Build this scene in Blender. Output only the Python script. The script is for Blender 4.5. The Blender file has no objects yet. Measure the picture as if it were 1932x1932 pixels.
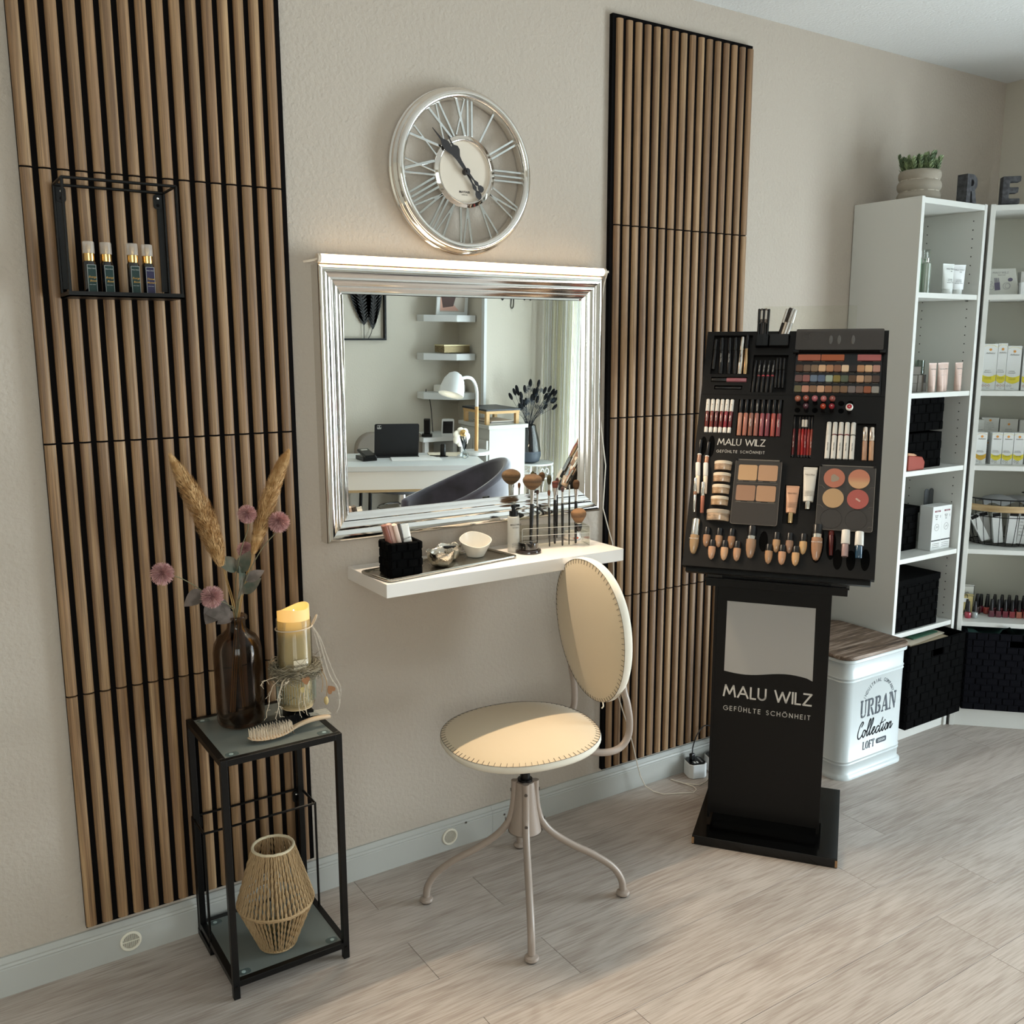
import bpy, math, random
from mathutils import Vector, Matrix, Euler
S = bpy.context.scene
COL = S.collection
PI = math.pi
rad = math.radians
random.seed(7)

# ------------------------------------------------------------------ camera, world, lights, exposure
cam = bpy.data.objects.new('camera', bpy.data.cameras.new('camera'))
COL.objects.link(cam)
_y, _p, _r = 0.5796, -0.1742, -0.0026
_f = Vector((math.sin(_y)*math.cos(_p), math.cos(_y)*math.cos(_p), math.sin(_p)))
_rt = Vector((math.cos(_y), -math.sin(_y), 0))
_up = _rt.cross(_f)
_rt, _up = _rt*math.cos(_r)+_up*math.sin(_r), -_rt*math.sin(_r)+_up*math.cos(_r)
cam.matrix_world = Matrix(((_rt.x, _up.x, -_f.x, 0.048), (_rt.y, _up.y, -_f.y, -2.351), (_rt.z, _up.z, -_f.z, 1.514), (0, 0, 0, 1)))
cam.data.sensor_width = 36
cam.data.lens = 36*1785.6/1932
cam.data.clip_start = 0.02
S.camera = cam
S.view_settings.view_transform = 'Standard'
S.view_settings.look = 'None'
S.view_settings.gamma = 1
S.view_settings.use_curve_mapping = False
S.view_settings.exposure = 0.62
try:
    S.cycles.use_denoising = True
    S.cycles.max_bounces = 8
    S.cycles.diffuse_bounces = 4
    S.cycles.glossy_bounces = 4
    S.cycles.transmission_bounces = 6
    S.cycles.transparent_max_bounces = 12
    S.cycles.caustics_refractive = False
    S.cycles.blur_glossy = 0.5
    S.cycles.sample_clamp_indirect = 6
except Exception:
    pass
W = bpy.data.worlds.new('sky'); S.world = W; W.use_nodes = True
bg = W.node_tree.nodes['Background']
bg.inputs[0].default_value = (0.72, 0.86, 1.0, 1)
bg.inputs[1].default_value = 1.6

def area(name, loc, rot, sx, sy, power, col):
    l = bpy.data.lights.new(name, 'AREA'); l.shape = 'RECTANGLE'; l.size = sx; l.size_y = sy
    l.energy = power; l.color = col
    o = bpy.data.objects.new(name, l); COL.objects.link(o); o.location = loc; o.rotation_euler = rot
    return o
# daylight entering by the glazed door in the right wall, plus fill light added at a made-up window out of view
area('daylight_window_1', (4.20, -2.1, 1.0), (0, rad(102), 0), 2.1, 1.75, 138, (0.84, 0.93, 1.0))
area('added_fill_light', (-0.45, -3.80, 1.45), (rad(100), 0, 0), 1.7, 1.5, 29, (1.0, 0.93, 0.84))

# ------------------------------------------------------------------ materials
def lin(h):
    if isinstance(h, str):
        h = h.lstrip('#'); c = [int(h[i:i+2], 16)/255 for i in (0, 2, 4)]
        return tuple(((x+.055)/1.055)**2.4 if x > .04045 else x/12.92 for x in c)
    return tuple(h)
_M = {}
def mat(name, col='#808080', rough=.5, metal=0, trans=0, emit=None, es=0, alpha=1, coat=0, ior=1.45, spec=.5,
        var=None, bump=None, sheen=0, sss=0):
    """var=(colour2, (sx,sy,sz), detail, lo, hi)  bump=(strength, (sx,sy,sz))"""
    if name in _M: return _M[name]
    m = bpy.data.materials.new(name); m.use_nodes = True
    nt = m.node_tree; b = nt.nodes['Principled BSDF']; I = b.inputs
    I['Base Color'].default_value = (*lin(col), 1); I['Roughness'].default_value = rough
    I['Metallic'].default_value = metal; I['IOR'].default_value = ior
    I['Transmission Weight'].default_value = trans; I['Alpha'].default_value = alpha
    I['Coat Weight'].default_value = coat; I['Specular IOR Level'].default_value = spec
    I['Sheen Weight'].default_value = sheen
    if sss:
        I['Subsurface Weight'].default_value = sss; I['Subsurface Radius'].default_value = (.02, .01, .005)
    if emit:
        I['Emission Color'].default_value = (*lin(emit), 1); I['Emission Strength'].default_value = es
    tc = None
    def noise(scale, detail, space='Object'):
        nonlocal tc
        if tc is None: tc = nt.nodes.new('ShaderNodeTexCoord')
        mp = nt.nodes.new('ShaderNodeMapping'); mp.inputs['Scale'].default_value = scale
        nt.links.new(tc.outputs[space], mp.inputs[0])
        n = nt.nodes.new('ShaderNodeTexNoise'); n.inputs['Scale'].default_value = 1; n.inputs['Detail'].default_value = detail
        nt.links.new(mp.outputs[0], n.inputs[0]); return n
    if var:
        n = noise(var[1], var[2]); r = nt.nodes.new('ShaderNodeMapRange')
        r.inputs[1].default_value = var[3]; r.inputs[2].default_value = var[4]
        nt.links.new(n.outputs[0], r.inputs[0])
        x = nt.nodes.new('ShaderNodeMix'); x.data_type = 'RGBA'
        x.inputs[6].default_value = (*lin(col), 1); x.inputs[7].default_value = (*lin(var[0]), 1)
        nt.links.new(r.outputs[0], x.inputs[0]); nt.links.new(x.outputs[2], I['Base Color'])
    if bump:
        n = noise(bump[1], 3); bp = nt.nodes.new('ShaderNodeBump'); bp.inputs['Strength'].default_value = bump[0]
        bp.inputs['Distance'].default_value = bump[2] if len(bump) > 2 else .002
        nt.links.new(n.outputs[0], bp.inputs['Height']); nt.links.new(bp.outputs[0], I['Normal'])
    _M[name] = m
    return m

def glassy(name, col, rough=.03, mixf=1.0, spec=1.0):
    """thin clear sheet: mostly see-through, reflecting at grazing angles"""
    if name in _M: return _M[name]
    m = bpy.data.materials.new(name); m.use_nodes = True; nt = m.node_tree
    nt.nodes.clear()
    o = nt.nodes.new('ShaderNodeOutputMaterial'); t = nt.nodes.new('ShaderNodeBsdfTransparent'); g = nt.nodes.new('ShaderNodeBsdfGlossy')
    t.inputs[0].default_value = (*lin(col), 1)
    g.inputs['Color'].default_value = (spec, spec, spec, 1); g.inputs['Roughness'].default_value = rough
    mx = nt.nodes.new('ShaderNodeMixShader'); fr = nt.nodes.new('ShaderNodeFresnel'); fr.inputs[0].default_value = 1.45
    ad = nt.nodes.new('ShaderNodeMath'); ad.operation = 'MULTIPLY_ADD'; ad.inputs[1].default_value = .5; ad.inputs[2].default_value = 1-mixf; ad.use_clamp = True
    nt.links.new(fr.outputs[0], ad.inputs[0]); nt.links.new(ad.outputs[0], mx.inputs[0])
    nt.links.new(t.outputs[0], mx.inputs[1]); nt.links.new(g.outputs[0], mx.inputs[2]); nt.links.new(mx.outputs[0], o.inputs[0])
    _M[name] = m
    return m

def wood(name, c1, c2, c3, scale=(60, 60, 3), rough=.55, per_obj=.25, bump=.15, fine=(400, 400, 8)):
    """straight grain along local z (scale small on the grain axis), shade shifted per piece"""
    if name in _M: return _M[name]
    m = bpy.data.materials.new(name); m.use_nodes = True; nt = m.node_tree; N = nt.nodes; L = nt.links
    b = N['Principled BSDF']; b.inputs['Roughness'].default_value = rough
    tc = N.new('ShaderNodeTexCoord'); oi = N.new('ShaderNodeObjectInfo')
    ad = N.new('ShaderNodeVectorMath'); ad.operation = 'ADD'
    sc = N.new('ShaderNodeVectorMath'); sc.operation = 'SCALE'; sc.inputs['Scale'].default_value = 7.3
    cx = N.new('ShaderNodeCombineXYZ')
    for k in range(3): L.new(oi.outputs['Random'], cx.inputs[k])
    L.new(cx.outputs[0], sc.inputs[0]); L.new(tc.outputs['Object'], ad.inputs[0]); L.new(sc.outputs[0], ad.inputs[1])
    def nz(s, d, dist=0):
        mp = N.new('ShaderNodeMapping'); mp.inputs['Scale'].default_value = s; L.new(ad.outputs[0], mp.inputs[0])
        n = N.new('ShaderNodeTexNoise'); n.inputs['Scale'].default_value = 1; n.inputs['Detail'].default_value = d
        n.inputs['Distortion'].default_value = dist; L.new(mp.outputs[0], n.inputs[0]); return n
    n1 = nz(scale, 4, .6); n2 = nz(fine, 2)
    cr = N.new('ShaderNodeValToRGB'); e = cr.color_ramp.elements
    e[0].position = .3; e[0].color = (*lin(c1), 1); e[1].position = .72; e[1].color = (*lin(c3), 1)
    k = e.new(.5); k.color = (*lin(c2), 1)
    L.new(n1.outputs[0], cr.inputs[0])
    mr = N.new('ShaderNodeMapRange'); mr.inputs[1].default_value = .35; mr.inputs[2].default_value = .65
    mr.inputs[3].default_value = .66; mr.inputs[4].default_value = 1.10; L.new(n2.outputs[0], mr.inputs[0])
    m2 = N.new('ShaderNodeMapRange'); m2.inputs[3].default_value = 1-per_obj/2; m2.inputs[4].default_value = 1+per_obj/2
    L.new(oi.outputs['Random'], m2.inputs[0])
    mu = N.new('ShaderNodeMath'); mu.operation = 'MULTIPLY'; L.new(mr.outputs[0], mu.inputs[0]); L.new(m2.outputs[0], mu.inputs[1])
    vm = N.new('ShaderNodeVectorMath'); vm.operation = 'SCALE'; L.new(cr.outputs[0], vm.inputs[0]); L.new(mu.outputs[0], vm.inputs['Scale'])
    L.new(vm.outputs[0], b.inputs['Base Color'])
    bp = N.new('ShaderNodeBump'); bp.inputs['Strength'].default_value = bump; bp.inputs['Distance'].default_value = .0008
    L.new(n2.outputs[0], bp.inputs['Height']); L.new(bp.outputs[0], b.inputs['Normal'])
    _M[name] = m
    return m

def plank_mat():
    if 'oak_plank' in _M: return _M['oak_plank']
    m = bpy.data.materials.new('oak_plank'); m.use_nodes = True; nt = m.node_tree; N = nt.nodes; L = nt.links
    b = N['Principled BSDF']; b.inputs['Roughness'].default_value = .42
    tc = N.new('ShaderNodeTexCoord'); oi = N.new('ShaderNodeObjectInfo')
    cx = N.new('ShaderNodeCombineXYZ')
    for k in range(3): L.new(oi.outputs['Random'], cx.inputs[k])
    sc = N.new('ShaderNodeVectorMath'); sc.operation = 'SCALE'; sc.inputs['Scale'].default_value = 31.0; L.new(cx.outputs[0], sc.inputs[0])
    ad = N.new('ShaderNodeVectorMath'); ad.operation = 'ADD'; L.new(tc.outputs['Object'], ad.inputs[0]); L.new(sc.outputs[0], ad.inputs[1])
    def mp(s):
        q = N.new('ShaderNodeMapping'); q.inputs['Scale'].default_value = s; L.new(ad.outputs[0], q.inputs[0]); return q
    def nz(s, d, dist=0, r=.5):
        n = N.new('ShaderNodeTexNoise'); n.inputs['Scale'].default_value = 1; n.inputs['Detail'].default_value = d
        n.inputs['Distortion'].default_value = dist; n.inputs['Roughness'].default_value = r; L.new(mp(s).outputs[0], n.inputs[0]); return n
    # cathedral grain: rings of a stretched noise
    n0 = nz((1.1, 6.5, 1), 2, .6)
    w = N.new('ShaderNodeMath'); w.operation = 'MULTIPLY'; w.inputs[1].default_value = 60; L.new(n0.outputs[0], w.inputs[0])
    fr = N.new('ShaderNodeMath'); fr.operation = 'SINE'; L.new(w.outputs[0], fr.inputs[0])
    n1 = nz((9, 230, 1), 4, .3, .6)
    n2 = nz((2.0, 11, 1), 5, .8, .6)
    kn = N.new('ShaderNodeTexVoronoi'); kn.inputs['Scale'].default_value = 1; L.new(mp((2.4, 5.5, 1)).outputs[0], kn.inputs[0])
    kr = N.new('ShaderNodeMapRange'); kr.inputs[1].default_value = .015; kr.inputs[2].default_value = .16; L.new(kn.outputs['Distance'], kr.inputs[0])
    a1 = N.new('ShaderNodeMath'); a1.operation = 'MULTIPLY_ADD'; a1.inputs[1].default_value = .045; L.new(fr.outputs[0], a1.inputs[0]); L.new(n1.outputs[0], a1.inputs[2])
    a2 = N.new('ShaderNodeMath'); a2.operation = 'MULTIPLY_ADD'; a2.inputs[1].default_value = .42; L.new(n2.outputs[0], a2.inputs[0]); L.new(a1.outputs[0], a2.inputs[2])
    a3 = N.new('ShaderNodeMath'); a3.operation = 'MULTIPLY_ADD'; a3.inputs[1].default_value = .16; L.new(kr.outputs[0], a3.inputs[0]); L.new(a2.outputs[0], a3.inputs[2])
    cr = N.new('ShaderNodeValToRGB'); e = cr.color_ramp.elements
    e[0].position = .50; e[0].color = (*lin('#84776e'), 1); e[1].position = 1.08; e[1].color = (*lin('#b6aba2'), 1)
    k = e.new(.76); k.color = (*lin('#a09389'), 1); k = e.new(.88); k.color = (*lin('#aba096'), 1)
    L.new(a3.outputs[0], cr.inputs[0])
    m2 = N.new('ShaderNodeMapRange'); m2.inputs[3].default_value = .94; m2.inputs[4].default_value = 1.06; L.new(oi.outputs['Random'], m2.inputs[0])
    vm = N.new('ShaderNodeVectorMath'); vm.operation = 'SCALE'; L.new(cr.outputs[0], vm.inputs[0]); L.new(m2.outputs[0], vm.inputs['Scale'])
    L.new(vm.outputs[0], b.inputs['Base Color'])
    bp = N.new('ShaderNodeBump'); bp.inputs['Strength'].default_value = .25; bp.inputs['Distance'].default_value = .001
    L.new(n1.outputs[0], bp.inputs['Height']); L.new(bp.outputs[0], b.inputs['Normal'])
    _M['oak_plank'] = m
    return m

# ------------------------------------------------------------------ mesh helpers
class MB:
    def __init__(s): s.v = []; s.f = []
    def add(s, vs, fs, M=None):
        n = len(s.v)
        s.v += [tuple(M @ Vector(p)) if M is not None else tuple(p) for p in vs]
        s.f += [tuple(i+n for i in f) for f in fs]
        return s
    def box(s, x0, x1, y0, y1, z0, z1, M=None):
        vs = [(x, y, z) for z in (z0, z1) for y in (y0, y1) for x in (x0, x1)]
        return s.add(vs, [(0, 2, 3, 1), (4, 5, 7, 6), (0, 1, 5, 4), (2, 6, 7, 3), (0, 4, 6, 2), (1, 3, 7, 5)], M)
    def lathe(s, prof, n=24, M=None, cap=True, closed=False):
        """prof: (r, z) from bottom to top"""
        vs = []; fs = []
        for r, z in prof:
            for k in range(n):
                a = 2*PI*k/n; vs.append((r*math.cos(a), r*math.sin(a), z))
        m = len(prof)
        for i in range(m if closed else m-1):
            j = (i+1) % m
            for k in range(n):
                l = (k+1) % n; fs.append((i*n+k, i*n+l, j*n+l, j*n+k))
        if cap and not closed:
            if prof[0][0] > 1e-6: fs.append(tuple(range(n-1, -1, -1)))
            if prof[-1][0] > 1e-6: fs.append(tuple((m-1)*n+k for k in range(n)))
        return s.add(vs, fs, M)
    def cyl(s, r, z0, z1, n=20, M=None, r2=None): return s.lathe([(r, z0), (r if r2 is None else r2, z1)], n, M)
    def tube(s, pts, r, n=8, closed=False, cap=True):
        pts = [Vector(p) for p in pts]; m = len(pts)
        rs = r if isinstance(r, (list, tuple)) else [r]*m
        vs = []; fs = []; up = None
        for i, p in enumerate(pts):
            if closed: d = pts[(i+1) % m]-pts[i-1]
            else: d = pts[min(i+1, m-1)]-pts[max(i-1, 0)]
            d.normalize()
            if up is None:
                up = Vector((0, 0, 1)) if abs(d.z) < .9 else Vector((1, 0, 0))
            a = (up-d*up.dot(d))
            if a.length < 1e-5: a = d.orthogonal()
            a.normalize(); up = a; b = d.cross(a)
            for k in range(n):
                t = 2*PI*k/n; vs.append(p+(a*math.cos(t)+b*math.sin(t))*rs[i])
        for i in range(m if closed else m-1):
            j = (i+1) % m
            for k in range(n):
                l = (k+1) % n; fs.append((i*n+k, i*n+l, j*n+l, j*n+k))
        if cap and not closed:
            fs.append(tuple(range(n-1, -1, -1))); fs.append(tuple((m-1)*n+k for k in range(n)))
        return s.add(vs, fs)
    def prism(s, pts, z0, z1, M=None):
        """pts: 2-D outline (x, y), counter-clockwise, extruded along z"""
        n = len(pts)
        vs = [(x, y, z0) for x, y in pts]+[(x, y, z1) for x, y in pts]
        fs = [tuple(range(n-1, -1, -1)), tuple(range(n, 2*n))]+[(i, (i+1) % n, n+(i+1) % n, n+i) for i in range(n)]
        return s.add(vs, fs, M)
    def bar(s, a, b, w, h=None, n=4):
        """square bar from a to b"""
        a = Vector(a); b = Vector(b); h = h or w; d = (b-a).normalized()
        up = Vector((0, 0, 1)) if abs(d.z) < .95 else Vector((0, 1, 0))
        x = d.cross(up).normalized(); y = x.cross(d)
        vs = [p+x*sx*w/2+y*sy*h/2 for p in (a, b) for sx, sy in ((-1, -1), (1, -1), (1, 1), (-1, 1))]
        return s.add(vs, [(3, 2, 1, 0), (4, 5, 6, 7), (0, 1, 5, 4), (1, 2, 6, 5), (2, 3, 7, 6), (3, 0, 4, 7)])
    def sphere(s, r, c=(0, 0, 0), n=12, m=8, sc=(1, 1, 1), M=None):
        prof = [(r*math.cos(t), r*math.sin(t)) for t in [-PI/2+PI*i/m for i in range(m+1)]]
        T = Matrix.Translation(c) @ Matrix.Diagonal((*sc, 1))
        if M is not None: T = M @ T
        return s.lathe([(max(q[0], 1e-5), q[1]) for q in prof], n, T, cap=False)

def rrect(w, h, r, n=4, cx=0, cy=0):
    o = []
    for sx, sy, a0 in ((1, -1, -90), (1, 1, 0), (-1, 1, 90), (-1, -1, 180)):
        for i in range(n+1):
            a = rad(a0+90*i/n); o.append((cx+sx*(w/2-r)+r*math.cos(a), cy+sy*(h/2-r)+r*math.sin(a)))
    return o

def obj(name, mb, m, parent=None, smooth=35, bevel=0, bseg=2, subd=0, **props):
    me = bpy.data.meshes.new(name); me.from_pydata([tuple(v) for v in mb.v], [], mb.f); me.update()
    me.materials.append(m)
    if smooth:
        me.shade_smooth(); me.set_sharp_from_angle(angle=rad(smooth))
    o = bpy.data.objects.new(name, me); COL.objects.link(o)
    if bevel:
        b = o.modifiers.new('bevel', 'BEVEL'); b.width = bevel; b.segments = bseg; b.limit_method = 'ANGLE'; b.angle_limit = rad(40)
    if subd:
        d = o.modifiers.new('subd', 'SUBSURF'); d.levels = subd; d.render_levels = subd
    if parent is not None: o.parent = parent
    for k, v in props.items(): o[k] = v
    return o

def thing(name, label, cat, loc=(0, 0, 0), rot=(0, 0, 0), group=None, M=None):
    o = bpy.data.objects.new(name, None); COL.objects.link(o); o.empty_display_size = .05
    if M is not None: o.matrix_world = M
    else: o.location = loc; o.rotation_euler = rot
    o['label'] = label; o['category'] = cat
    if group: o['group'] = group
    return o
def tag(o, label, cat, group=None):
    o['label'] = label; o['category'] = cat
    if group: o['group'] = group
    return o
def struct(name, mb, m, parent=None, **k):
    o = obj(name, mb, m, parent, **k)
    if parent is None: o['kind'] = 'structure'
    return o
def dup(root, loc=None, rot=None, label=None, M=None):
    r = root.copy(); COL.objects.link(r)
    if M is not None: r.matrix_world = M
    if loc is not None: r.location = loc
    if rot is not None: r.rotation_euler = rot
    if label: r['label'] = label
    for ch in list(root.children):
        c = ch.copy(); COL.objects.link(c); c.parent = r
        for g in list(ch.children):
            d = g.copy(); COL.objects.link(d); d.parent = c
    return r
T = Matrix.Translation
def RX(a): return Matrix.Rotation(rad(a), 4, 'X')
def RY(a): return Matrix.Rotation(rad(a), 4, 'Y')
def RZ(a): return Matrix.Rotation(rad(a), 4, 'Z')
def text(name, body, size, m, parent, M, align='CENTER', bold=0, sx=1, shear=0, space=1, **props):
    cu = bpy.data.curves.new('t', 'FONT'); cu.body = body; cu.size = size; cu.extrude = .0002; cu.offset = bold
    cu.align_x = align; cu.align_y = 'CENTER'; cu.shear = shear; cu.space_character = space; cu.resolution_u = 2
    t = bpy.data.objects.new('t', cu); COL.objects.link(t)
    me = bpy.data.meshes.new_from_object(t); bpy.data.objects.remove(t); bpy.data.curves.remove(cu)
    me.transform(M @ Matrix.Diagonal((sx, 1, 1, 1))); me.materials.clear(); me.materials.append(m)
    o = bpy.data.objects.new(name, me); COL.objects.link(o); o.parent = parent
    for k, v in props.items(): o[k] = v
    return o
# a light geometric stroke alphabet, unit height
def _arc(cx, cy, r, a0, a1, n=10, ry=None):
    return [(cx+r*math.cos(rad(a0+(a1-a0)*i/n)), cy+(ry or r)*math.sin(rad(a0+(a1-a0)*i/n))) for i in range(n+1)]
GLY = {
 'M': (1.0, [[(0, 0), (.16, 1), (.5, .22), (.84, 1), (1, 0)]]), 'A': (.86, [[(0, 0), (.43, 1), (.86, 0)], [(.15, .34), (.71, .34)]]),
 'L': (.42, [[(0, 1), (0, 0), (.42, 0)]]), 'U': (.62, [[(0, 1), (0, .31)]+_arc(.31, .31, .31, 180, 360)+[(.62, 1)]]),
 'W': (1.25, [[(0, 1), (.31, 0), (.625, .9), (.94, 0), (1.25, 1)]]), 'I': (0, [[(0, 0), (0, 1)]]),
 'Z': (.66, [[(.03, 1), (.66, 1), (0, 0), (.66, 0)]]), 'G': (.92, [_arc(.5, .5, .5, 48, 360, 22)+[(.56, .5)]]),
 'E': (.46, [[(.46, 1), (0, 1), (0, 0), (.46, 0)], [(0, .52), (.43, .52)]]), 'F': (.44, [[(.44, 1), (0, 1), (0, 0)], [(0, .52), (.42, .52)]]),
 'Ü': (.62, [[(0, 1), (0, .31)]+_arc(.31, .31, .31, 180, 360)+[(.62, 1)], [(.16, 1.18), (.16, 1.26)], [(.46, 1.18), (.46, 1.26)]]),
 'H': (.64, [[(0, 0), (0, 1)], [(.64, 0), (.64, 1)], [(0, .53), (.64, .53)]]), 'T': (.56, [[(0, 1), (.56, 1)], [(.28, 1), (.28, 0)]]),
 'S': (.46, [_arc(.23, .76, .21, 30, 270, 12, .24)+_arc(.23, .26, .22, 90, -150, 12, .26)]), 'C': (.82, [_arc(.5, .5, .5, 48, 312, 18)]),
 'Ö': (1.0, [_arc(.5, .5, .5, 0, 360, 26), [(.34, 1.18), (.34, 1.26)], [(.66, 1.18), (.66, 1.26)]]), 'N': (.68, [[(0, 0), (0, 1), (.68, 0), (.68, 1)]]),
 'O': (1.0, [_arc(.5, .5, .5, 0, 360, 26)]), 'D': (.7, [[(0, 0), (0, 1), (.2, 1)]+_arc(.2, .5, .5, 90, -90, 12)+[(0, 0)]]),
 'R': (.52, [[(0, 0), (0, 1), (.25, 1)]+_arc(.25, .74, .26, 90, -90, 8)+[(0, .48)], [(.22, .48), (.52, 0)]]),
 'P': (.52, [[(0, 0), (0, 1), (.25, 1)]+_arc(.25, .74, .26, 90, -90, 8)+[(0, .48)]]), 'Y': (.7, [[(0, 1), (.35, .5), (.7, 1)], [(.35, .5), (.35, 0)]]),
 ' ': (.32, [])}
def strokes(lines, w, M, mb, t=.0004):
    """flat ribbons of width w along 2-D polylines"""
    for L in lines:
        for i in range(len(L)-1):
            a = Vector(L[i]); b = Vector(L[i+1]); d = b-a
            if d.length < 1e-7: continue
            d.normalize(); n = Vector((-d.y, d.x))*w/2; e = d*w*.35
            p = [a-e-n, b+e-n, b+e+n, a-e+n]
            mb.add([(q.x, q.y, 0) for q in p]+[(q.x, q.y, t) for q in p], [(3, 2, 1, 0), (4, 5, 6, 7), (0, 1, 5, 4), (1, 2, 6, 5), (2, 3, 7, 6), (3, 0, 4, 7)], M)
def word(body, h, w, width, M, mb, gap=.2):
    """word drawn with the stroke alphabet, centred, fitted to a width"""
    tot = sum(GLY[c][0]+gap for c in body)-gap; sp = (width/h-tot)/(len(body)-1) if width else 0
    x = -(tot+sp*(len(body)-1))/2*h
    for c in body:
        gw, ls = GLY[c]
        strokes([[(x+q[0]*h, q[1]*h) for q in l] for l in ls], w, M, mb); x += (gw+gap+sp)*h
# ------------------------------------------------------------------ the room
XL, XR, YB, H = -1.6, 4.03, -3.65, 2.573
wallm = mat('wall_paint', '#b9aea1', .9, bump=(.8, (85, 85, 85), .004), spec=.2)
wallw = mat('wall_paint_pale', '#cfc8ba', .9, bump=(.4, (95, 95, 95), .003), spec=.2)
ceilm = mat('ceiling_paint', '#d8d8d5', .95, bump=(.8, (130, 130, 130), .004), spec=.1)
trimm = mat('trim_paint', '#b2b2ac', .45)
white = mat('white_lacquer', '#dbdddc', .35)
whitem = mat('white_matt', '#ece9e2', .5)
black = mat('black_metal', '#060606', .4, spec=.35)
blackp = mat('black_plastic', '#060505', .28, spec=.4)
chrome = mat('chrome', '#eeeeee', .07, 1)
struct('wall_back', MB().box(XL-.1, XR+.1, 0, .12, -.05, H+.05), wallm, smooth=0)
struct('wall_left', MB().box(XL-.12, XL, YB-.1, .1, -.05, H+.05), wallw, smooth=0)
w = MB()
for x0, x1, z0, z1 in ((XL, -1.3, 0, H), (.4, XR, 0, H), (-1.3, .4, 0, .75), (-1.3, .4, 2.25, H)): w.box(x0, x1, YB-.12, YB, z0, z1)
struct('wall_front', w, wallw, smooth=0)
w = MB()
for y0, y1, z0, z1 in ((YB, -3.02, 0, H), (-1.20, 0, 0, H), (-3.02, -1.20, 0, .06), (-3.02, -1.20, 2.28, H)): w.box(XR, XR+.12, y0, y1, z0, z1)
struct('wall_right', w, wallw, smooth=0)
struct('wall_projection', MB().box(3.49, XR, YB, -3.3, 0, H), wallw, smooth=0)
struct('trim_1', MB().box(3.478, 3.50, -3.32, -3.285, 0, H), white, smooth=0, bevel=.002)
struct('ceiling', MB().box(XL-.1, XR+.1, YB-.1, .1, H, H+.08), ceilm, smooth=0)
fl = struct('floor', MB().box(XL-.1, XR+.1, YB-.1, .1, -.06, -.0085), mat('joint', '#4a423a', .9), smooth=0)
pm = plank_mat()
PW, PL = .1705, 1.2
ends = [1.03, 1.327, 1.03, 1.33, 1.05, 1.354, 1.07]
_pl = {}
for r in range(22):
    y1 = -.0125-PW*(r-0); y0 = y1-PW
    if r == 21: y0 = YB
    if y1 <= YB: break
    e = ends[r] if r < 7 else [1.36, 1.05][r % 2]+random.uniform(-.05, .05)
    xs = [e+PL*k for k in range(-4, 5)]
    xs = [XL]+[x for x in xs if XL+.02 < x < XR-.02]+[XR]
    for i in range(len(xs)-1):
        x0, x1 = xs[i], xs[i+1]; g = .0006
        key = (round(x1-x0, 3), round(y1-y0, 4))
        if key not in _pl:
            a, b = (x1-x0)/2-g, (y1-y0)/2-g; c = .0002
            m = MB(); vs = [(-a, -b, -.0085), (a, -b, -.0085), (a, b, -.0085), (-a, b, -.0085), (-a, -b, -c), (a, -b, -c), (a, b, -c), (-a, b, -c), (-a+c, -b+c, 0), (a-c, -b+c, 0), (a-c, b-c, 0), (-a+c, b-c, 0)]
            m.add(vs, [(0, 1, 5, 4), (1, 2, 6, 5), (2, 3, 7, 6), (3, 0, 4, 7), (4, 5, 9, 8), (5, 6, 10, 9), (6, 7, 11, 10), (7, 4, 8, 11), (8, 9, 10, 11)])
            o = obj('plank', m, pm, fl, smooth=0); _pl[key] = o.data
        else:
            o = bpy.data.objects.new('plank', _pl[key]); COL.objects.link(o); o.parent = fl
        o.location = ((x0+x1)/2, (y0+y1)/2, 0)
# baseboards with a moulded top, extruded along x
def board(name, p0, p1, side):
    pr = [(0, 0), (.016, 0), (.016, .068), (.014, .070), (.0155, .074), (.013, .079), (.0145, .084), (.010, .090), (.006, .095), (0, .095)]
    p0 = Vector(p0); p1 = Vector(p1); n = Vector(side); vs = []
    for p in (p0, p1):
        for a, z in pr: vs.append(p+n*a+Vector((0, 0, z)))
    k = len(pr); fs = [tuple(range(k)), tuple(range(2*k-1, k-1, -1))]+[(i, k+i, k+(i+1) % k, (i+1) % k) for i in range(k)]
    return struct(name, MB().add(vs, fs), trimm, smooth=25)
board('baseboard_back', (XL, 0, 0), (1.50, 0, 0), (0, -1, 0))
board('baseboard_back', (1.5006, 0, 0), (3.10, 0, 0), (0, -1, 0))
board('baseboard_front', (XL, YB, 0), (3.49, YB, 0), (0, 1, 0))
board('baseboard_left', (XL, YB, 0), (XL, 0, 0), (1, 0, 0))
vm = mat('vent_plastic', '#e2dccb', .5)
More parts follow.
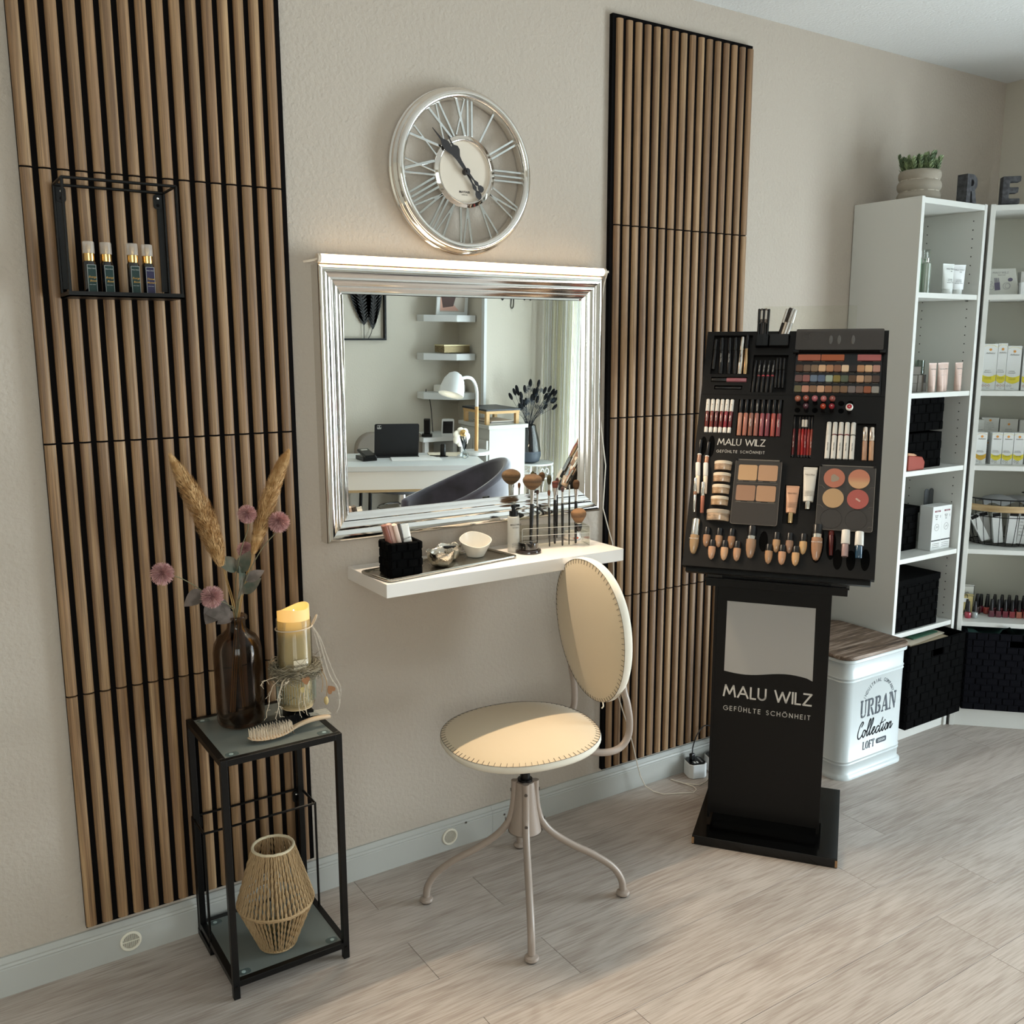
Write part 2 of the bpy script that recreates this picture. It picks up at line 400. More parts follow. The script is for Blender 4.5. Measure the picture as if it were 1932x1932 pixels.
for i, (x, z, kind) in enumerate(((.426, .040, 0), (1.347, .043, 1))):
    v = thing('vent_cover', ['round cream vent with slanted slots in the skirting below the large left slat panel', 'round cream vent with fine mesh in the skirting under the vanity shelf'][i], 'vent', (x, -.0165, z), (rad(90), 0, 0))
    obj('rim', MB().lathe([(.0195, -.001), (.026, -.001), (.026, .002), (.024, .0035), (.0205, .0035), (.0195, .0015)], 32, closed=True), vm, v)
    obj('opening', MB().cyl(.0198, -.0005, .0004, 32), mat('vent_dark', '#352e26', .8), v)
    m = MB()
    if kind == 0:
        m.box(-.0195, .0195, -.001, .001, .0006, .0022)
        for k in range(-7, 8):
            y = .0028*k; hh = math.sqrt(max(.0198**2-y*y, 0)); m.add([(y-.0007, -hh, .0006), (y+.0007, -hh, .0006), (y+.0007, hh, .0006), (y-.0007, hh, .0006), (y-.0007, -hh, .002), (y+.0007, -hh, .002), (y+.0007, hh, .002), (y-.0007, hh, .002)], [(4, 5, 6, 7), (0, 1, 5, 4), (1, 2, 6, 5), (2, 3, 7, 6), (3, 0, 4, 7)])
    else:
        for k in range(-7, 8):
            y = .0026*k; hh = math.sqrt(max(.0198**2-y*y, 0))
            for sgn in (35, -35): m.bar((RZ(sgn) @ Vector((y, -hh, .0012))), (RZ(sgn) @ Vector((y, hh, .0012))), .0007, .001)
    obj('grille', m, vm, v, smooth=0)
for i, (x, z) in enumerate(((-.002, .045), (1.405, .072), (1.545, .058), (1.57, .066))):
    tag(obj('screw', MB().cyl(.0035, 0, .0012, 10, T((x, -.016, z)) @ RX(90)), mat('zinc', '#77736c', .4, 1)), ['zinc screw in the skirting at the far left edge', 'zinc screw in the skirting just left of the stool column', 'lower zinc screw in the skirting right of the stool column', 'upper zinc screw in the skirting right of the stool column'][i], 'screw')

# ------------------------------------------------------------------ windows, door glass, string curtain
def window(name, M, w, h, cols):
    """frame in local x (width) and z (height), y = depth"""
    fr = MB(); t = .06
    fr.box(0, w, -.04, .04, 0, t, M); fr.box(0, w, -.04, .04, h-t, h, M); fr.box(0, t, -.04, .04, t, h-t, M); fr.box(w-t, w, -.04, .04, t, h-t, M)
    for k in range(1, cols): x = w*k/cols; fr.box(x-.05, x+.05, -.035, .035, t, h-t, M)
    o = struct(name, fr, white, smooth=0, bevel=.003)
    for k in range(cols):
        x0 = w*k/cols+(.05 if k else t); x1 = w*(k+1)/cols-(.05 if k < cols-1 else t)
        obj('pane', MB().box(x0, x1, -.004, .004, t, h-t, M), glassy('window_glass', '#f4f8f8'), o, smooth=0)
    return o
window('window_1', T((4.10, -3.02, .06)) @ RZ(90), 1.82, 2.22, 2)
window('added_fill_window', T((-1.3, -3.71, .75)), 1.7, 1.5, 2)  # unseen window, added to go with the fill light
m = MB(); random.seed(3)
for k in range(150):
    y = -3.262+k*.0062+random.uniform(-.001, .001); x = 3.965+.012*math.sin(k*.55); wv = random.uniform(.0019, .0031)
    m.box(x-.0008, x+.0008, y-wv, y+wv, .05, 2.34)
tag(obj('string_curtain', m, mat('curtain_string', '#efe9c8', .8, trans=.35, var=('#ffffff', (1, 160, .3), 1, .45, .55)), smooth=0, kind='stuff'), 'pale yellow and white string curtain hanging beside the glazed door, seen in the mirror', 'curtain')
tag(obj('curtain_rail', MB().tube([(3.965, -3.28, 2.35), (3.965, -1.3, 2.35)], .012, 10), white), 'white rail carrying the string curtain above the glazed door', 'curtain rail')

# ------------------------------------------------------------------ slat wall panels
slatm = wood('slat_oak', '#6c4f36', '#91704e', '#ab8b65', (55, 55, 1.1), .55, .22, .3, (500, 500, 7))
felt = mat('black_felt', '#0c0a0a', .95, spec=.1)
def slat_panel(name, label, x0, zb, hh, edge, drop=()):
    wp = .574; p = wp/15.65; w = p*.665
    t = thing(name, label, 'wall panel', (x0, 0, zb), group=None)
    bx0, bx1 = (-.0135, wp) if edge == 'l' else (0, wp+.0135)
    for r in range(4):
        z0 = hh*r; z1 = z0+hh-(.0004 if r < 3 else -.010)
        obj('backing', MB().box(bx0, bx1, -.0150, -.0005, z0-(.003 if r == 0 else 0), z1), felt, t, smooth=0)
    n = 8; pr = [(-w/2, -.0148)]+[(-w/2*math.cos(a), -.0160-.0082*math.sin(a)**.9) for a in [PI*i/n for i in range(n+1)]]+[(w/2, -.0148)]
    L = hh-.0042
    vs = [(x, y, 0) for x, y in pr]+[(x, y, L) for x, y in pr]; k = len(pr)
    fs = [tuple(range(k)), tuple(range(2*k-1, k-1, -1))]+[(i, k+i, k+(i+1) % k, (i+1) % k) for i in range(k)]
    first = None
    for r in range(4):
        for i in range(16):
            if first is None: o = obj('slat', MB().add(vs, fs), slatm, t, smooth=40); first = o
            else:
                o = bpy.data.objects.new('slat', first.data); COL.objects.link(o); o.parent = t
            o.location = (i*p+w/2+random.uniform(-.0002, .0002), 0, hh*r+.002)
    return t
slat_panel('slat_panel', 'wide oak slat wall panel on black felt behind the small glass side table', .328, .113, .593, 'r')
slat_panel('slat_panel', 'oak slat wall panel on black felt between the mirror and the cosmetics stand', 1.949, .109, .589, 'l')

# ------------------------------------------------------------------ clock
ck = thing('wall_clock', 'round chrome skeleton wall clock with Roman numerals above the mirror', 'clock', (1.417, 0, 1.978), (rad(90), 0, 0))
chr2 = mat('clock_chrome', '#f0ece6', .06, 1)
obj('ring', MB().lathe([(.190, .004), (.214, .004), (.219, .008), (.219, .014), (.215, .017), (.217, .024), (.215, .031), (.210, .034), (.208, .040), (.204, .046), (.197, .048), (.190, .045), (.187, .040), (.185, .030), (.186, .012)], 96, closed=True), chr2, ck, smooth=50)
obj('inner_ring', MB().lathe([(.078, .024), (.094, .024), (.095, .030), (.093, .033), (.085, .034), (.083, .037), (.080, .036), (.078, .031)], 64, closed=True), chr2, ck, smooth=50)
dial = obj('dial', MB().cyl(.0785, .024, .027, 64), mat('dial_cream', '#d9cdbc', .35), ck)
ink = mat('dial_ink', '#3a3230', .6)
text('lettering', 'MAYFAIR', .0085, ink, dial, T((0, -.052, .0272)), bold=.0002)
text('lettering', 'LONDON', .0042, ink, dial, T((0, -.059, .0272)))
num = mat('numeral_silver', '#d8dad8', .2, 1)
R0, R1 = .093, .188
def numeral(s):
    """strokes in (across, radial 0..1) with r measured outward"""
    m = MB(); wd = {'I': .013, 'V': .030, 'X': .032}; tot = sum(wd[c] for c in s); x = -tot/2
    for c in s:
        w_ = wd[c]; a = x+w_/2; t = .0062
        if c == 'I': m.bar((a, R0, .030), (a, R1, .030), t, .006)
        if c == 'V':   # numerals stand with their feet towards the centre
            m.bar((a-w_*.42, R1, .030), (a, R0, .030), t, .006); m.bar((a+w_*.42, R1, .030), (a, R0, .030), t*.8, .006)
            m.prism([(a-.004, R0+.03), (a, R0), (a+.004, R0+.03)], .0275, .0328)
        if c == 'X':
            m.bar((a-w_*.42, R1, .030), (a+w_*.42, R0, .030), t*1.2, .006); m.bar((a+w_*.42, R1, .030), (a-w_*.42, R0, .030), t*.8, .0058)
        x += w_
    return m
for k, s in enumerate(['I', 'II', 'III', 'IV', 'V', 'VI', 'VII', 'VIII', 'IX', 'X', 'XI', 'XII']):
    o = obj('numeral', numeral(s), num, ck, smooth=0, bevel=.0008, bseg=1); o.rotation_euler = (0, 0, -rad(30*(k+1)))
dark = mat('hand_black', '#2b2727', .5)
def hand(length, tail, wmax, z, ang):
    pts = [(-.0035, -.01), (-.002, -tail*.45), (-.006, -tail*.62), (-.002, -tail*.72), (-.007, -tail*.8), (-.009, -tail*.92), (-.006, -tail), (0, -tail*1.03)]
    up = [(.009*.5, .012), (.003, length*.3), (.0045, length*.42), (.0075, length*.47), (wmax, length*.56), (wmax*.95, length*.66), (.003, length*.74), (.0006, length)]
    right = [(-x, y) for x, y in pts[::-1]]
    o = pts[::-1]; poly = [(x, y) for x, y in right[0:]]
    outline = right+[(x, y) for x, y in up]+[(-x, y) for x, y in up[::-1]]+pts
    h = obj('hand', MB().prism(outline, z, z+.0012), dark, ck, smooth=0)
    h.rotation_euler = (0, 0, rad(ang)); return h
hand(.145, .068, .011, .041, 46); hand(.103, .078, .013, .038, 33)
obj('hub', MB().cyl(.0085, .030, .045, 24).cyl(.0035, .045, .048, 16), dark, ck)

# ------------------------------------------------------------------ mirror
mr = thing('wall_mirror', 'large mirror in a wide stepped silver frame above the vanity shelf', 'mirror', (1.434, 0, 1.3585))
MW, MH = .456, .3585
prof = [(0, 0), (0, .040), (.003, .046), (.010, .049), (.018, .048), (.026, .043), (.031, .0405), (.034, .042), (.039, .0405), (.048, .033), (.052, .0315), (.055, .033), (.060, .0305), (.066, .025), (.069, .0245), (.074, .020), (.074, .014)]
silver = mat('frame_silver', '#e4e1dc', .11, 1)
corners = [(-1, -1), (1, -1), (1, 1), (-1, 1)]
for k in range(4):
    a = corners[k]; b = corners[(k+1) % 4]; vs = []
    for c in (a, b):
        for i, o_ in prof: vs.append((c[0]*(MW-i), -o_, c[1]*(MH-i)))
    n = len(prof)
    obj('frame_rail', MB().add(vs, [(i, i+1, n+i+1, n+i) for i in range(n-1)]+[tuple(range(n-1, -1, -1)), tuple(range(n, 2*n))]), silver, mr, smooth=45)
g = obj('mirror_glass', MB().box(-(MW-.072), MW-.072, -.002, .002, -(MH-.072), MH-.072), mat('mirror_silvering', '#f2f5f2', .0, 1), mr, smooth=0)
g.location = (0, -.0225, 0); g.rotation_euler = (rad(1.0), 0, 0)
# LED light bar standing on the frame
lb = thing('mirror_light', 'glowing warm light bar lying along the top of the mirror', 'light bar', (0, 0, 0))
obj('diffuser', MB().tube([(.985, -.045, 1.731), (1.887, -.045, 1.731)], .0105, 14), mat('led_glow', '#ffffff', .4, emit='#ffd9a6', es=4.5), lb)
obj('end_cap', MB().cyl(.0115, 0, .008, 14, T((.977, -.045, 1.731)) @ RY(90)).tube([(.977, -.045, 1.728), (.957, -.043, 1.723), (.945, -.035, 1.721)], .003, 8), mat('led_cap', '#d8c8b4', .3), lb)
obj('end_cap', MB().cyl(.0115, 0, .008, 14, T((1.887, -.045, 1.731)) @ RY(90)).box(1.887, 1.905, -.052, -.038, 1.729, 1.735), mat('led_cap'), lb)
obj('glow_block_rail', MB().box(.985, 1.887, -.036, -.030, 1.720, 1.742), mat('led_cap'), lb, smooth=0)  # added behind the diffuser to keep its glow off the wall
_l = bpy.data.lights.new('mirror_light_tube', 'AREA'); _l.shape = 'RECTANGLE'; _l.size = .90; _l.size_y = .012; _l.energy = 6.5; _l.color = (1.0, .80, .58); _l.spread = rad(105)
_o = bpy.data.objects.new('mirror_light_tube', _l); COL.objects.link(_o); _o.location = (1.436, -.0585, 1.7225); _o.rotation_euler = (rad(-38), 0, 0); _o.parent = lb
cw = mat('cord_white', '#ddd3c4', .5)
tag(obj('power_cord', MB().tube([(1.905, -.045, 1.730), (1.905, -.03, 1.70), (1.898, -.012, 1.56), (1.894, -.012, 1.436), (1.912, -.012, 1.28), (1.929, -.02, 1.138), (1.913, -.03, 1.004), (1.930, -.036, .94), (1.9460, -.040, .888), (1.952, -.04, .80), (1.962, -.04, .60), (1.970, -.04, .45), (1.978, -.04, .372), (2.005, -.04, .30), (2.026, -.04, .249), (2.045, -.04, .19), (2.064, -.04, .125), (2.08, -.045, .06), (2.10, -.05, .018), (2.117, -.075, .003), (2.131, -.109, .003), (2.179, -.132, .003), (2.224, -.157, .003), (2.25, -.145, .003), (2.257, -.122, .003), (2.242, -.078, .003), (2.229, -.04, .003), (2.244, -.089, .0045), (2.282, -.128, .003), (2.32, -.12, .003), (2.36, -.10, .003)], .0018, 6), cw), 'thin cream power cord running down from the mirror light to the floor', 'cord')

# ------------------------------------------------------------------ vanity shelf and what stands on it
SH = .922
s = tag(obj('floating_shelf', MB().box(1.05, 1.822, -.243, 0, SH-.036, SH), mat('shelf_white', '#e9e3dc', .28), smooth=0, bevel=.0012), 'white floating shelf below the mirror', 'shelf')
tr = thing('serving_tray', 'narrow hammered silver tray lying askew on the vanity shelf', 'tray', (1.268, -.135, SH), (0, 0, rad(8)))
obj('tray_base', MB().prism(rrect(.43, .135, .012), .001, .003), mat('hammered_silver', '#a8a49a', .22, 1, bump=(.9, (240, 240, 240), .002)), tr)
ring = [(x, y, .0055) for x, y in rrect(.43, .135, .012)]
obj('rim', MB().tube(ring, .0035, 8, closed=True), mat('tray_rim', '#b9b6ae', .2, 1), tr)
# woven strap boxes -------------------------------------------------
strap = mat('woven_black', '#080808', .9, spec=.04, bump=(.5, (300, 300, 300), .001))
strapd = mat('woven_charcoal', '#101014', .9, spec=.05, bump=(.5, (300, 300, 300), .001))
def woven_side(m, w, h, sw, th, M, ph=0):
    """staggered flat straps: raised rectangles, each bulging a little"""
    nr = max(1, round(h/sw)); rh = h/nr; bw = sw*1.55
    for r in range(nr):
        off = -bw*((r*.5+ph) % 1); x = off
        while x < w-.001:
            x0 = max(x, 0)+.0008; x1 = min(x+bw, w)-.0008
            if x1-x0 > .003:
                z0 = r*rh+.0008; z1 = (r+1)*rh-.0008; t = th*(1 if (r+int((x-off)/bw+.5)) % 2 else .65); b = min(.003, (x1-x0)*.3)
                m.add([(x0, 0, z0), (x1, 0, z0), (x1, 0, z1), (x0, 0, z1), (x0+b, -t, z0+b*.7), (x1-b, -t, z0+b*.7), (x1-b, -t, z1-b*.7), (x0+b, -t, z1-b*.7)],
                      [(4, 5, 6, 7), (0, 1, 5, 4), (1, 2, 6, 5), (2, 3, 7, 6), (3, 0, 4, 7)], M)
            x += bw
def woven_box(t, w, d, h, sw, m, lid=False, wall=.006, hole=None):
    """box w (x) by d (y) by h, front at -y, origin at base centre; parts: body, weave on each side"""
    b = MB(); c = wall
    b.box(-w/2, w/2, -d/2, d/2, 0, c)
    for x0, x1, y0, y1 in ((-w/2, w/2, -d/2, -d/2+c), (-w/2, w/2, d/2-c, d/2), (-w/2, -w/2+c, -d/2+c, d/2-c), (w/2-c, w/2, -d/2+c, d/2-c)):
        if hole and y0 == -d/2:
            hx, hw, hz, hh = hole
            b.box(x0, x1, y0, y1, c, hz); b.box(x0, x1, y0, y1, hz+hh, h); b.box(x0, hx-hw/2, y0, y1, hz, hz+hh); b.box(hx+hw/2, x1, y0, y1, hz, hz+hh)
        else: b.box(x0, x1, y0, y1, c, h)
    obj('body', b, m, t, smooth=0)
    th = .004
    for nm, M, L in (('front', T((-w/2, -d/2, 0)), w), ('left', T((-w/2, d/2, 0)) @ RZ(-90), d), ('right', T((w/2, -d/2, 0)) @ RZ(90), d)):
        s_ = MB()
        if hole and nm == 'front':
            hx, hw, hz, hh = hole
            woven_side(s_, L, hz, sw, th, M); woven_side(s_, L/2+hx-hw/2, hh, sw, th, M @ T((0, 0, hz)), .5); woven_side(s_, L/2-hx-hw/2, hh, sw, th, M @ T((L/2+hx+hw/2, 0, hz)), .3)
            woven_side(s_, L, h-hz-hh, sw, th, M @ T((0, 0, hz+hh)), .2)
        else: woven_side(s_, L, h, sw, th, M)
        obj('weave', s_, m, t, smooth=0)
    if lid:
        l = obj('lid', MB().box(-w/2-.004, w/2+.004, -d/2-.005, d/2, h-.022, h+.004), m, t, smooth=0, bevel=.003)
    return t
wb = thing('woven_box', 'small black woven box holding cosmetics on the left end of the silver tray', 'box', (1.131, -.163, SH+.004), (0, 0, rad(-4)))
woven_box(wb, .088, .075, .088, .02, strap)
for i, (x, y, c1, w_, h_, ty, tx, lab, cap) in enumerate((
        (-.028, .004, '#8e5a4c', .012, .125, -16, 0, 'brownish pink slim tube leaning leftmost in the small black box', None),
        (-.016, .006, '#cfa595', .011, .126, -15, 0, 'pale rose slim tube second in the small black box', None),
        (-.004, .002, '#e3c6b4', .012, .124, -15, 0, 'cream slim tube third in the small black box', None),
        (.008, .006, '#1a1819', .013, .126, -15, 0, 'black slim case beside the white tube in the small black box', '#5a5048'))):
    t = thing('cosmetic_tube', lab, 'cosmetic', (1.131+x+.018, -.165+y, SH+.014), (0, rad(ty), 0), 'slim tubes in the small black box')
    obj('case', MB().prism(rrect(w_, w_*1.6, w_*.3), 0, h_), mat('c'+c1, c1, .3), t)
    obj('cap', MB().prism(rrect(w_*1.03, w_*1.63, w_*.3), h_*.62, h_*1.01), mat('c'+(cap or c1)+'b', cap or c1, .25), t)
t = thing('cream_tube', 'white cream tube with crimped top leaning in the small black box', 'cosmetic', (1.166, -.166, SH+.014), (0, rad(-13), 0))
def squeeze_tube(t, m, L, w, d, capm, capl, capr=None, flip=False, body='body'):
    """soft tube standing on its cap: round at the bottom, flat crimp at the top"""
    vs = []; n = 20; rows = 9
    for i in range(rows):
        f = i/(rows-1); ww = w/2*(.80+.20*f) ; dd = d/2*(1-f)**.6+.0006
        for k in range(n): a = 2*PI*k/n; vs.append((ww*math.cos(a), dd*math.sin(a), capl+f*L))
    fs = [(i*n+k, i*n+(k+1) % n, (i+1)*n+(k+1) % n, (i+1)*n+k) for i in range(rows-1) for k in range(n)]
    fs += [tuple(range(n-1, -1, -1)), tuple((rows-1)*n+k for k in range(n))]
    b = MB().add(vs, fs); b.box(-w/2, w/2, -.0007, .0007, capl+L*.985, capl+L*1.05)
    obj(body, b, m, t)
    obj('cap', MB().cyl(capr or d/2*.9, 0, capl, 20), capm, t)
cream = mat('cream_plastic', '#ece6dc', .35)
squeeze_tube(t, cream, .095, .03, .018, cream, .02)
text('lettering', 'MALU WILZ', .0048, ink, t, T((0, -.0062, .085)) @ RX(88))
# crumpled silver bowls
def bowl(name, label, loc, r, h, seed):
    rg = random.Random(seed); t = thing(name, label, 'bowl', loc, group='silver bowls on the tray')
    n = 40; vs = []; rows = [(.35, 0), (.62, .06), (.86, .35), (.97, .7), (1.0, 1.0), (.955, .98), (.90, .65), (.78, .33), (.5, .12), (.02, .1)]
    for i, (rr, zz) in enumerate(rows):
        for k in range(n):
            a = 2*PI*k/n; j = 1+(.020*math.sin(7*a+zz*7+seed)+.018*math.sin(12*a-zz*11)+.012*math.sin(19*a+zz*17+1))*min(1, rr*1.2)
            vs.append((r*rr*j*math.cos(a), r*rr*j*math.sin(a), h*zz+(.003*math.sin(6*a+seed) if zz > .9 else 0)+rg.uniform(-.0006, .0006)))
    fs = [(i*n+k, i*n+(k+1) % n, (i+1)*n+(k+1) % n, (i+1)*n+k) for i in range(len(rows)-1) for k in range(n)]+[tuple(range(n-1, -1, -1)), tuple((len(rows)-1)*n+k for k in range(n))]
    obj('bowl_shell', MB().add(vs, fs), mat('crumpled_silver', '#cfc8ba', .12, 1, bump=(.7, (110, 110, 110), .003)), t, smooth=80)
    return t
bowl('crumpled_bowl', 'crumpled silver bowl in front, nearest the black woven box', (1.256, -.152, SH+.004), .038, .042, 1)
bowl('crumpled_bowl', 'crumpled silver bowl behind the first, holding a dark stick', (1.313, -.098, SH+.004), .035, .040, 4)
tag(obj('eyebrow_stick', MB().tube([(1.3, -.13, SH), (1.316, -.130, SH+.045), (1.282, -.122, SH+.047)][1:], .004, 10), blackp), 'short dark stick lying across the rear silver bowl', 'cosmetic')
# square white porcelain bowl, tilted corner up
t = thing('porcelain_bowl', 'white square porcelain bowl with raised corner on the silver tray', 'bowl', (1.398, -.100, SH+.004), (0, 0, rad(28)))
vs = []; n = 48; rows = [(.30, 0), (.52, .02), (.80, .55), (1.0, 1.0), (.95, 1.0), (.74, .55), (.45, .12), (.02, .10)]
for rr, zz in rows:
    for k in range(n):
        a = 2*PI*k/n; e = (abs(math.cos(a))**3.2+abs(math.sin(a))**3.2)**(-1/3.2)*(1+.06*abs(math.cos(2*a))**2); x, y = .041*rr*e*math.cos(a), .041*rr*e*math.sin(a)
        vs.append((x, y, .048*zz+(.25*(x+y)*zz if zz > .3 else 0)*.9))
obj('bowl_shell', MB().add(vs, [(i*n+k, i*n+(k+1) % n, (i+1)*n+(k+1) % n, (i+1)*n+k) for i in range(len(rows)-1) for k in range(n)]+[tuple(range(n-1, -1, -1)), tuple((len(rows)-1)*n+k for k in range(n))]), mat('porcelain', '#d6d1c6', .15), t, smooth=50)
# frosted pump bottle
t = thing('pump_bottle', 'frosted clear bottle with black pump beside the brush holder', 'bottle', (1.528, -.098, SH))
obj('body', MB().lathe([(.0165, 0), (.0175, .002), (.0175, .098), (.016, .104), (.010, .107)], 28), mat('frosted_plastic', '#cfcdc4', .35, alpha=.62), t)
obj('collar', MB().cyl(.0125, .105, .121, 24), blackp, t)
p_ = obj('pump', MB().cyl(.0055, .121, .131, 16).cyl(.0078, .131, .139, 18).box(-.003, .018, -.0035, .0035, .133, .139), blackp, t)
p_.rotation_euler = (0, 0, rad(-20))
text('lettering', 'MALU WILZ', .0062, ink, t, T((-.004, -.0178, .083)) @ RZ(-15) @ RX(90), bold=.0001)
text('lettering', 'FIX & MATT', .0036, ink, t, T((-.004, -.0178, .074)) @ RZ(-15) @ RX(90))
for k in range(3): text('lettering', 'MAKE UP FIXING SPRAY', .0022, ink, t, T((-.004, -.0178, .026-.005*k)) @ RZ(-15) @ RX(90))
# dark glass jar in front of it
t = thing('compact_jar', 'round dark compact with clear rim at the front of the vanity shelf', 'jar', (1.560, -.127, SH))
obj('clear_base', MB().lathe([(.034, 0), (.038, .002), (.038, .007), (.036, .010), (.030, .011)], 40), mat('smoky_plastic', '#3a2c28', .08, trans=.5, coat=1), t)
obj('dark_lid', MB().cyl(.029, .011, .031, 40), mat('gloss_black', '#0a0809', .08, coat=1), t, bevel=.001)
# acrylic brush stand, an inverted U with a lower deck
acr = glassy('clear_acrylic', '#f3f3ee', .03)
st = thing('brush_holder', 'clear acrylic brush holder with two decks on the right of the shelf', 'brush holder', (1.6775, -.085, SH), (0, 0, rad(-17)))
obj('top_deck', MB().box(-.105, .105, -.032, .032, .057, .060), acr, st, smooth=0, bevel=.0008)
obj('lower_deck', MB().box(-.103, .103, -.032, .032, .038, .0405), acr, st, smooth=0, bevel=.0006)
for sx in (-1, 1): obj('side', MB().box(sx*.1045-.0015, sx*.1045+.0015, -.032, .032, 0, .057), acr, st, smooth=0, bevel=.0006)
obj('edge', MB().tube([(-.106, -.033, 0), (-.106, -.033, .058), (-.103, -.033, .061), (.103, -.033, .061), (.106, -.033, .058), (.106, -.033, 0)], .0008, 5).tube([(-.103, -.033, .039), (.103, -.033, .039)], .0008, 5), mat('acrylic_edge', '#f2efe8', .2, alpha=.6), st)
hb = mat('brush_handle', '#0e0c0d', .18, coat=.5); fer = mat('ferrule', '#e8e2da', .12, 1)
def brush(name, label, x, y, zb, zt, hr, fl, tuft, lean=0):
    """handle from zb up to the ferrule top, tuft: list of (r, dz) profile and colours"""
    t = thing(name, label, 'brush', (x, y, zb), (0, rad(lean), 0), 'makeup brushes in the holder'); L = zt-zb
    prof, col, col2, flat, tl = tuft
    hl = L-fl
    obj('handle', MB().lathe([(.0012, 0), (hr*.6, .002), (hr*.75, hl*.3), (hr, hl*.75), (hr*.85, hl)], 14), hb, t)
    obj('ferrule', MB().lathe([(hr*.85, hl), (hr*.8, hl+fl*.3), (prof[0][0], hl+fl)], 16, Matrix.Identity(4)), fer, t)
    o = obj('bristles', MB().lathe([(max(r, .0004), L+z*tl) for r, z in prof], 22, Matrix.Diagonal((1, flat, 1, 1))), mat('bristle'+col+col2, col, .85, var=(col2, (1, 1, 55), 2, .35, .65), bump=(1, (900, 900, 30), .002)), t, smooth=70)
    # loose hairs on the outline
    m = MB(); rg = random.Random(int(x*1e4))
    rm = max(r for r, z in prof)
    for _ in range(int(60+rm*5000)):
        a = rg.uniform(0, 2*PI); f = rg.uniform(0, .95); r1 = rm*math.sqrt(rg.random())
        z1 = L+tl*(1.0-.28*(r1/rm)**2)+rg.uniform(-.001, .0015); b0 = Vector((prof[0][0]*f*math.cos(a), prof[0][0]*f*math.sin(a)*flat, L)); b1 = Vector((r1*1.02*math.cos(a), r1*1.02*math.sin(a)*flat, z1))
        mid = b0.lerp(b1, .5)+Vector((r1*.25*math.cos(a), r1*.25*math.sin(a)*flat, 0)); m.tube([b0, mid, b1], .00025, 3, cap=False)
    h = obj('loose_hairs', m, mat('hair'+col, col, .8, var=(col2, (1, 1, 80), 2, .4, .6)), t, smooth=0); h['kind'] = 'stuff'
    return t
PU = [(.008, 0), (.016, .10), (.025, .28), (.0305, .48), (.031, .64), (.027, .80), (.018, .93), (.008, 1.0), (0, 1.02)]
RO = [(.004, 0), (.0065, .3), (.0075, .6), (.006, .85), (.002, 1), (0, 1.01)]
SM = [(.003, 0), (.0045, .4), (.0045, .7), (.003, .92), (0, 1)]
FL = [(.0085, 0), (.010, .3), (.0105, .7), (.0105, .9), (.005, 1), (0, 1.0)]
KA = [(.0115, 0), (.017, .2), (.0225, .42), (.0245, .60), (.023, .76), (.016, .92), (.007, 1), (0, 1.01)]
brush('makeup_brush', 'makeup brush with the huge fluffy powder head, leftmost in the acrylic holder', 1.602, -.078, .936, 1.096, .0065, .042, (PU, '#44352a', '#93704e', .8, .046), 2)
brush('makeup_brush', 'small round brown brush just right of the huge powder brush', 1.6204, -.0862, .9326, 1.082, .0035, .036, (SM, '#3d2c29', '#55403a', 1, .013))
brush('makeup_brush', 'slim brush with orange-brown pointed tip, third from the left in the holder', 1.6556, -.0991, .9225, 1.077, .0035, .036, (SM, '#4a2a1a', '#84502e', 1, .016), -1)
brush('makeup_brush', 'slanted rust-red blusher brush in the middle of the holder', 1.6801, -.0919, .9266, 1.097, .0055, .036, (FL, '#33221f', '#96503c', .7, .020))
brush('makeup_brush', 'tall olive brush with long oval head at the back of the holder', 1.6784, -.0642, .948, 1.104, .004, .03, (RO, '#35321c', '#4c4628', 1, .028))
brush('makeup_brush', 'narrow dark brush behind the rust-red blusher brush', 1.6977, -.0785, .940, 1.102, .003, .03, (SM, '#241a16', '#5a2c22', 1, .022))
brush('makeup_brush', 'rounded dusty pink brush right of the rust-red brush', 1.6948, -.111, .9225, 1.086, .0045, .034, (SM, '#43302e', '#6b4c45', 1.2, .016), -.5)
brush('makeup_brush', 'tiny black-tipped liner brush near the right of the holder', 1.721, -.1086, .9226, 1.105, .003, .034, ([(.002, 0), (.0025, .5), (.001, 1)], '#0c0a0b', '#191516', .6, .010))
brush('makeup_brush', 'brown oval shadow brush, rightmost of the tall brushes', 1.745, -.1097, .9237, 1.090, .0055, .036, ([(.0075, 0), (.0105, .3), (.011, .7), (.007, .95), (0, 1)], '#3c2817', '#6e4b2a', .7, .028))
t = brush('kabuki_brush', 'short dome kabuki brush with ginger tips resting on the holder', 1.7417, -.1275, .963, .992, .0115, .004, (KA, '#55443a', '#a57b54', .9, .042)); t['group'] = 'makeup brushes in the holder'
t = thing('cream_jar', 'clear round jar with white lid and red label behind the acrylic holder', 'jar', (1.777, -.048, SH))
obj('jar', MB().lathe([(.024, 0), (.027, .004), (.027, .014), (.024, .020)], 32), mat('clear_jar', '#efe9e2', .08, alpha=.75, coat=1), t)
obj('lid', MB().cyl(.025, .020, .030, 32), whitem, t, bevel=.001)
obj('label_strip', MB().lathe([(.0274, .006), (.0275, .012)], 32, cap=False), mat('label_white', '#efe6da', .6), t)
obj('label_mark', MB().box(-.013, .004, -.0285, -.0277, .006, .012), mat('orange_red', '#c4502a', .5), t)
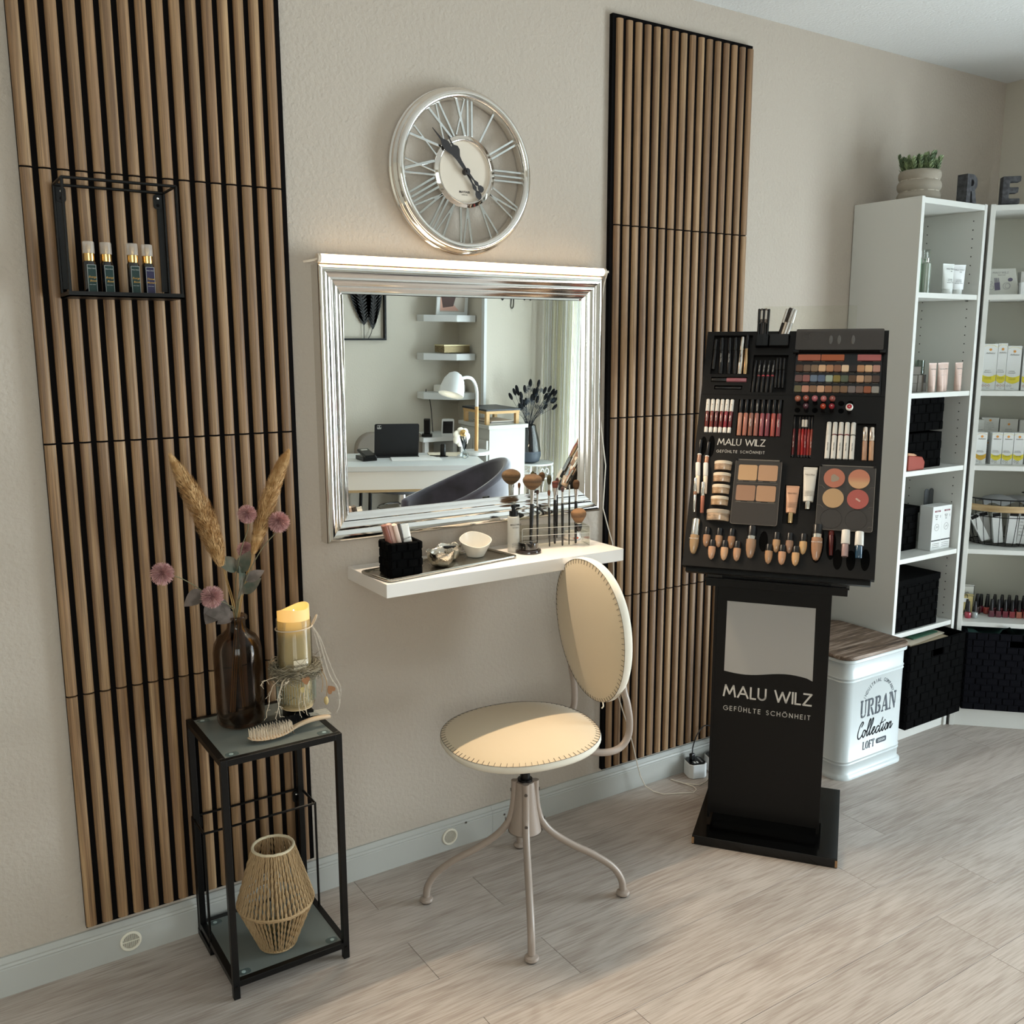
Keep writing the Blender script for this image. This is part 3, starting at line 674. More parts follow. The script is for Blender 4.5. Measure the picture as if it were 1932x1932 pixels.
# ------------------------------------------------------------------ swivel chair
ch = thing('swivel_chair', 'cream upholstered swivel chair with stitched round seat and four taupe legs', 'chair', (1.394, -.356, 0))
clo = mat('seat_fabric', '#c8b698', .85, sheen=.3, bump=(.35, (900, 900, 900), .0006))
clos = mat('seat_side_fabric', '#dcd3c2', .85, bump=(.5, (1100, 1100, 1100), .0006))
taupe = mat('taupe_metal', '#9b8c80', .32, spec=.5)
thread = mat('thread', '#4b423c', .8)
def smooth_path(pts, k=6):
    P = [Vector(p) for p in pts]; P = [P[0]*2-P[1]]+P+[P[-1]*2-P[-2]]; out = []
    for i in range(1, len(P)-2):
        for j in range(k):
            t = j/k; a, b, c, d = P[i-1], P[i], P[i+1], P[i+2]
            out.append(.5*((2*b)+(c-a)*t+(2*a-5*b+4*c-d)*t*t+(3*b-a-3*c+d)*t**3))
    return out+[P[-2]]
feet = [(-.237, .134), (-.138, -.233), (.236, -.139), (.140, .238)]
for fx, fy in feet:
    r = math.hypot(fx, fy); ux, uy = fx/r, fy/r
    leg = obj('leg', MB().tube(smooth_path([(ux*d, uy*d, z) for d, z in ((.028, .352), (.029, .31), (.034, .268), (.046, .232), (.075, .196), (.13, .158), (.19, .126), (.243, .088), (.268, .05), (.2735, .018))]), .0098, 12), taupe, ch)
    obj('foot', MB().lathe([(.008, .022), (.008, .018), (.017, .014), (.019, .008), (.016, .003), (.012, .002)][::-1], 20, T((ux*.2735, uy*.2735, 0))), taupe, leg)
    obj('foot_pad', MB().cyl(.014, 0, .0025, 20, T((ux*.2735, uy*.2735, 0))), blackp, leg)
    for z, d in ((.325, .0385), (.240, .053)): obj('screw', MB().cyl(.0045, 0, .0015, 12, T((ux*d, uy*d, z)) @ RZ(math.degrees(math.atan2(uy, ux))) @ RY(90)), mat('screw_dark', '#5a524c', .4, .6), leg)
obj('hub', MB().lathe([(.047, .207), (.0455, .207), (.034, .27), (.026, .350), (.018, .350)], 24), taupe, ch)
fins = MB()
for fx, fy in feet:
    r = math.hypot(fx, fy); ux, uy = fx/r, fy/r; p = Vector((-uy, ux, 0))*.0018
    q = [Vector((ux*d, uy*d, z)) for d, z in ((0, .207), (.060, .210), (.038, .26), (.028, .350), (0, .350))]
    fins.add([v-p for v in q]+[v+p for v in q], [(4, 3, 2, 1, 0), (5, 6, 7, 8, 9)]+[(i, (i+1) % 5, 5+(i+1) % 5, 5+i) for i in range(5)])
obj('column_skirt', fins, taupe, ch, smooth=0)
obj('spindle', MB().cyl(.0135, .350, .468, 20).cyl(.020, .351, .357, 24), blackp, ch)
obj('seat_plate', MB().cyl(.08, .458, .464, 24), blackp, ch)
def cushion(parent, M, rx, ry, th, dome, name, sq=2.3, asym=0, nst=84):
    n = 72
    def R(a):
        e = (abs(math.cos(a))**sq+abs(math.sin(a))**sq)**(-1/sq)
        return rx*e*math.cos(a), ry*e*math.sin(a)*(1+asym*math.cos(a))
    rows = [(.0, dome), (.25, dome*.96), (.5, dome*.82), (.72, dome*.60), (.88, dome*.32), (.965, dome*.08), (.99, 0)]
    vs = [(0, 0, th+dome)]; fs = []
    for f, z in rows[1:]:
        for k in range(n): x, y = R(2*PI*k/n); vs.append((x*f, y*f, th+z))
    for k in range(n): fs.append((0, 1+k, 1+(k+1) % n))
    for i in range(len(rows)-2):
        for k in range(n): a = 1+i*n; fs.append((a+k, a+n+k, a+n+(k+1) % n, a+(k+1) % n))
    obj('%s_top' % name, MB().add(vs, fs, M), clo, parent, smooth=80)
    vs = []; fs = []
    for f, z in ((.988, th+.0005), (1.0, th*.8), (1.003, th*.45), (.985, th*.15), (.93, 0)):
        for k in range(n): x, y = R(2*PI*k/n); vs.append((x*f, y*f, z))
    for i in range(4):
        for k in range(n): a = i*n; fs.append((a+k, a+n+k, a+n+(k+1) % n, a+(k+1) % n))
    fs.append(tuple(4*n+k for k in range(n)))
    obj('%s_side' % name, MB().add(vs, fs, M), clos, parent, smooth=80)
    m = MB(); Mi = M
    for k in range(nst*2):
        a = 2*PI*k/(nst*2); x, y = R(a); a2 = a+.004; 
        p0 = M @ Vector((x*.992, y*.992, th+.0008)); p1 = M @ Vector((x*.935, y*.935, th+dome*.165+.0008))
        if k % 2 == 0: m.bar(p0, p1, .0008, .0008)
    ring = [M @ Vector((R(2*PI*k/90)[0]*.992, R(2*PI*k/90)[1]*.992, th+.0006)) for k in range(90)]
    m.tube(ring, .0006, 4, closed=True)
    obj('%s_stitching' % name, m, thread, parent, smooth=0, kind='stuff')
cushion(ch, T((-.006, .014, .464)) @ RZ(-8) @ RY(-1.5), .212, .208, .022, .024, 'seat', 2.25)
BK = T((.232, .006, .733)) @ RZ(-4) @ RY(-90) @ Matrix.Rotation(rad(-5), 4, 'Y') @ T((0, 0, -.018))
cushion(ch, BK, .206, .169, .030, .018, 'backrest', 2.12, .07, 78)
for s_, lo in ((1, 0), (-1, 0)):
    y = .125*s_+.012
    obj('back_support', MB().tube(smooth_path([(.05, y*.55, .444), (.13, y*.85, .436), (.19, y, .426), (.238, y, .428), (.266, y, .455), (.270, y, .50), (.262, y*.98, .55), (.250, y*.95, .60), (.246, y*.92, .70)]), .0098, 12), taupe, ch)
obj('tie', MB().tube(smooth_path([(.226, -.050, .541), (.223, -.056, .532), (.219, -.054, .526)]), .002, 6), clos, ch)

# ------------------------------------------------------------------ glass side table
TX0, TX1, TY0, TY1, TZ = .590, .882, -.328, -.034, .597
tb = thing('side_table', 'tall black metal side table with frosted glass shelves in front of the slat panel', 'table', ((TX0+TX1)/2, (TY0+TY1)/2, 0))
cx, cy = (TX0+TX1)/2, (TY0+TY1)/2; hx, hy = (TX1-TX0)/2, (TY1-TY0)/2; lw = .0155
for sx, sy in ((-1, -1), (1, -1), (1, 1), (-1, 1)):
    l = obj('leg', MB().box(sx*(hx-lw/2)-lw/2, sx*(hx-lw/2)+lw/2, sy*(hy-lw/2)-lw/2, sy*(hy-lw/2)+lw/2, 0, TZ), black, tb, smooth=0, bevel=.001)
    obj('bolt', MB().cyl(.0045, 0, .002, 12, T((sx*(hx-lw/2), sy*hy if sy < 0 else hy, .031)) @ RX(90 if sy < 0 else -90)), blackp, l)
for z in (TZ-lw, .030):
    for sy in (-1, 1): obj('rail', MB().box(-hx+lw, hx-lw, sy*(hy-lw/2)-lw/2, sy*(hy-lw/2)+lw/2, z, z+lw), black, tb, smooth=0, bevel=.001)
    for sx in (-1, 1): obj('rail', MB().box(sx*(hx-lw/2)-lw/2, sx*(hx-lw/2)+lw/2, -hy+lw, hy-lw, z, z+lw), black, tb, smooth=0, bevel=.001)
frost = mat('frosted_glass', '#98a19c', .28, trans=.55, ior=1.3)
fdisc = mat('suction_pad', '#5c6a68', .3, alpha=.7)
for z in (TZ-.006, .0395):
    g = obj('glass_shelf', MB().box(-hx+lw, hx-lw, -hy+lw, hy-lw, z, z+.005), frost, tb, smooth=0)
    for sx in (-1, 1):
        for sy in (-1, 1):
            obj('corner_pad', MB().prism(rrect(.030, .022, .009, 4, sx*(hx-lw-.020), sy*(hy-lw-.014)), z+.0052, z+.0056), fdisc, g)
            obj('pad_dot', MB().cyl(.005, z+.0056, z+.0062, 14, T((sx*(hx-lw-.018), sy*(hy-lw-.014), 0))), mat('pad_clear', '#9fb0ae', .2), g)
def bristly(m, pts, r, n, L, thick=.0006, seed=1, spread=.8, forward=.6):
    """fine hairs along a path, leaning forward"""
    rg = random.Random(seed); P = smooth_path(pts, 8); k = len(P)
    for _ in range(n):
        f = rg.random(); i = min(int(f*(k-1)), k-2); p = P[i].lerp(P[i+1], rg.random()); d = (P[i+1]-P[i]).normalized()
        a = d.orthogonal().normalized(); b = d.cross(a); t = rg.uniform(0, 2*PI); o = a*math.cos(t)+b*math.sin(t)
        R = r(f); q = p+o*R*rg.uniform(.2, .85); e = p+o*R*rg.uniform(.8, 1.1)*spread*1.4+d*L*rg.uniform(.5, 1.0)*forward
        side = d.cross(o)*thick
        mid = q.lerp(e, .55)+o*R*.12
        m.add([q-side, q+side, mid+side*.8, e, mid-side*.8], [(0, 1, 2, 4), (4, 2, 3)])
# brown glass bottle vase with dried stems
VX, VY = .701, -.128
vz = thing('bottle_vase', 'smoky brown glass bottle vase holding dried stems on the side table', 'vase', (VX, VY, TZ))
brn = glassy('smoky_glass', '#cfc5bc', .04)
obj('glass', MB().lathe([(.045, .001), (.053, .004), (.057, .014), (.058, .03), (.058, .185), (.055, .205), (.046, .222), (.032, .232), (.024, .240), (.022, .250), (.022, .262), (.027, .265), (.0275, .271), (.025, .275), (.021, .274), (.019, .262), (.0195, .245), (.030, .228), (.044, .217), (.052, .200), (.0555, .185), (.0555, .030), (.050, .012), (.030, .008), (.0005, .008)], 48), brn, vz, smooth=60)
stemm = mat('dry_stem', '#a5824f', .8); stemg = mat('grey_stem', '#6f6a50', .8)
def pampas(name, label, pts, plume, rmax, seed):
    t = thing(name, label, 'dried flower'); P = smooth_path(pts, 8)
    for k, (dx, dy) in enumerate(((0, 0), (.006, .003), (-.004, .005))[:3 if seed == 2 else 2]):
        obj('stem', MB().tube([p+Vector((dx, dy, 0))*(1-i/len(P)*.5) for i, p in enumerate(P)], [.0018-.0008*i/len(P) for i in range(len(P))], 6), stemm, t)
    core = MB(); Q = smooth_path(plume, 6); k = len(Q)
    prof = lambda f: rmax*(math.sin(PI*min(1, (f*.92+.06)))**.7)*(1-.35*f)
    core.tube(Q, [max(.001, prof(i/(k-1))*.42) for i in range(k)], 10)
    pc = obj('plume', core, mat('pampas_core', '#c39a62', .95, var=('#956c3e', (70, 70, 70), 3, .35, .65), bump=(1, (260, 260, 260), .006)), t)
    m = MB(); bristly(m, plume, prof, 7500 if rmax > .02 else 4200, .034, .0005, seed)
    obj('plume_hairs', m, mat('pampas_hair', '#dcb682', .95, var=('#b58a56', (60, 60, 60), 2, .4, .6)), t, smooth=0, kind='stuff')
neck = Vector((VX, VY, TZ+.27))
pampas('pampas_grass', 'long tan pampas plume leaning towards the wall rack in the brown vase', [(VX+.012, VY+.02, TZ+.03), (VX-.004, VY, TZ+.275), (.682, -.132, .96), (.671, -.138, 1.02)], [(.671, -.138, 1.00), (.655, -.142, 1.06), (.628, -.148, 1.14), (.595, -.152, 1.21), (.571, -.155, 1.262)], .030, 1)
pampas('pampas_grass', 'upright tan pampas plume leaning towards the mirror in the brown vase', [(VX-.02, VY, TZ+.03), (VX+.006, VY, TZ+.275), (.735, -.132, .97), (.752, -.136, 1.03)], [(.749, -.138, 1.02), (.768, -.140, 1.08), (.795, -.145, 1.16), (.822, -.150, 1.225), (.838, -.152, 1.255)], .023, 2)
pinkf = mat('flower_pink', '#d3a8a0', .9, var=('#b58584', (90, 90, 90), 2, .35, .65)); leafm = mat('dusty_leaf', '#454b3e', .8, var=('#625a4c', (30, 30, 30), 2, .4, .6)); leafp = mat('mauve_leaf', '#6f635c', .8, var=('#544b44', (30, 30, 30), 2, .4, .6))
def puff(m, c, r, n, seed, flat=1.0):
    rg = random.Random(seed)
    for _ in range(n):
        d = Vector((rg.gauss(0, 1), rg.gauss(0, 1), rg.gauss(0, 1)*flat)).normalized(); a = d.orthogonal().normalized()*.00045
        a = Matrix.Rotation(rg.uniform(0, PI), 3, d) @ a; q = Vector(c)+d*r*.3; e = Vector(c)+d*r*rg.uniform(.85, 1.08)+Vector((0, 0, -.002))
        m.add([q-a*.5, q+a*.5, e+a, e-a], [(0, 1, 2, 3)])
def leaf(m, p, d, n, L, wd, bend=.25):
    d = Vector(d).normalized(); n = Vector(n); n = (n-d*n.dot(d)).normalized(); s = d.cross(n); p = Vector(p); vs = []; k = 7
    for i in range(k+1):
        f = i/k; w = wd*math.sin(PI*min(1, f**.8*.97+.03))**.9; c = p+d*L*f-n*bend*L*f*f
        vs += [c-s*w+n*w*.25, c, c+s*w+n*w*.25]
    fs = []
    for i in range(k):
        for j in (0, 1): a = i*3+j; fs.append((a, a+1, a+4, a+3))
    m.add(vs, fs)
def flower(label, pts, r, seed, leaves=()):
    t = thing('allium_flower', label, 'dried flower', group='pink globe flowers in the brown vase'); P = smooth_path(pts, 6)
    obj('stem', MB().tube(P, .0012, 6), stemg, t)
    obj('flower_core', MB().sphere(r*.32, pts[-1]), mat('flower_core', '#8f6663', .9), t)
    m = MB(); puff(m, pts[-1], r, 1700, seed); obj('petals', m, pinkf, t, smooth=0, kind='stuff')
    for lp, ld, ln, L, wd, mm in leaves:
        m = MB(); leaf(m, lp, ld, ln, L, wd); obj('leaf', m, mm, t, smooth=60)
v = Vector
flower('pink globe flower hanging far out over the slat panel, the lowest leaning one', [(VX+.01, VY, TZ+.12), (VX-.002, VY, TZ+.275), (.670, -.14, .905), (.625, -.15, .945), (.575, -.155, .985), (.530, -.160, 1.006)], .026, 11,
       [((.625, -.15, .945), (-.9, -.1, -.35), (0, -.7, .7), .055, .020, leafp), ((.660, -.14, .915), (-.5, -.3, -.6), (0, -1, .3), .060, .026, leafp)])
flower('pink globe flower low beside the left pampas stem, above the mauve leaves', [(VX, VY, TZ+.12), (VX, VY-.004, TZ+.275), (.680, -.15, .905), (.652, -.165, .925), (.636, -.17, .938)], .026, 12,
       [((.684, -.145, .895), (-.9, -.25, .1), (0, -.9, .5), .062, .028, leafp), ((.69, -.14, .885), (-.6, -.2, -.35), (.2, -.9, .3), .045, .016, leafp)])
flower('pink globe flower at the top between the two pampas plumes', [(VX, VY, TZ+.12), (VX+.003, VY, TZ+.275), (.706, -.13, .96), (.722, -.14, 1.04), (.737, -.145, 1.085), (.735, -.15, 1.122)], .022, 13,
       [((.712, -.13, .985), (-.75, -.2, .55), (0, -.8, .5), .062, .020, leafm), ((.713, -.13, .975), (.35, -.3, .85), (-.4, -.8, .2), .060, .018, leafm)])
flower('pink globe flower in front of the right pampas plume, with long bare stem', [(VX, VY, TZ+.12), (VX+.006, VY, TZ+.275), (.725, -.135, .95), (.765, -.15, 1.03), (.800, -.158, 1.070), (.808, -.16, 1.097)], .026, 14,
       [((.728, -.135, .955), (.8, -.2, .45), (0, -.8, .5), .050, .014, leafp), ((.72, -.135, .925), (.6, -.35, .6), (-.3, -.8, .3), .055, .014, leafm)])
flower('small pink globe flower half hidden behind the dusty green leaves', [(VX, VY, TZ+.12), (VX+.004, VY, TZ+.275), (.718, -.125, .95), (.728, -.12, 1.00), (.735, -.118, 1.030)], .019, 15,
       [((.716, -.13, .93), (.1, -.3, .9), (.6, -.7, 0), .065, .018, leafm), ((.708, -.13, .91), (.3, -.3, .8), (.6, -.7, 0), .05, .012, leafm)])
# candle in glass with moss wreath
CX, CY = .826, -.182
cd = thing('candle_block', 'black square wooden block under the candle glass', 'stand', (CX+.002, CY, TZ), (0, 0, rad(4)))
obj('block', MB().box(-.030, .030, -.026, .026, 0, .024), blackp, cd, smooth=0, bevel=.001)
cz = TZ+.024
gl = thing('candle_glass', 'tall ribbed glass on the black block holding the pillar candle, with a moss wreath', 'candle holder', (CX, CY, cz))
obj('glass', MB().lathe([(.026, .0), (.031, .003), (.044, .018), (.047, .035), (.046, .085), (.043, .105), (.0425, .235), (.0415, .236), (.0408, .235), (.0415, .107), (.044, .085), (.045, .036), (.040, .018), (.025, .008), (.0005, .008)], 44), glassy('candle_glass_clear', '#f3f4f0', .04), gl, smooth=60)
m = MB(); rg = random.Random(5)
for k in range(44):
    a = 2*PI*k/44; m.tube([(.0472*math.cos(a), .0472*math.sin(a), .030), (.0472*math.cos(a), .0472*math.sin(a), .085), (.044*math.cos(a), .044*math.sin(a), .104)], .0007, 4)
obj('ribs', m, mat('rib_glass', '#aeb2a4', .2, alpha=.55), gl)
m = MB()
for k in range(60):
    a = rg.uniform(0, 2*PI); p = Vector((.036*math.cos(a), .036*math.sin(a), rg.uniform(.02, .07))); pts = [p]
    for j in range(5): p = p+Vector((rg.uniform(-.014, .014), rg.uniform(-.014, .014), rg.uniform(-.010, .010))); p.x, p.y = [q*min(1, .040/max(1e-6, math.hypot(p.x, p.y))) for q in (p.x, p.y)]; pts.append(p.copy())
    m.tube(smooth_path(pts, 3), .0006, 4)
obj('moss_inside', m, mat('dry_moss', '#7d735c', .9), gl, kind='stuff')
m = MB()
for k in range(420):
    a = rg.uniform(0, 2*PI); R = rg.uniform(.046, .060); p = Vector((R*math.cos(a), R*math.sin(a), rg.uniform(.094, .120))); pts = [p.copy()]
    da = rg.choice((-1, 1))*rg.uniform(.1, .25)
    for j in range(5):
        a += da; R = min(.066, max(.046, R+rg.uniform(-.006, .008))); p = Vector((R*math.cos(a), R*math.sin(a), p.z+rg.uniform(-.008, .008))); pts.append(p.copy())
    m.tube(smooth_path(pts, 3), .0006, 4)
obj('moss_wreath', m, mat('moss_grey', '#6c6351', .95, var=('#9a8f78', (60, 60, 60), 2, .4, .6)), gl, kind='stuff')
m = MB()
for k in range(7):   # bleached trailing twigs, hanging on the vase side and in front
    a = rad(rg.uniform(195, 275)); p = Vector((.052*math.cos(a), .052*math.sin(a), .105)); d = Vector((math.cos(a), math.sin(a), -.2)); pts = [p.copy()]
    for j in range(9):
        p = p+Vector((d.x*.004*(3-j*.3)+rg.uniform(-.004, .004), d.y*.003+rg.uniform(-.003, .003), -.005-.0013*j if k < 5 else -.001)); pts.append(p.copy())
        if j > 2:
            q = p+Vector((rg.uniform(-.012, .012), rg.uniform(-.006, .004), rg.uniform(-.012, .004))); m.tube([p, (p+q)/2+Vector((0, 0, .002)), q], .0005, 4)
    m.tube(smooth_path(pts, 3), .0008, 5)
obj('twigs', m, mat('bleached_twig', '#cdbba2', .8), gl, kind='stuff')
heart = [(0, -.011), (.006, -.005), (.010, .001), (.0105, .006), (.007, .0095), (.003, .009), (0, .006), (-.003, .009), (-.007, .0095), (-.0105, .006), (-.010, .001), (-.006, -.005)]
hw = mat('rust_heart', '#8a5c35', .6)
obj('heart', MB().prism(heart, -.0008, .0008, T((.002, -.0635, .094)) @ RX(80) @ RZ(5)), hw, gl, smooth=0)
obj('heart', MB().prism(heart, -.0008, .0008, T((.060, -.022, .100)) @ RZ(70) @ RX(85)), hw, gl, smooth=0)
obj('heart', MB().prism([(x*1.05, y*1.05) for x, y in heart], -.0008, .0008, T((.078, -.030, .046)) @ RX(80) @ RZ(-150)), hw, gl, smooth=0)
obj('wood_disc', MB().cyl(.007, -.0008, .0008, 20, T((-.008, -.062, .072)) @ RX(85)), mat('pale_disc', '#b09a5e', .6), gl)
obj('seed_pod', MB().sphere(.006, (.066, -.028, .018), sc=(1, 1, 1.8)), mat('seed_pod', '#c6ad78', .6), gl)
obj('pod_stem', MB().tube(smooth_path([(.058, -.02, .10), (.068, -.028, .07), (.068, -.028, .028)]), .0008, 5).tube(smooth_path([(.050, -.025, .10), (.058, -.030, .07), (.052, -.034, .045)]), .0008, 5), mat('raffia', '#b08c5c', .8), gl)
rb = MB()
rb.tube([(.0445*math.cos(2*PI*k/40), .0445*math.sin(2*PI*k/40), .213+.003*math.cos(2*PI*k/40+1)) for k in range(40)], .0016, 5, closed=True)
rb.tube(smooth_path([(.043, -.008, .213), (.052, -.010, .232), (.056, -.012, .238), (.052, -.014, .228), (.045, -.010, .214)]), .0016, 5)
obj('ribbon_band', rb, mat('ribbon', '#d8c6ae', .5, alpha=.75), gl)
for k, (dx, w_) in enumerate(((0, .0022), (.004, .0018), (-.003, .0015))):
    pts = smooth_path([(.044, -.010, .212), (.056+dx, -.020, .18), (.066+dx*2, -.026, .13), (.078+dx*3, -.030, .08), (.096+dx*2, -.032, .045), (.100, -.03, .0), (.088+dx, -.03, -.02)], 5) if k < 2 else smooth_path([(.044, -.010, .212), (.052, -.022, .16), (.060, -.028, .11), (.070, -.030, .07)], 5)
    m = MB(); vs = []
    for p in pts: vs += [p+Vector((0, -w_*.5, 0))+Vector((-w_, 0, 0)), p+Vector((w_, w_*.5, 0))]
    m.add(vs, [(2*i, 2*i+1, 2*i+3, 2*i+2) for i in range(len(pts)-1)]); obj('ribbon_tail', m, mat('ribbon_sheer', '#dccdb8', .6, alpha=.22), gl)
obj('name_label', MB().box(-.020, .012, -.0445, -.0440, .118, .142), mat('paper_label', '#cfc0a4', .8), gl, smooth=0)
text('lettering', 'Glücklich', .009, ink, gl, T((-.004, -.0449, .127)) @ RX(90), shear=.3)
tag(gl, gl['label'], 'candle holder')
wax = bpy.data.materials.new('led_wax'); wax.use_nodes = True; nt = wax.node_tree; b = nt.nodes['Principled BSDF']
b.inputs['Base Color'].default_value = (*lin('#cdb288'), 1); b.inputs['Roughness'].default_value = .6; b.inputs['Emission Color'].default_value = (1.0, .50, .08, 1)
tcn = nt.nodes.new('ShaderNodeTexCoord'); sp = nt.nodes.new('ShaderNodeSeparateXYZ'); mrg = nt.nodes.new('ShaderNodeMapRange')
mrg.inputs[1].default_value = .185; mrg.inputs[2].default_value = .245; mrg.inputs[3].default_value = 0; mrg.inputs[4].default_value = .42; mrg.interpolation_type = 'SMOOTHERSTEP'
nt.links.new(tcn.outputs['Object'], sp.inputs[0]); nt.links.new(sp.outputs[2], mrg.inputs[0]); nt.links.new(mrg.outputs[0], b.inputs['Emission Strength'])
cn = thing('led_candle', 'cream LED pillar candle glowing amber at its wavy top', 'candle', (CX, CY, cz))
n = 48; vs = []; rows = [(.039, .010), (.039, .10), (.039, .18), (.039, .22), (.039, 1), (.0365, 1), (.036, .243), (.0005, .240)]
for r, z in rows:
    for k in range(n):
        a = 2*PI*k/n; top = .262+.005*math.sin(a*2+.6)+.006*math.sin(a+2.4)
        vs.append((r*math.cos(a), r*math.sin(a), top if z == 1 else z))
obj('wax_body', MB().add(vs, [(i*n+k, i*n+(k+1) % n, (i+1)*n+(k+1) % n, (i+1)*n+k) for i in range(len(rows)-1) for k in range(n)]+[tuple(range(n-1, -1, -1))]), wax, cn, smooth=50)
obj('flame', MB().lathe([(.0035, .243), (.0045, .247), (.002, .255), (.0003, .259)], 14, T((0, -.004, 0))), mat('flame', '#ffffff', .5, emit='#fff3d8', es=7), cn)
# hairbrush and combs
hbm = mat('wheat_plastic', '#b9a184', .55)
t = thing('hair_brush', 'beige vented hairbrush lying bristles up at the front of the side table', 'hairbrush', (.735, -.262, TZ+.001), (0, 0, rad(2)))
vs = []; fs = []; sp_ = [(-.062, .004, .010), (-.055, .013, .006), (-.035, .022, .003), (-.008, .026, .0025), (.020, .023, .003), (.042, .014, .006), (.058, .0075, .011), (.08, .0075, .016), (.105, .0095, .0185), (.135, .0095, .0165), (.150, .005, .014)]
for x, w_, z in sp_:
    for k in range(10): a = 2*PI*k/10; vs.append((x, w_*math.cos(a), z+(.0028 if x < .05 else .0058)*math.sin(a)+.003))
for i in range(len(sp_)-1):
    for k in range(10): fs.append((i*10+k, i*10+(k+1) % 10, (i+1)*10+(k+1) % 10, (i+1)*10+k))
fs += [tuple(range(9, -1, -1)), tuple((len(sp_)-1)*10+k for k in range(10))]
obj('brush_body', MB().add(vs, fs), hbm, t, smooth=70, subd=1)
m = MB(); sl = MB()
for i in range(15):
    x = -.054+i*.0072; wm = .024*math.sin(PI*min(1, (x+.066)/.125))**.6
    for j in range(7):
        y = -wm+2*wm*j/6; z = .006+.00006*((x-.0)*100)**2*.8
        m.tube([(x, y*.85, z), (x+rg.uniform(-.001, .001)-.002, y*.9, z+.024)], [.0008, .0005], 4)
for i in range(7): x = -.045+i*.015; sl.box(x-.0007, x+.0007, -.024, .024, .0062, .0068)
obj('bristles', m, mat('wheat_bristle', '#d9c7ae', .6), t, kind='stuff')
obj('vent_slot', sl, mat('slot_dark', '#5a4a38', .8), t, smooth=0)
t = thing('tail_comb', 'black tail comb standing behind the beige hairbrush', 'comb', (.772, -.225, TZ+.001), (rad(-12), 0, rad(5)))
m = MB(); m.box(-.052, .055, -.0015, .0015, 0, .007)
for k in range(40): x = -.051+k*.0026; m.box(x, x+.0013, -.001, .001, .006, .026)
obj('comb', m, blackp, t, smooth=0)
t = thing('wide_comb', 'pale comb with long thin teeth lying beside the candle glass', 'comb', (.872, -.212, TZ+.002), (0, 0, rad(-3)))
m = MB()
for k in range(6): m.tube([(-.03, -.014+k*.006, .016), (.024, -.018+k*.0068, .013)], .0007, 5)
obj('teeth', m, mat('pale_tooth', '#d6cbb6', .5), t)
obj('comb_spine', MB().box(-.036, -.029, -.017, .019, .006, .020), blackp, t, smooth=0, bevel=.001)
# rope lantern on the lower shelf
lt = thing('rope_lantern', 'double-cone lantern of natural twine standing on the lower glass shelf', 'lantern', (.729, -.238, .0455))
tw = mat('twine', '#ac906a', .85, bump=(1, (500, 500, 160), .002)); twl = mat('twine_pale', '#d8c8a8', .85, bump=(1, (500, 500, 500), .002))
Rt, Rm, Rb_, zt_, zm = .049, .092, .044, .264, .120
def twist(a, b, r, n=26, ph=0):
    """two-ply twisted cord"""
    a = Vector(a); b = Vector(b); d = (b-a).normalized(); u = d.orthogonal().normalized(); w_ = d.cross(u); m = MB()
    for s_ in (0, PI):
        m.tube([a.lerp(b, i/n)+(u*math.cos(i*.95+s_+ph)+w_*math.sin(i*.95+s_+ph))*r*.55 for i in range(n+1)], r*.62, 5)
    return m
for k in range(54):
    a0 = 2*PI*k/54+random.uniform(-.03, .03); a1 = 2*PI*k/54+random.uniform(-.02, .02); a2 = a0+random.uniform(-.03, .03)
    p0 = (Rt*math.cos(a0), Rt*math.sin(a0), zt_); p1 = (Rm*math.cos(a1), Rm*math.sin(a1), zm); p2 = (Rb_*math.cos(a2), Rb_*math.sin(a2), .004)
    m = twist(p0, p1, .0028, 22, k); m2 = twist(p1, p2, .0026, 18, k*2); m.add(m2.v, m2.f); obj('twine_strand', m, tw, lt)
def coil(R, z, r, mm, nm, loose=0):
    pts = [(R*math.cos(2*PI*k/64), R*math.sin(2*PI*k/64), z+(random.uniform(-loose, loose))) for k in range(64)]
    obj(nm, MB().tube(pts, r, 8, closed=True), mm, lt)
coil(Rt, zt_, .0036, twl, 'rim', .0006); coil(Rb_, .006, .0035, tw, 'base_ring'); coil(Rm, zm, .0030, tw, 'belt', .0008); coil(Rm*.985, zm-.004, .0026, tw, 'belt', .0008)
obj('candle_cup', MB().lathe([(.026, .002), (.030, .004), (.031, .055), (.029, .055), (.028, .006), (.001, .005)], 28), glassy('cup_glass', '#e6eae6', .05), lt)
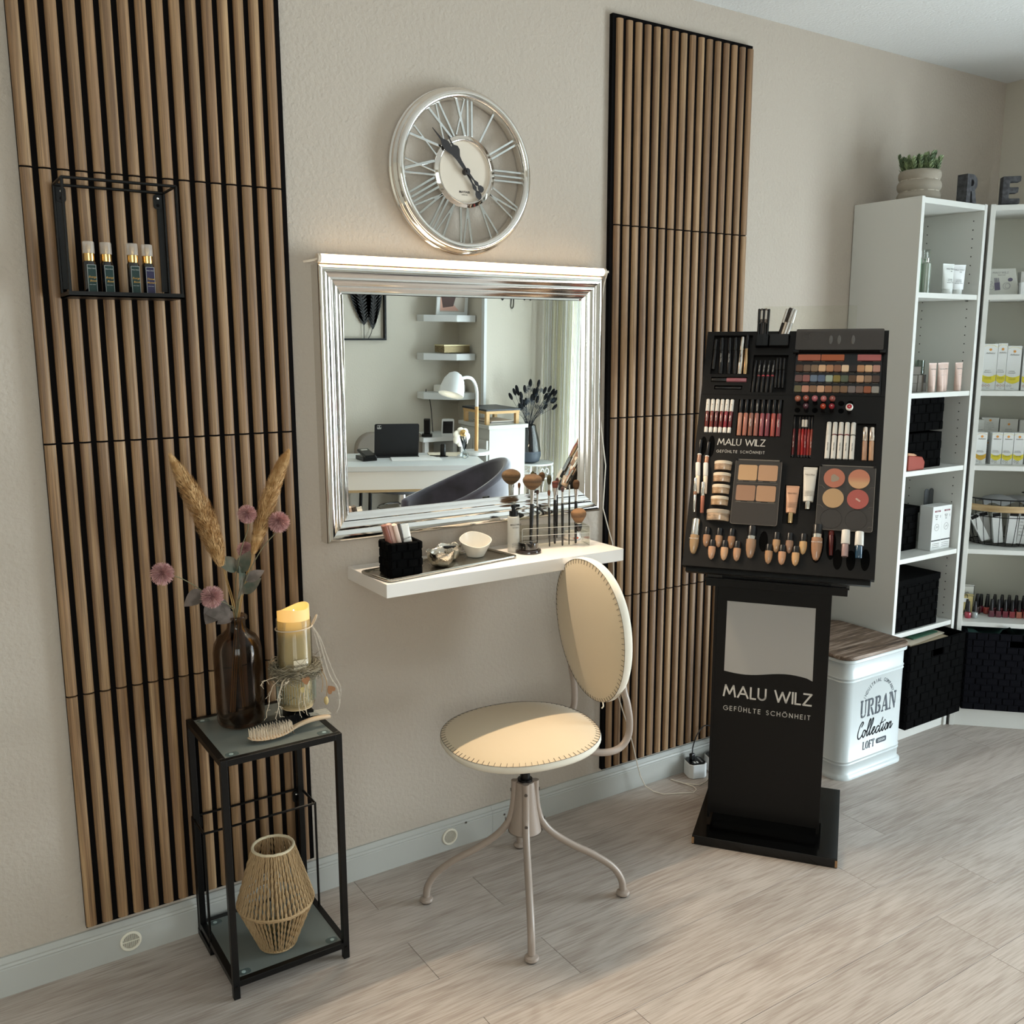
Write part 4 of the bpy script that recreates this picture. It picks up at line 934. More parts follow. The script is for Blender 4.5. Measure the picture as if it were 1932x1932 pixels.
# wire wall rack on the floor side and the upper one
def wire_rack(name, label, x0, x1, z0, z1, dep, tray_h):
    t = thing(name, label, 'wall rack', ((x0+x1)/2, -.026, z0)); hx = (x1-x0)/2; h = z1-z0; r = .0033
    f = MB()
    for y in (-.004, -dep):
        f.tube([(-hx, y, h), (hx, y, h)], r, 6)
        for sx in (-1, 1): f.tube([(sx*hx, y, 0), (sx*hx, y, h)], r, 6)
    for sx in (-1, 1): f.tube([(sx*hx, -.004, h), (sx*hx, -dep, h)], r, 6)
    obj('wire_frame', f, black, t)
    obj('back_strip', MB().box(-hx, -hx+.016, -.003, .0, .02, h), black, t, smooth=0); obj('back_strip', MB().box(hx-.016, hx, -.003, 0, .02, h), black, t, smooth=0)
    b = MB().box(-hx-r, hx+r, -dep-r, 0, 0, .003); 
    for y in (-dep-r, -.003): b.box(-hx-r, hx+r, y, y+.003, 0, tray_h)
    for x in (-hx-r, hx+r-.003): b.box(x, x+.003, -dep, 0, 0, tray_h)
    obj('tray', b, black, t, smooth=0)
    for sx in (-1, 1):
        p = obj('hanging_plate', MB().prism(rrect(.019, .032, .007, 4, sx*(hx-.014), h-.020), 0, .003, RX(90) @ T((0, 0, .003))), black, t)
        obj('keyhole', MB().cyl(.0036, 0, .0005, 12, T((sx*(hx-.014), -.0065, h-.028)) @ RX(90)), felt, p)
        obj('screw', MB().sphere(.0035, (sx*(hx-.014), -.0075, h-.013), 10, 6), chrome, p)
    return t
wire_rack('wall_rack', 'black wire wall rack holding four spray bottles on the left slat panel', .389, .618, 1.618, 1.858, .115, .011)
wire_rack('wall_rack', 'black wire rack with flat tray leaning behind the rope lantern by the floor', .592, .880, .006, .334, .108, .016)
# spray bottles on the wall rack
for i, (x, y, c1, lab, tx1, tx2) in enumerate(((.440, -.085, '#16302c', 'dark green body spray bottle, first on the wire wall rack', 'Energy', 'Boost'), (.476, -.080, '#16302c', 'dark green body spray bottle, second on the wire wall rack', 'Energy', 'Boost'),
        (.529, -.088, '#16302c', 'dark green body spray bottle standing alone, third on the wire wall rack', 'Energy', 'Boost'), (.562, -.080, '#241f3d', 'violet body spray bottle at the right end of the wire wall rack', 'Flower', 'Moment'))):
    t = thing('spray_bottle', lab, 'bottle', (x, y, 1.622), (0, 0, rad(7)), 'spray bottles on the wire rack')
    gold = mat('gold', '#d8b070', .22, 1)
    obj('bottle', MB().lathe([(.0118, 0), (.0128, .002), (.0128, .070), (.011, .074)], 24), mat('spray_dark', '#0b0c10', .12, coat=1), t)
    obj('collar', MB().lathe([(.0108, .074), (.0112, .076), (.0112, .090), (.0095, .091)], 24), gold, t, smooth=20)
    obj('pump', MB().cyl(.0035, .09, .098, 12).lathe([(.006, .097), (.006, .107), (.005, .109)], 14), gold, t)
    obj('clear_cap', MB().lathe([(.0118, .090), (.0122, .091), (.0120, .112), (.0113, .115)], 24), mat('cap_clear', '#d9cec2', .3, alpha=.45), t)
    lab_ = obj('front_label', MB().prism([(-.0098, .004), (.0098, .004), (.0098, .066), (-.0098, .066)], .0126, .0129, RX(90)), mat('lab'+c1, c1, .4), t, smooth=0)
    fr = mat('label_edge', '#b9b9b4', .4)
    strokes_ = MB(); strokes([[(-.009, .0045), (.009, .0045), (.009, .0655), (-.009, .0655), (-.009, .0045)]], .0006, RX(90) @ T((0, 0, .0129)), strokes_)
    obj('label_border', strokes_, fr, t, smooth=0)
    text('lettering', 'MALU WILZ', .0030, fr, t, T((0, -.0134, .058)) @ RX(90))
    text('lettering', tx1, .0060, gold, t, T((0, -.0134, .040)) @ RX(90), shear=.4, bold=.0001); text('lettering', tx2, .0058, gold, t, T((.001, -.0134, .032)) @ RX(90), shear=.4, bold=.0001)
    text('lettering', 'BODY SPRAY', .0022, fr, t, T((0, -.0134, .024)) @ RX(90))
# ------------------------------------------------------------------ cosmetics display stand
gb = mat('stand_black', '#070605', .35, spec=.3); gbs = mat('stand_gloss_black', '#040404', .15, spec=.5); tbk = mat('tray_black', '#0e0b09', .55, spec=.3, bump=(.15, (900, 900, 900), .0004))
lett = mat('letter_grey', '#cfcac2', .5)
A = rad(-53)
SM_ = T((1.985, -.398, 0)) @ Matrix.Rotation(A, 4, 'Z')      # x: along the front, y: backwards
st = thing('display_stand', 'tall black cosmetics display stand with tilted tester tray', 'display stand', M=SM_)
fb = obj('foot_plate', MB().box(0, .424, 0, .468, 0, .030), gbs, st, smooth=0, bevel=.0015)
for x in (.003, .421): obj('chipped_corner', MB().box(x-.0035, x+.0035, -.0006, .004, .003, .024), mat('chipboard', '#9a7552', .9), fb, smooth=0)
obj('plinth', MB().box(.046, .372, .118, .318, .030, .075), gbs, st, smooth=0)
obj('column', MB().box(.034, .362, .110, .326, .062, .80), gb, st, smooth=0, bevel=.001)
for x in (.030, .358): obj('side_strip', MB().box(x, x+.008, .102, .110, .045, .80), gb, st, smooth=0)
g = obj('front_panel', MB().box(.038, .358, .104, .110, .062, .80), gb, st, smooth=0)

wave = [(.066+(.325-.066)*i/16, .532-.0075*math.sin(2*PI*i/16)*1.0+.003*math.sin(PI*i/16)) for i in range(17)]
obj('grey_card', MB().prism([(x, z) for x, z in wave[:-1]]+[(.325, .528), (.323, .7525), (.068, .7525)], -.104, -.1032, RX(90)), mat('card_grey', '#a8a49f', .55), st, smooth=0)
F = T((.196, .1036, .452)) @ RX(90)
m = MB(); word('MALU WILZ', .0345, .0052, .257, F, m); word('GEFÜHLTE SCHÖNHEIT', .0135, .0018, .255, T((.196, .1036, .4065)) @ RX(90), m, .3)
obj('lettering', m, lett, st, smooth=0)
m = MB().box(.004, .412, .056, .30, .826, .832).box(.008, .408, .060, .30, .806, .827); obj('ledge', m, gb, st, smooth=0, bevel=.001)
for x in (.012, .362): obj('spacer_block', MB().box(x, x+.042, .066, .26, .832, .860), mat('spacer_grey', '#2a2622', .4), st, smooth=0)
obj('cross_bar', MB().box(.05, .366, .070, .12, .832, .848).box(.09, .36, .055, .075, .846, .850), gb, st, smooth=0)
# tray frame: x across, y up the slope, z out of the face; millimetres in the tables below
ta = rad(-53.9); ti = rad(25.8)
hv = Vector((math.cos(ta), math.sin(ta), 0)); no = Vector((math.sin(ta), -math.cos(ta), 0)); uv = Vector((0, 0, 1))*math.cos(ti)-no*math.sin(ti); nv = hv.cross(uv)
TC = Vector((2.241, -.471, 1.217))
TM = Matrix(((hv.x, uv.x, nv.x, TC.x), (hv.y, uv.y, nv.y, TC.y), (hv.z, uv.z, nv.z, TC.z), (0, 0, 0, 1)))
def tm(x, y, z=0, rot=0): return TM @ T((x/1000, y/1000, z/1000)) @ RZ(rot)
Ti = SM_.inverted() @ TM
def recessed(x0, x1, y0, y1, holes, dep, th):
    """slab with rectangular recesses; all in mm"""
    m = MB(); xs = sorted({x0, x1, *[h[0] for h in holes], *[h[1] for h in holes]}); ys = sorted({y0, y1, *[h[2] for h in holes], *[h[3] for h in holes]}); k = .001
    def q(a, b, c, d): m.add([Vector(v)*k for v in (a, b, c, d)], [(0, 1, 2, 3)])
    for i in range(len(xs)-1):
        for j in range(len(ys)-1):
            cx, cy = (xs[i]+xs[i+1])/2, (ys[j]+ys[j+1])/2
            z = -dep if any(h[0] < cx < h[1] and h[2] < cy < h[3] for h in holes) else 0
            q((xs[i], ys[j], z), (xs[i+1], ys[j], z), (xs[i+1], ys[j+1], z), (xs[i], ys[j+1], z))
    for a, b, c, d in holes:
        q((a, c, -dep), (a, d, -dep), (a, d, 0), (a, c, 0)); q((b, c, 0), (b, d, 0), (b, d, -dep), (b, c, -dep))
        q((a, c, 0), (b, c, 0), (b, c, -dep), (a, c, -dep)); q((a, d, -dep), (b, d, -dep), (b, d, 0), (a, d, 0))
    q((x0, y0, -th), (x1, y0, -th), (x1, y0, 0), (x0, y0, 0)); q((x1, y1, -th), (x0, y1, -th), (x0, y1, 0), (x1, y1, 0))
    q((x0, y1, -th), (x0, y0, -th), (x0, y0, 0), (x0, y1, 0)); q((x1, y0, -th), (x1, y1, -th), (x1, y1, 0), (x1, y0, 0)); q((x0, y1, -th), (x1, y1, -th), (x1, y0, -th), (x0, y0, -th))
    return m
tp = obj('tray_top_section', recessed(-264, 265, 164.5, 375, [(-243, -125, 232, 362), (-238, -130, 205, 222), (-226, -142, 181, 194), (-114, -14, 320, 361), (-117, -14, 173, 296), (6, 253, 172, 306)], 14, 24), tbk, st, smooth=0); tp.matrix_local = Ti
tl = obj('tray_main_section', recessed(-264, 265, -378, 163, [(-244, -160, 38, 149.5), (-148, -17, 31, 149), (16, 73, -32, 102), (108, 192, -33, 82), (194, 245, -34, 80), (8, 51, -233, -116), (54, 98, -190, -56)], 12, 30), tbk, st, smooth=0); tl.matrix_local = Ti @ T((0, 0, .002))
o = obj('tray_back', MB().box(-.25, .25, -.37, .36, -.045, -.024), gb, st, smooth=0); o.matrix_local = Ti
o = obj('lip', MB().box(-.256, .256, -.392, -.376, -.035, -.012), gb, st, smooth=0, bevel=.002); o.matrix_local = Ti
hole = mat('painted_hole_black', '#020202', .9, spec=.1)  # flat black discs paint in the dark of the empty sockets
for (x, y, rx, ry) in ((-39, -290, 12, 30), (165.5, -328, 12, 29), (200.5, -328, 12, 29), (238, -324, 12, 31), (146, -288, 13, 42), (146, 140.5, 8.5, 8), (170.6, 141, 8.5, 8), (24.8, 117, 8, 8), (74.2, 117, 8, 8), (147, 117, 8, 8), (108, -284, 19, 58), (-240, -5, 10, 30), (-216, -5, 10, 34)):
    o = obj('painted_socket_hole', MB().prism([(rx/1000*math.cos(2*PI*k/28), ry/1000*math.sin(2*PI*k/28)) for k in range(28)], -.002, .0004), hole, st, smooth=0); o.matrix_local = Ti @ T((x/1000, y/1000, .0025 if y < 160 else .0005))
m = MB(); word('MALU WILZ', .0195, .0026, .138, Ti @ T((-.1285, .0000, .0030)), m); word('GEFÜHLTE SCHÖNHEIT', .0078, .0011, .140, Ti @ T((-.1285, -.0245, .0030)), m, .3)
obj('lettering', m, lett, st, smooth=0)

TB = 2  # main section sits 2 mm proud
GR = 'testers in the display tray'
def M_(c, r=.25, **k): return mat('cos'+c+str(r)+''.join(map(str, k.values())), c, r, **k)
def tubey(name, label, cat, x0, y0, x1, y1, segs, z=0, n=14, group=None, rot=None, flat=1.0):
    """item lying on the tray from (x1,y1) bottom to (x0,y0) top; segs: (part, f0, f1, r0, r1, material) radii in mm"""
    a = Vector((x1, y1, 0))/1000; b = Vector((x0, y0, 0))/1000; L = (b-a).length; d = (b-a)/L
    M = TM @ T(a+Vector((0, 0, z/1000))) @ Matrix.Rotation(math.atan2(d.y, d.x)-PI/2, 4, 'Z') @ RX(-90)
    t = thing(name, label, cat, M=M, group=group)
    for part, f0, f1, r0, r1, m in segs:
        e = min(.0012, (f1-f0)*L*.2)
        obj(part, MB().lathe([(max(r0/1000-e*.6, .0003), f0*L), (r0/1000, f0*L+e), (r1/1000, f1*L-e), (max(r1/1000-e*.6, .0003), f1*L)], n, Matrix.Diagonal((1, flat, 1, 1))), m, t)
    return t
# RX(-90): local z runs up the slope, local -y points out of the tray
def mark(t, L, z, txt, size, m, r, rot=90):
    text('lettering', txt, size, m, t, T((0, -r-.0003, z)) @ RX(90) @ RZ(rot))
kb = M_('#121011', .3); kb2 = M_('#1d1a19', .35); silv = M_('#d9d2c8', .18, metal=1); wh = M_('#e9e3da', .35); gld = M_('#c9a77d', .25, metal=1)
lw_ = M_('#d8d2ca', .5)
# mascaras
for i, (x0, x1, y0, r, b, cp, lab) in enumerate(((-236.6, -236, 350, 6, kb2, kb2, 'matt dark grey empty tube leftmost in the mascara compartment'), (-219, -212, 354, 8, kb, kb, 'thick black mascara with vertical silver print, second in the mascara compartment'),
        (-195, -187, 354, 7, kb, kb, 'black mascara with silver print, third in the mascara compartment'), (-177, -169, 355, 7, kb2, kb, 'plain dark mascara just left of the champagne mascara'),
        (-155.5, -155, 357, 7.5, silv, silv, 'champagne silver mascara in the mascara compartment'), (-141.5, -138, 366, 6.5, gld, kb, 'slim mascara with gold lower half and black cap at the compartment end'))):
    t = tubey('mascara', lab, 'mascara', x0, y0, x1, 249 if i == 0 else 233, [('body', 0, .64, r, r, b), ('cap', .645, 1, r*.98, r*.9, cp)], -5, group='mascaras in the tray')
    if i in (1, 2, 4): mark(t, 0, .052, 'MALU WILZ', .0055, lw_ if i != 4 else ink, r/1000)
tubey('lip_gloss', 'dusty pink lip gloss with black cap lying across the tray', 'lip gloss', -131.5, 213.5, -236.5, 213.5, [('cap', 0, .43, 6.5, 6.5, kb2), ('body', .43, 1, 6.8, 6.8, M_('#a5636a', .25))], -4)
tubey('eyeliner', 'thin black liner pen lying across the tray under the pink gloss', 'eyeliner', -145, 187, -223, 187, [('body', 0, .6, 4, 4, kb), ('cap', .6, 1, 4.2, 4, kb2)], -3)
# cups
def cup(x0, x1, y0, y1, label, m):
    t = thing('pencil_cup', label, 'cup', M=tm((x0+x1)/2, y0, 0)); w = (x1-x0)/2000; h = (y1-y0)/1000; d = .014
    obj('cup_front', MB().box(-w, w, 0, h, d-.0015, d), m, t, smooth=0)
    for s_ in (-1, 1): obj('cup_side', MB().box(min(s_*w, s_*(w-.0015)), max(s_*w, s_*(w-.0015)), 0, h, -.012, d), m, t, smooth=0)
    obj('cup_floor', MB().box(-w, w, 0, .0015, -.012, d), m, t, smooth=0)
cup(-112, -77, 321, 359, 'smoky pencil cup holding the upright black pencils', M_('#101112', .12, alpha=.7)); cup(-73, -17, 321, 359, 'wide black pencil cup holding the slanting silver pencils', M_('#100e0d', .3))
for i, (xt, yt, xb, c, c2) in enumerate(((-113, 450, -108, '#1c1a1a', '#0f0e0e'), (-105, 451, -101, '#5c534c', '#171414'), (-98, 450, -95, '#151313', '#3b3531'), (-92, 451, -89, '#7a6c62', '#14110f'), (-84, 449, -82, '#191717', '#0e0d0d'))):
    tubey('cosmetic_pencil', ['black eye pencil at the outer left of the upright pencils', 'eye pencil with grey-brown tip and white barcode in the upright cup', 'black eye pencil in the middle of the upright cup', 'eye pencil with taupe tip, fourth in the upright cup', 'black eye pencil at the right of the upright cup'][i], 'pencil', xt, yt, xb, 325,
          [('pencil_body', 0, .62, 3.8, 3.8, M_(c2, .25)), ('pencil_cap', .625, 1, 4.0, 4.0, M_(c, .25))]+([('barcode_label', .70, .95, 4.1, 4.1, M_('#c9c2b8', .6))] if i in (1, 3) else []), 1, group='pencils in the upright cup')
for i, (xt, yt, xb, c, c2) in enumerate(((-29, 448, -55, '#d8cfc4', '#2a2523'), (-20, 451, -47, '#3b322c', '#cbb8a4'), (-11, 449, -39, '#c9c4bd', '#e4dfd8'), (-3, 443, -31, '#f0ede8', '#cfcac4'))):
    tubey('cosmetic_pencil', ['silver and black pencil at the left of the slanting bunch', 'pencil with brown cap and beige body in the slanting bunch', 'silver pencil in the slanting bunch', 'bright white silver pencil at the front right of the slanting bunch'][i], 'pencil', xt, yt, xb, 325,
          [('pencil_body', 0, .62, 4.2, 4.2, M_(c2, .2, metal=.7)), ('pencil_cap', .625, 1, 4.5, 4.5, M_(c, .2, metal=.6))], 2+i, group='pencils in the slanting bunch')
# lip liner compartment
for i, x in enumerate((-110, -97, -83.5, -70, -56.5)):
    segs = [('pencil_body', 0, .50, 4.6, 4.6, kb2), ('pencil_cap', .54, 1, 4.6, 4.4, kb)]
    segs.append(('colour_band', .50, .545, 4.7, 4.7, kb2 if i == 0 else M_(['', '#8c3f40', '#b8474c', '#b03a48', '#9a3a40'][i], .4)))
    t = tubey('lip_liner', ['plain black lip crayon at the left end of the crayon compartment', 'black lip crayon with brownish red band, left of the banded four', 'black lip crayon with coral red band, second of the banded four', 'black lip crayon with raspberry band, third of the banded four', 'black lip crayon with dark red band, right of the banded four'][i], 'lip liner', x+1, 279, x-1, 174, segs, -5, group='crayons in the tray compartment')
    if i: mark(t, 0, .078, 'MALU WILZ', .0042, lw_, .0046)
for i, x in enumerate((-46, -36, -25)):
    tubey('eye_pencil', ['plain black pencil beside the banded crayons', 'middle plain black pencil of the compartment', 'plain black pencil at the right end of the crayon compartment'][i], 'pencil', x-1, 287, x+1, 190, [('pencil_body', 0, .6, 4, 4, kb), ('pencil_cap', .61, 1, 4.1, 4, kb2)], -5, group='plain pencils in the crayon compartment')
# eye shadow palette
pal = thing('eyeshadow_palette', 'large eyeshadow and blusher tester palette with smoky flap, upper right of the tray', 'palette', M=tm(129, 239, -10))
obj('palette_base', MB().box(-.1225, .1225, -.0665, .0665, 0, .004), kb, pal, smooth=0)
labm = M_('#8d8578', .6)
for x0, x1, c in ((13, 79, '#b4664e'), (80, 146, '#b2613f'), (182, 248, '#b86a66')):
    obj('blusher_pan', MB().prism(rrect((x1-x0-1)/1000, .0185, .0015, 2, ((x0+x1)/2-129)/1000, (289-239)/1000), .004, .009), mat('pan'+c, c, .75, bump=(.3, (900, 900, 900), .0005)), pal, smooth=20)
    obj('name_strip', MB().box((x0-129+2)/1000, (x0-129+12)/1000, .0378, .0387, .004, .0045).box((x1-129-22)/1000, (x1-129-2)/1000, .0378, .0387, .004, .0045), labm, pal, smooth=0)
rows = ['#5d4030 #79604f #8d7259 #dfb28a #b8835e #92654c #edcba6 #332a28 #c28d66 #e3b78c #c08d7c', '#74544f #96605a #6f7c8c #5f6b82 #a6af9c #8d7a3f #5e6450 #5e4634 #cda07c #94765e #57433a', '#6d6448 #c48a72 #8f6b50 #d6a684 #9a6a4c #7e6349 #836349 #7d706c #7a6156 #98583c #9b938b']
for r, (yt, cols) in enumerate(zip((265, 232, 198), rows)):
    pw = (247.5-9.5)/11
    for i, c in enumerate(cols.split()):
        x = 9.5+pw*(i+.5)
        obj('eyeshadow_pan', MB().prism(rrect((pw-1.6)/1000, .0205, .0032, 3, (x-129)/1000, (yt-10.8-239)/1000), .004, .0092), mat('pan'+c, c, .7, bump=(.3, (900, 900, 900), .0005)), pal, smooth=20)
    m = MB()
    for i in range(11): x = 9.5+pw*i-129; m.box((x+2)/1000, (x+pw*random.uniform(.4, .85))/1000, (yt-24.3-239)/1000, (yt-23.4-239)/1000, .004, .0046)
    obj('name_strip', m, labm, pal, smooth=0)
smoke = mat('smoky_flap', '#4a433e', .25, alpha=.8)
fl_ = obj('flap', MB().prism(rrect(.248, .068, .004, 3, -.001, .1035), .018, .020), smoke, pal, smooth=20)
for x in (104, 127.5, 167): obj('oval_emboss', MB().sphere(.006, ((x-129)/1000, .102, .0196), 16, 10, (1, 2.5, .35)), mat('emboss', '#6a635d', .12, alpha=.7, coat=1), fl_)
m = MB(); strokes([[(-.106, .122), (-.084, .122)], [(-.103, .120), (-.087, .120), (-.087, .106), (-.103, .106), (-.103, .120)]], .0007, T((0, 0, .0202)), m); obj('embossed_mark', m, mat('emboss_line', '#4a4440', .4), fl_, smooth=0)
for s_ in (-1, 1): obj('hinge', MB().cyl(.0055, -.008, .008, 14, T((s_*.122, .066, .014)) @ RY(90)), blackp, pal)
# white-capped glosses
red6 = ['#6e2a22', '#7c2f24', '#5c1a1c', '#74241f', '#8a1f2c', '#6b1f24']
for i, c in enumerate(red6):
    x0 = -241+i*14.6; x1 = -237+i*13.8
    t = tubey('lip_gloss', 'white-capped '+['brick red', 'warm rust red', 'dark wine red', 'deep brown red', 'bright cherry red', 'plum red'][i]+' lip gloss, '+['first', 'second', 'third', 'fourth', 'fifth', 'last'][i]+' of the six white-capped glosses', 'lip gloss', x0+1, 147, x1, 39, [('tip', 0, .16, 5.6, 5.6, wh), ('body', .16, .64, 5.4, 5.4, M_(c, .15, coat=1)), ('cap', .64, 1, 6.1, 5.6, wh)], 0, group='white-capped glosses in the tray')
    mark(t, 0, .045, 'MALU WILZ', .0034, lw_, .0054); mark(t, 0, .09, 'LIP', .0034, gld, .006)
for i, c in enumerate(['#b98068', '#ad6b58', '#8d5a4a', '#9b5f52', '#94474c', '#7e3640', '#a84b3e', '#7d3238']):
    x = -139.5+i*16.2
    t = tubey('lip_gloss', 'black-capped '+['light peach', 'salmon nude', 'nut brown', 'rosy nude', 'raspberry rose', 'berry', 'coral red', 'dark rose'][i]+' lip gloss, '+['first', 'second', 'third', 'fourth', 'fifth', 'sixth', 'seventh', 'last'][i]+' in the row of eight', 'lip gloss', x-.5, 148, x+1, 32, [('body', 0, .62, 6.3, 6.8, M_(c, .14, coat=1)), ('cap', .62, 1, 5.9, 5.6, kb)], 0, group='black-capped glosses in the tray')
    if i in (2, 3, 7): mark(t, 0, .04 if i != 3 else .09, 'MALU WILZ', .0045, lw_, .0066)
# lipsticks plugged in at a right angle to the tray
def lipstick(x, y, c, r, label, white_rim=False):
    t = thing('lipstick', label, 'lipstick', M=tm(x, y-10, TB), group='lipsticks plugged into the tray')
    obj('case', MB().lathe([(.0065, 0), (.0067, .030), (.0062, .031)], 22), kb, t)
    obj('cap_ring', MB().lathe([(r*.9, .031), (r, .033), (r, .040), (r*.8, .0425), (r*.7, .0425), (r*.7, .041), (.0004, .041)], 26), wh if white_rim else M_(c, .2), t)
    obj('colour_disc', MB().cyl(r*.66, .0405, .0422, 24), M_(c, .3) if white_rim else mat('disc'+c, c, .35, bump=(.4, (300, 300, 300), .001)), t)
    obj('shade_dot', MB().cyl(.0016, .0422, .0426, 10), lw_, t)
for i, (x, y, c) in enumerate(((26, 149, '#a8654e'), (49, 150, '#9a4f40'), (73.4, 150, '#b0626a'), (97.8, 149.5, '#b56866'), (122, 150, '#8e4c42'))):
    lipstick(x, y, c, .0083, ['nude terracotta', 'brick brown', 'dusty rose', 'rose pink', 'brownish rose'][i]+' lipstick end, '+['first', 'second', 'third', 'fourth', 'fifth'][i]+' in the upper lipstick row')
for x, y, c, n_ in ((50, 126, '#4d2a33', 'dark plum'), (98, 126, '#a63a1e', 'orange red'), (121.5, 126.5, '#8f1f2a', 'cherry red')): lipstick(x, y, c, .0078, n_+' lipstick end in the lower lipstick row')
lipstick(170, 124.5, '#b21e2c', .0100, 'bright red lipstick end with white rim, set apart on the right', True)
# red pencils
for i, (x0, x1, c, lb) in enumerate(((19.7, 21.5, '#5e1d1e', 0), (35, 38, '#7d2a26', 0), (43.5, 47, '#a3221f', 1), (52, 55, '#7c1f26', 1), (60.5, 63, '#8e2a24', 0), (69, 71, '#8a3a2c', 0))):
    segs = [('tip', 0, .06, 3.4, 3.7, kb), ('pencil_body', .06, .70, 3.8, 3.8, M_(c, .22)), ('cap', .70, 1, 4.0, 3.9, kb)]
    if lb: segs.append(('barcode_label', .74, .93, 4.15, 4.15, M_('#d3cbc0', .6)))
    t = tubey('lip_pencil', ['dark maroon lip pencil standing apart on the left of the red pencils', 'rust red lip pencil, second of the red pencils', 'bright red lip pencil with white barcode label', 'wine red lip pencil with white barcode label', 'warm red lip pencil right of the barcode pencils', 'reddish brown lip pencil at the right end of the red pencils'][i], 'lip pencil', x0, 97.5, x1, -30, segs, -2, n=10, group='red lip pencils in the tray')
    if i in (0, 3, 5): mark(t, 0, .04, 'MALU WILZ', .0035, lw_, .0038)
# white pens
for i in range(5):
    x0 = 117+i*16.8
    segs = [('body', 0, .64, 7.0, 7.0, wh), ('cap', .665, 1, 7.0, 6.6, wh), ('ring', .64, .668, 7.1, 7.1, [wh, M_('#6e1f2c', .3), M_('#6e1f2c', .3), M_('#7e2a36', .3), M_('#6b665e', .3)][i])]
    t = tubey('lip_oil_pen', ['plain white pen, first of the five white pens', 'white pen with wine-red ring, second of the five', 'white pen with wine-red ring in the middle of the five', 'white pen with wine-red ring, fourth of the five', 'white pen with grey ring, last of the five'][i], 'pen', x0, 81.5, x0, -31, segs, 0, group='white pens in the tray')
    mark(t, 0, .036, 'MALU WILZ', .0046, M_('#5c554f', .5), .007)
for i, x in enumerate((217, 235)):
    t = tubey('concealer', ['concealer tube with champagne cap beside the white pens', 'concealer tube with champagne cap at the far right edge'][i], 'concealer', x, 68, x+1.5, -32.5, [('body', 0, .58, 6.8, 7.2, M_(['#b98d70', '#c49672'][i], .2, coat=1)), ('cap', .585, 1, 7.5, 7.3, M_('#e0cfc0', .2, metal=.8))], 0, group='concealers in the tray')
    mark(t, 0, .075, 'MALU WILZ', .004, M_('#6a4d40', .5), .0074)
# left-hand lip pens, fanned one over another
for x0, y0, x1, y1, segs, z, lab in (
    (-248.5, 12.5, -247.5, -75, [('body', 0, .45, 6, 6.2, M_('#a37862', .2, coat=1)), ('ring', .45, .49, 6.2, 6.2, wh), ('cap', .49, 1, 5.8, 5.4, kb)], 4, 'black-capped beige gloss wand at the upper left edge of the tray'),
    (-224, 7, -225.5, -75, [('body', 0, .42, 6, 6.2, M_('#b07452', .2, coat=1)), ('ring', .42, .46, 6.2, 6.2, wh), ('cap', .46, 1, 5.8, 5.4, kb)], 4, 'black-capped amber gloss wand beside the logo print'),
    (-249, -62, -240, -158, [('body', 0, .56, 4.6, 6.9, M_('#e3cfb8', .3)), ('cap', .565, 1, 7.2, 7.2, wh)], 9, 'white square-capped wand on the left edge'),
    (-225.5, -62, -218, -158, [('body', 0, .56, 4.6, 6.9, M_('#e6d2bc', .3)), ('cap', .565, 1, 7.2, 7.2, wh)], 9, 'white square-capped wand next to the stacked powder jars'),
    (-250, -112, -243, -218, [('tip', 0, .50, 3.6, 5.2, silv), ('ring', .50, .60, 5.3, 5.3, M_('#8c6752', .4)), ('cap', .60, 1, 5.4, 5.4, silv)], 13, 'slim silver wand with brown ring at the lower left'),
    (-226, -124, -221, -219, [('body', 0, .55, 5, 6, M_('#9d5f4a', .25)), ('cap', .55, 1, 6.2, 6.2, silv)], 13, 'rust brown wand with silver cap left of the powder jars')):
    tubey('lip_wand', lab, 'lip wand', x0, y0, x1, y1, segs, z, group='fanned wands at the tray edge')
# powder jars standing on shelves of the tray, lid up the slope
for i, (x, y, r, h, c) in enumerate(((-175, -65, 27, 27, '#a98a70'), (-175, -102, 27, 27, '#ab8667'), (-174.5, -139, 27, 27, '#a88664'), (-175, -175, 27, 27, '#a5835f'), (-175, -219, 36, 33, '#9a8068'))):
    t = thing('powder_jar', ['topmost small powder jar with cream lid in the tray column', 'second small powder jar with cream lid from the top of the column', 'third small powder jar with cream lid from the top', 'fourth small powder jar, just above the large one', 'large powder jar with greyish lid at the foot of the column'][i], 'jar', M=tm(x, y-h/2, TB-r*.35) @ RX(-90) @ RX(8), group='powder jars in the tray')
    k = .001; obj('jar_body', MB().lathe([(r*k*.95, 0), (r*k*.98, .002), (r*k*.98, h*k*.66)], 40), mat('jarp'+c, c, .12, coat=1, var=('#c9a98a', (40, 40, 90), 2, .4, .6)), t)
    obj('lid', MB().lathe([(r*k, h*k*.66), (r*k, h*k*.95), (r*k*.94, h*k), (.0003, h*k)], 40), M_('#e2d0b8' if i < 4 else '#b7a692', .25), t)
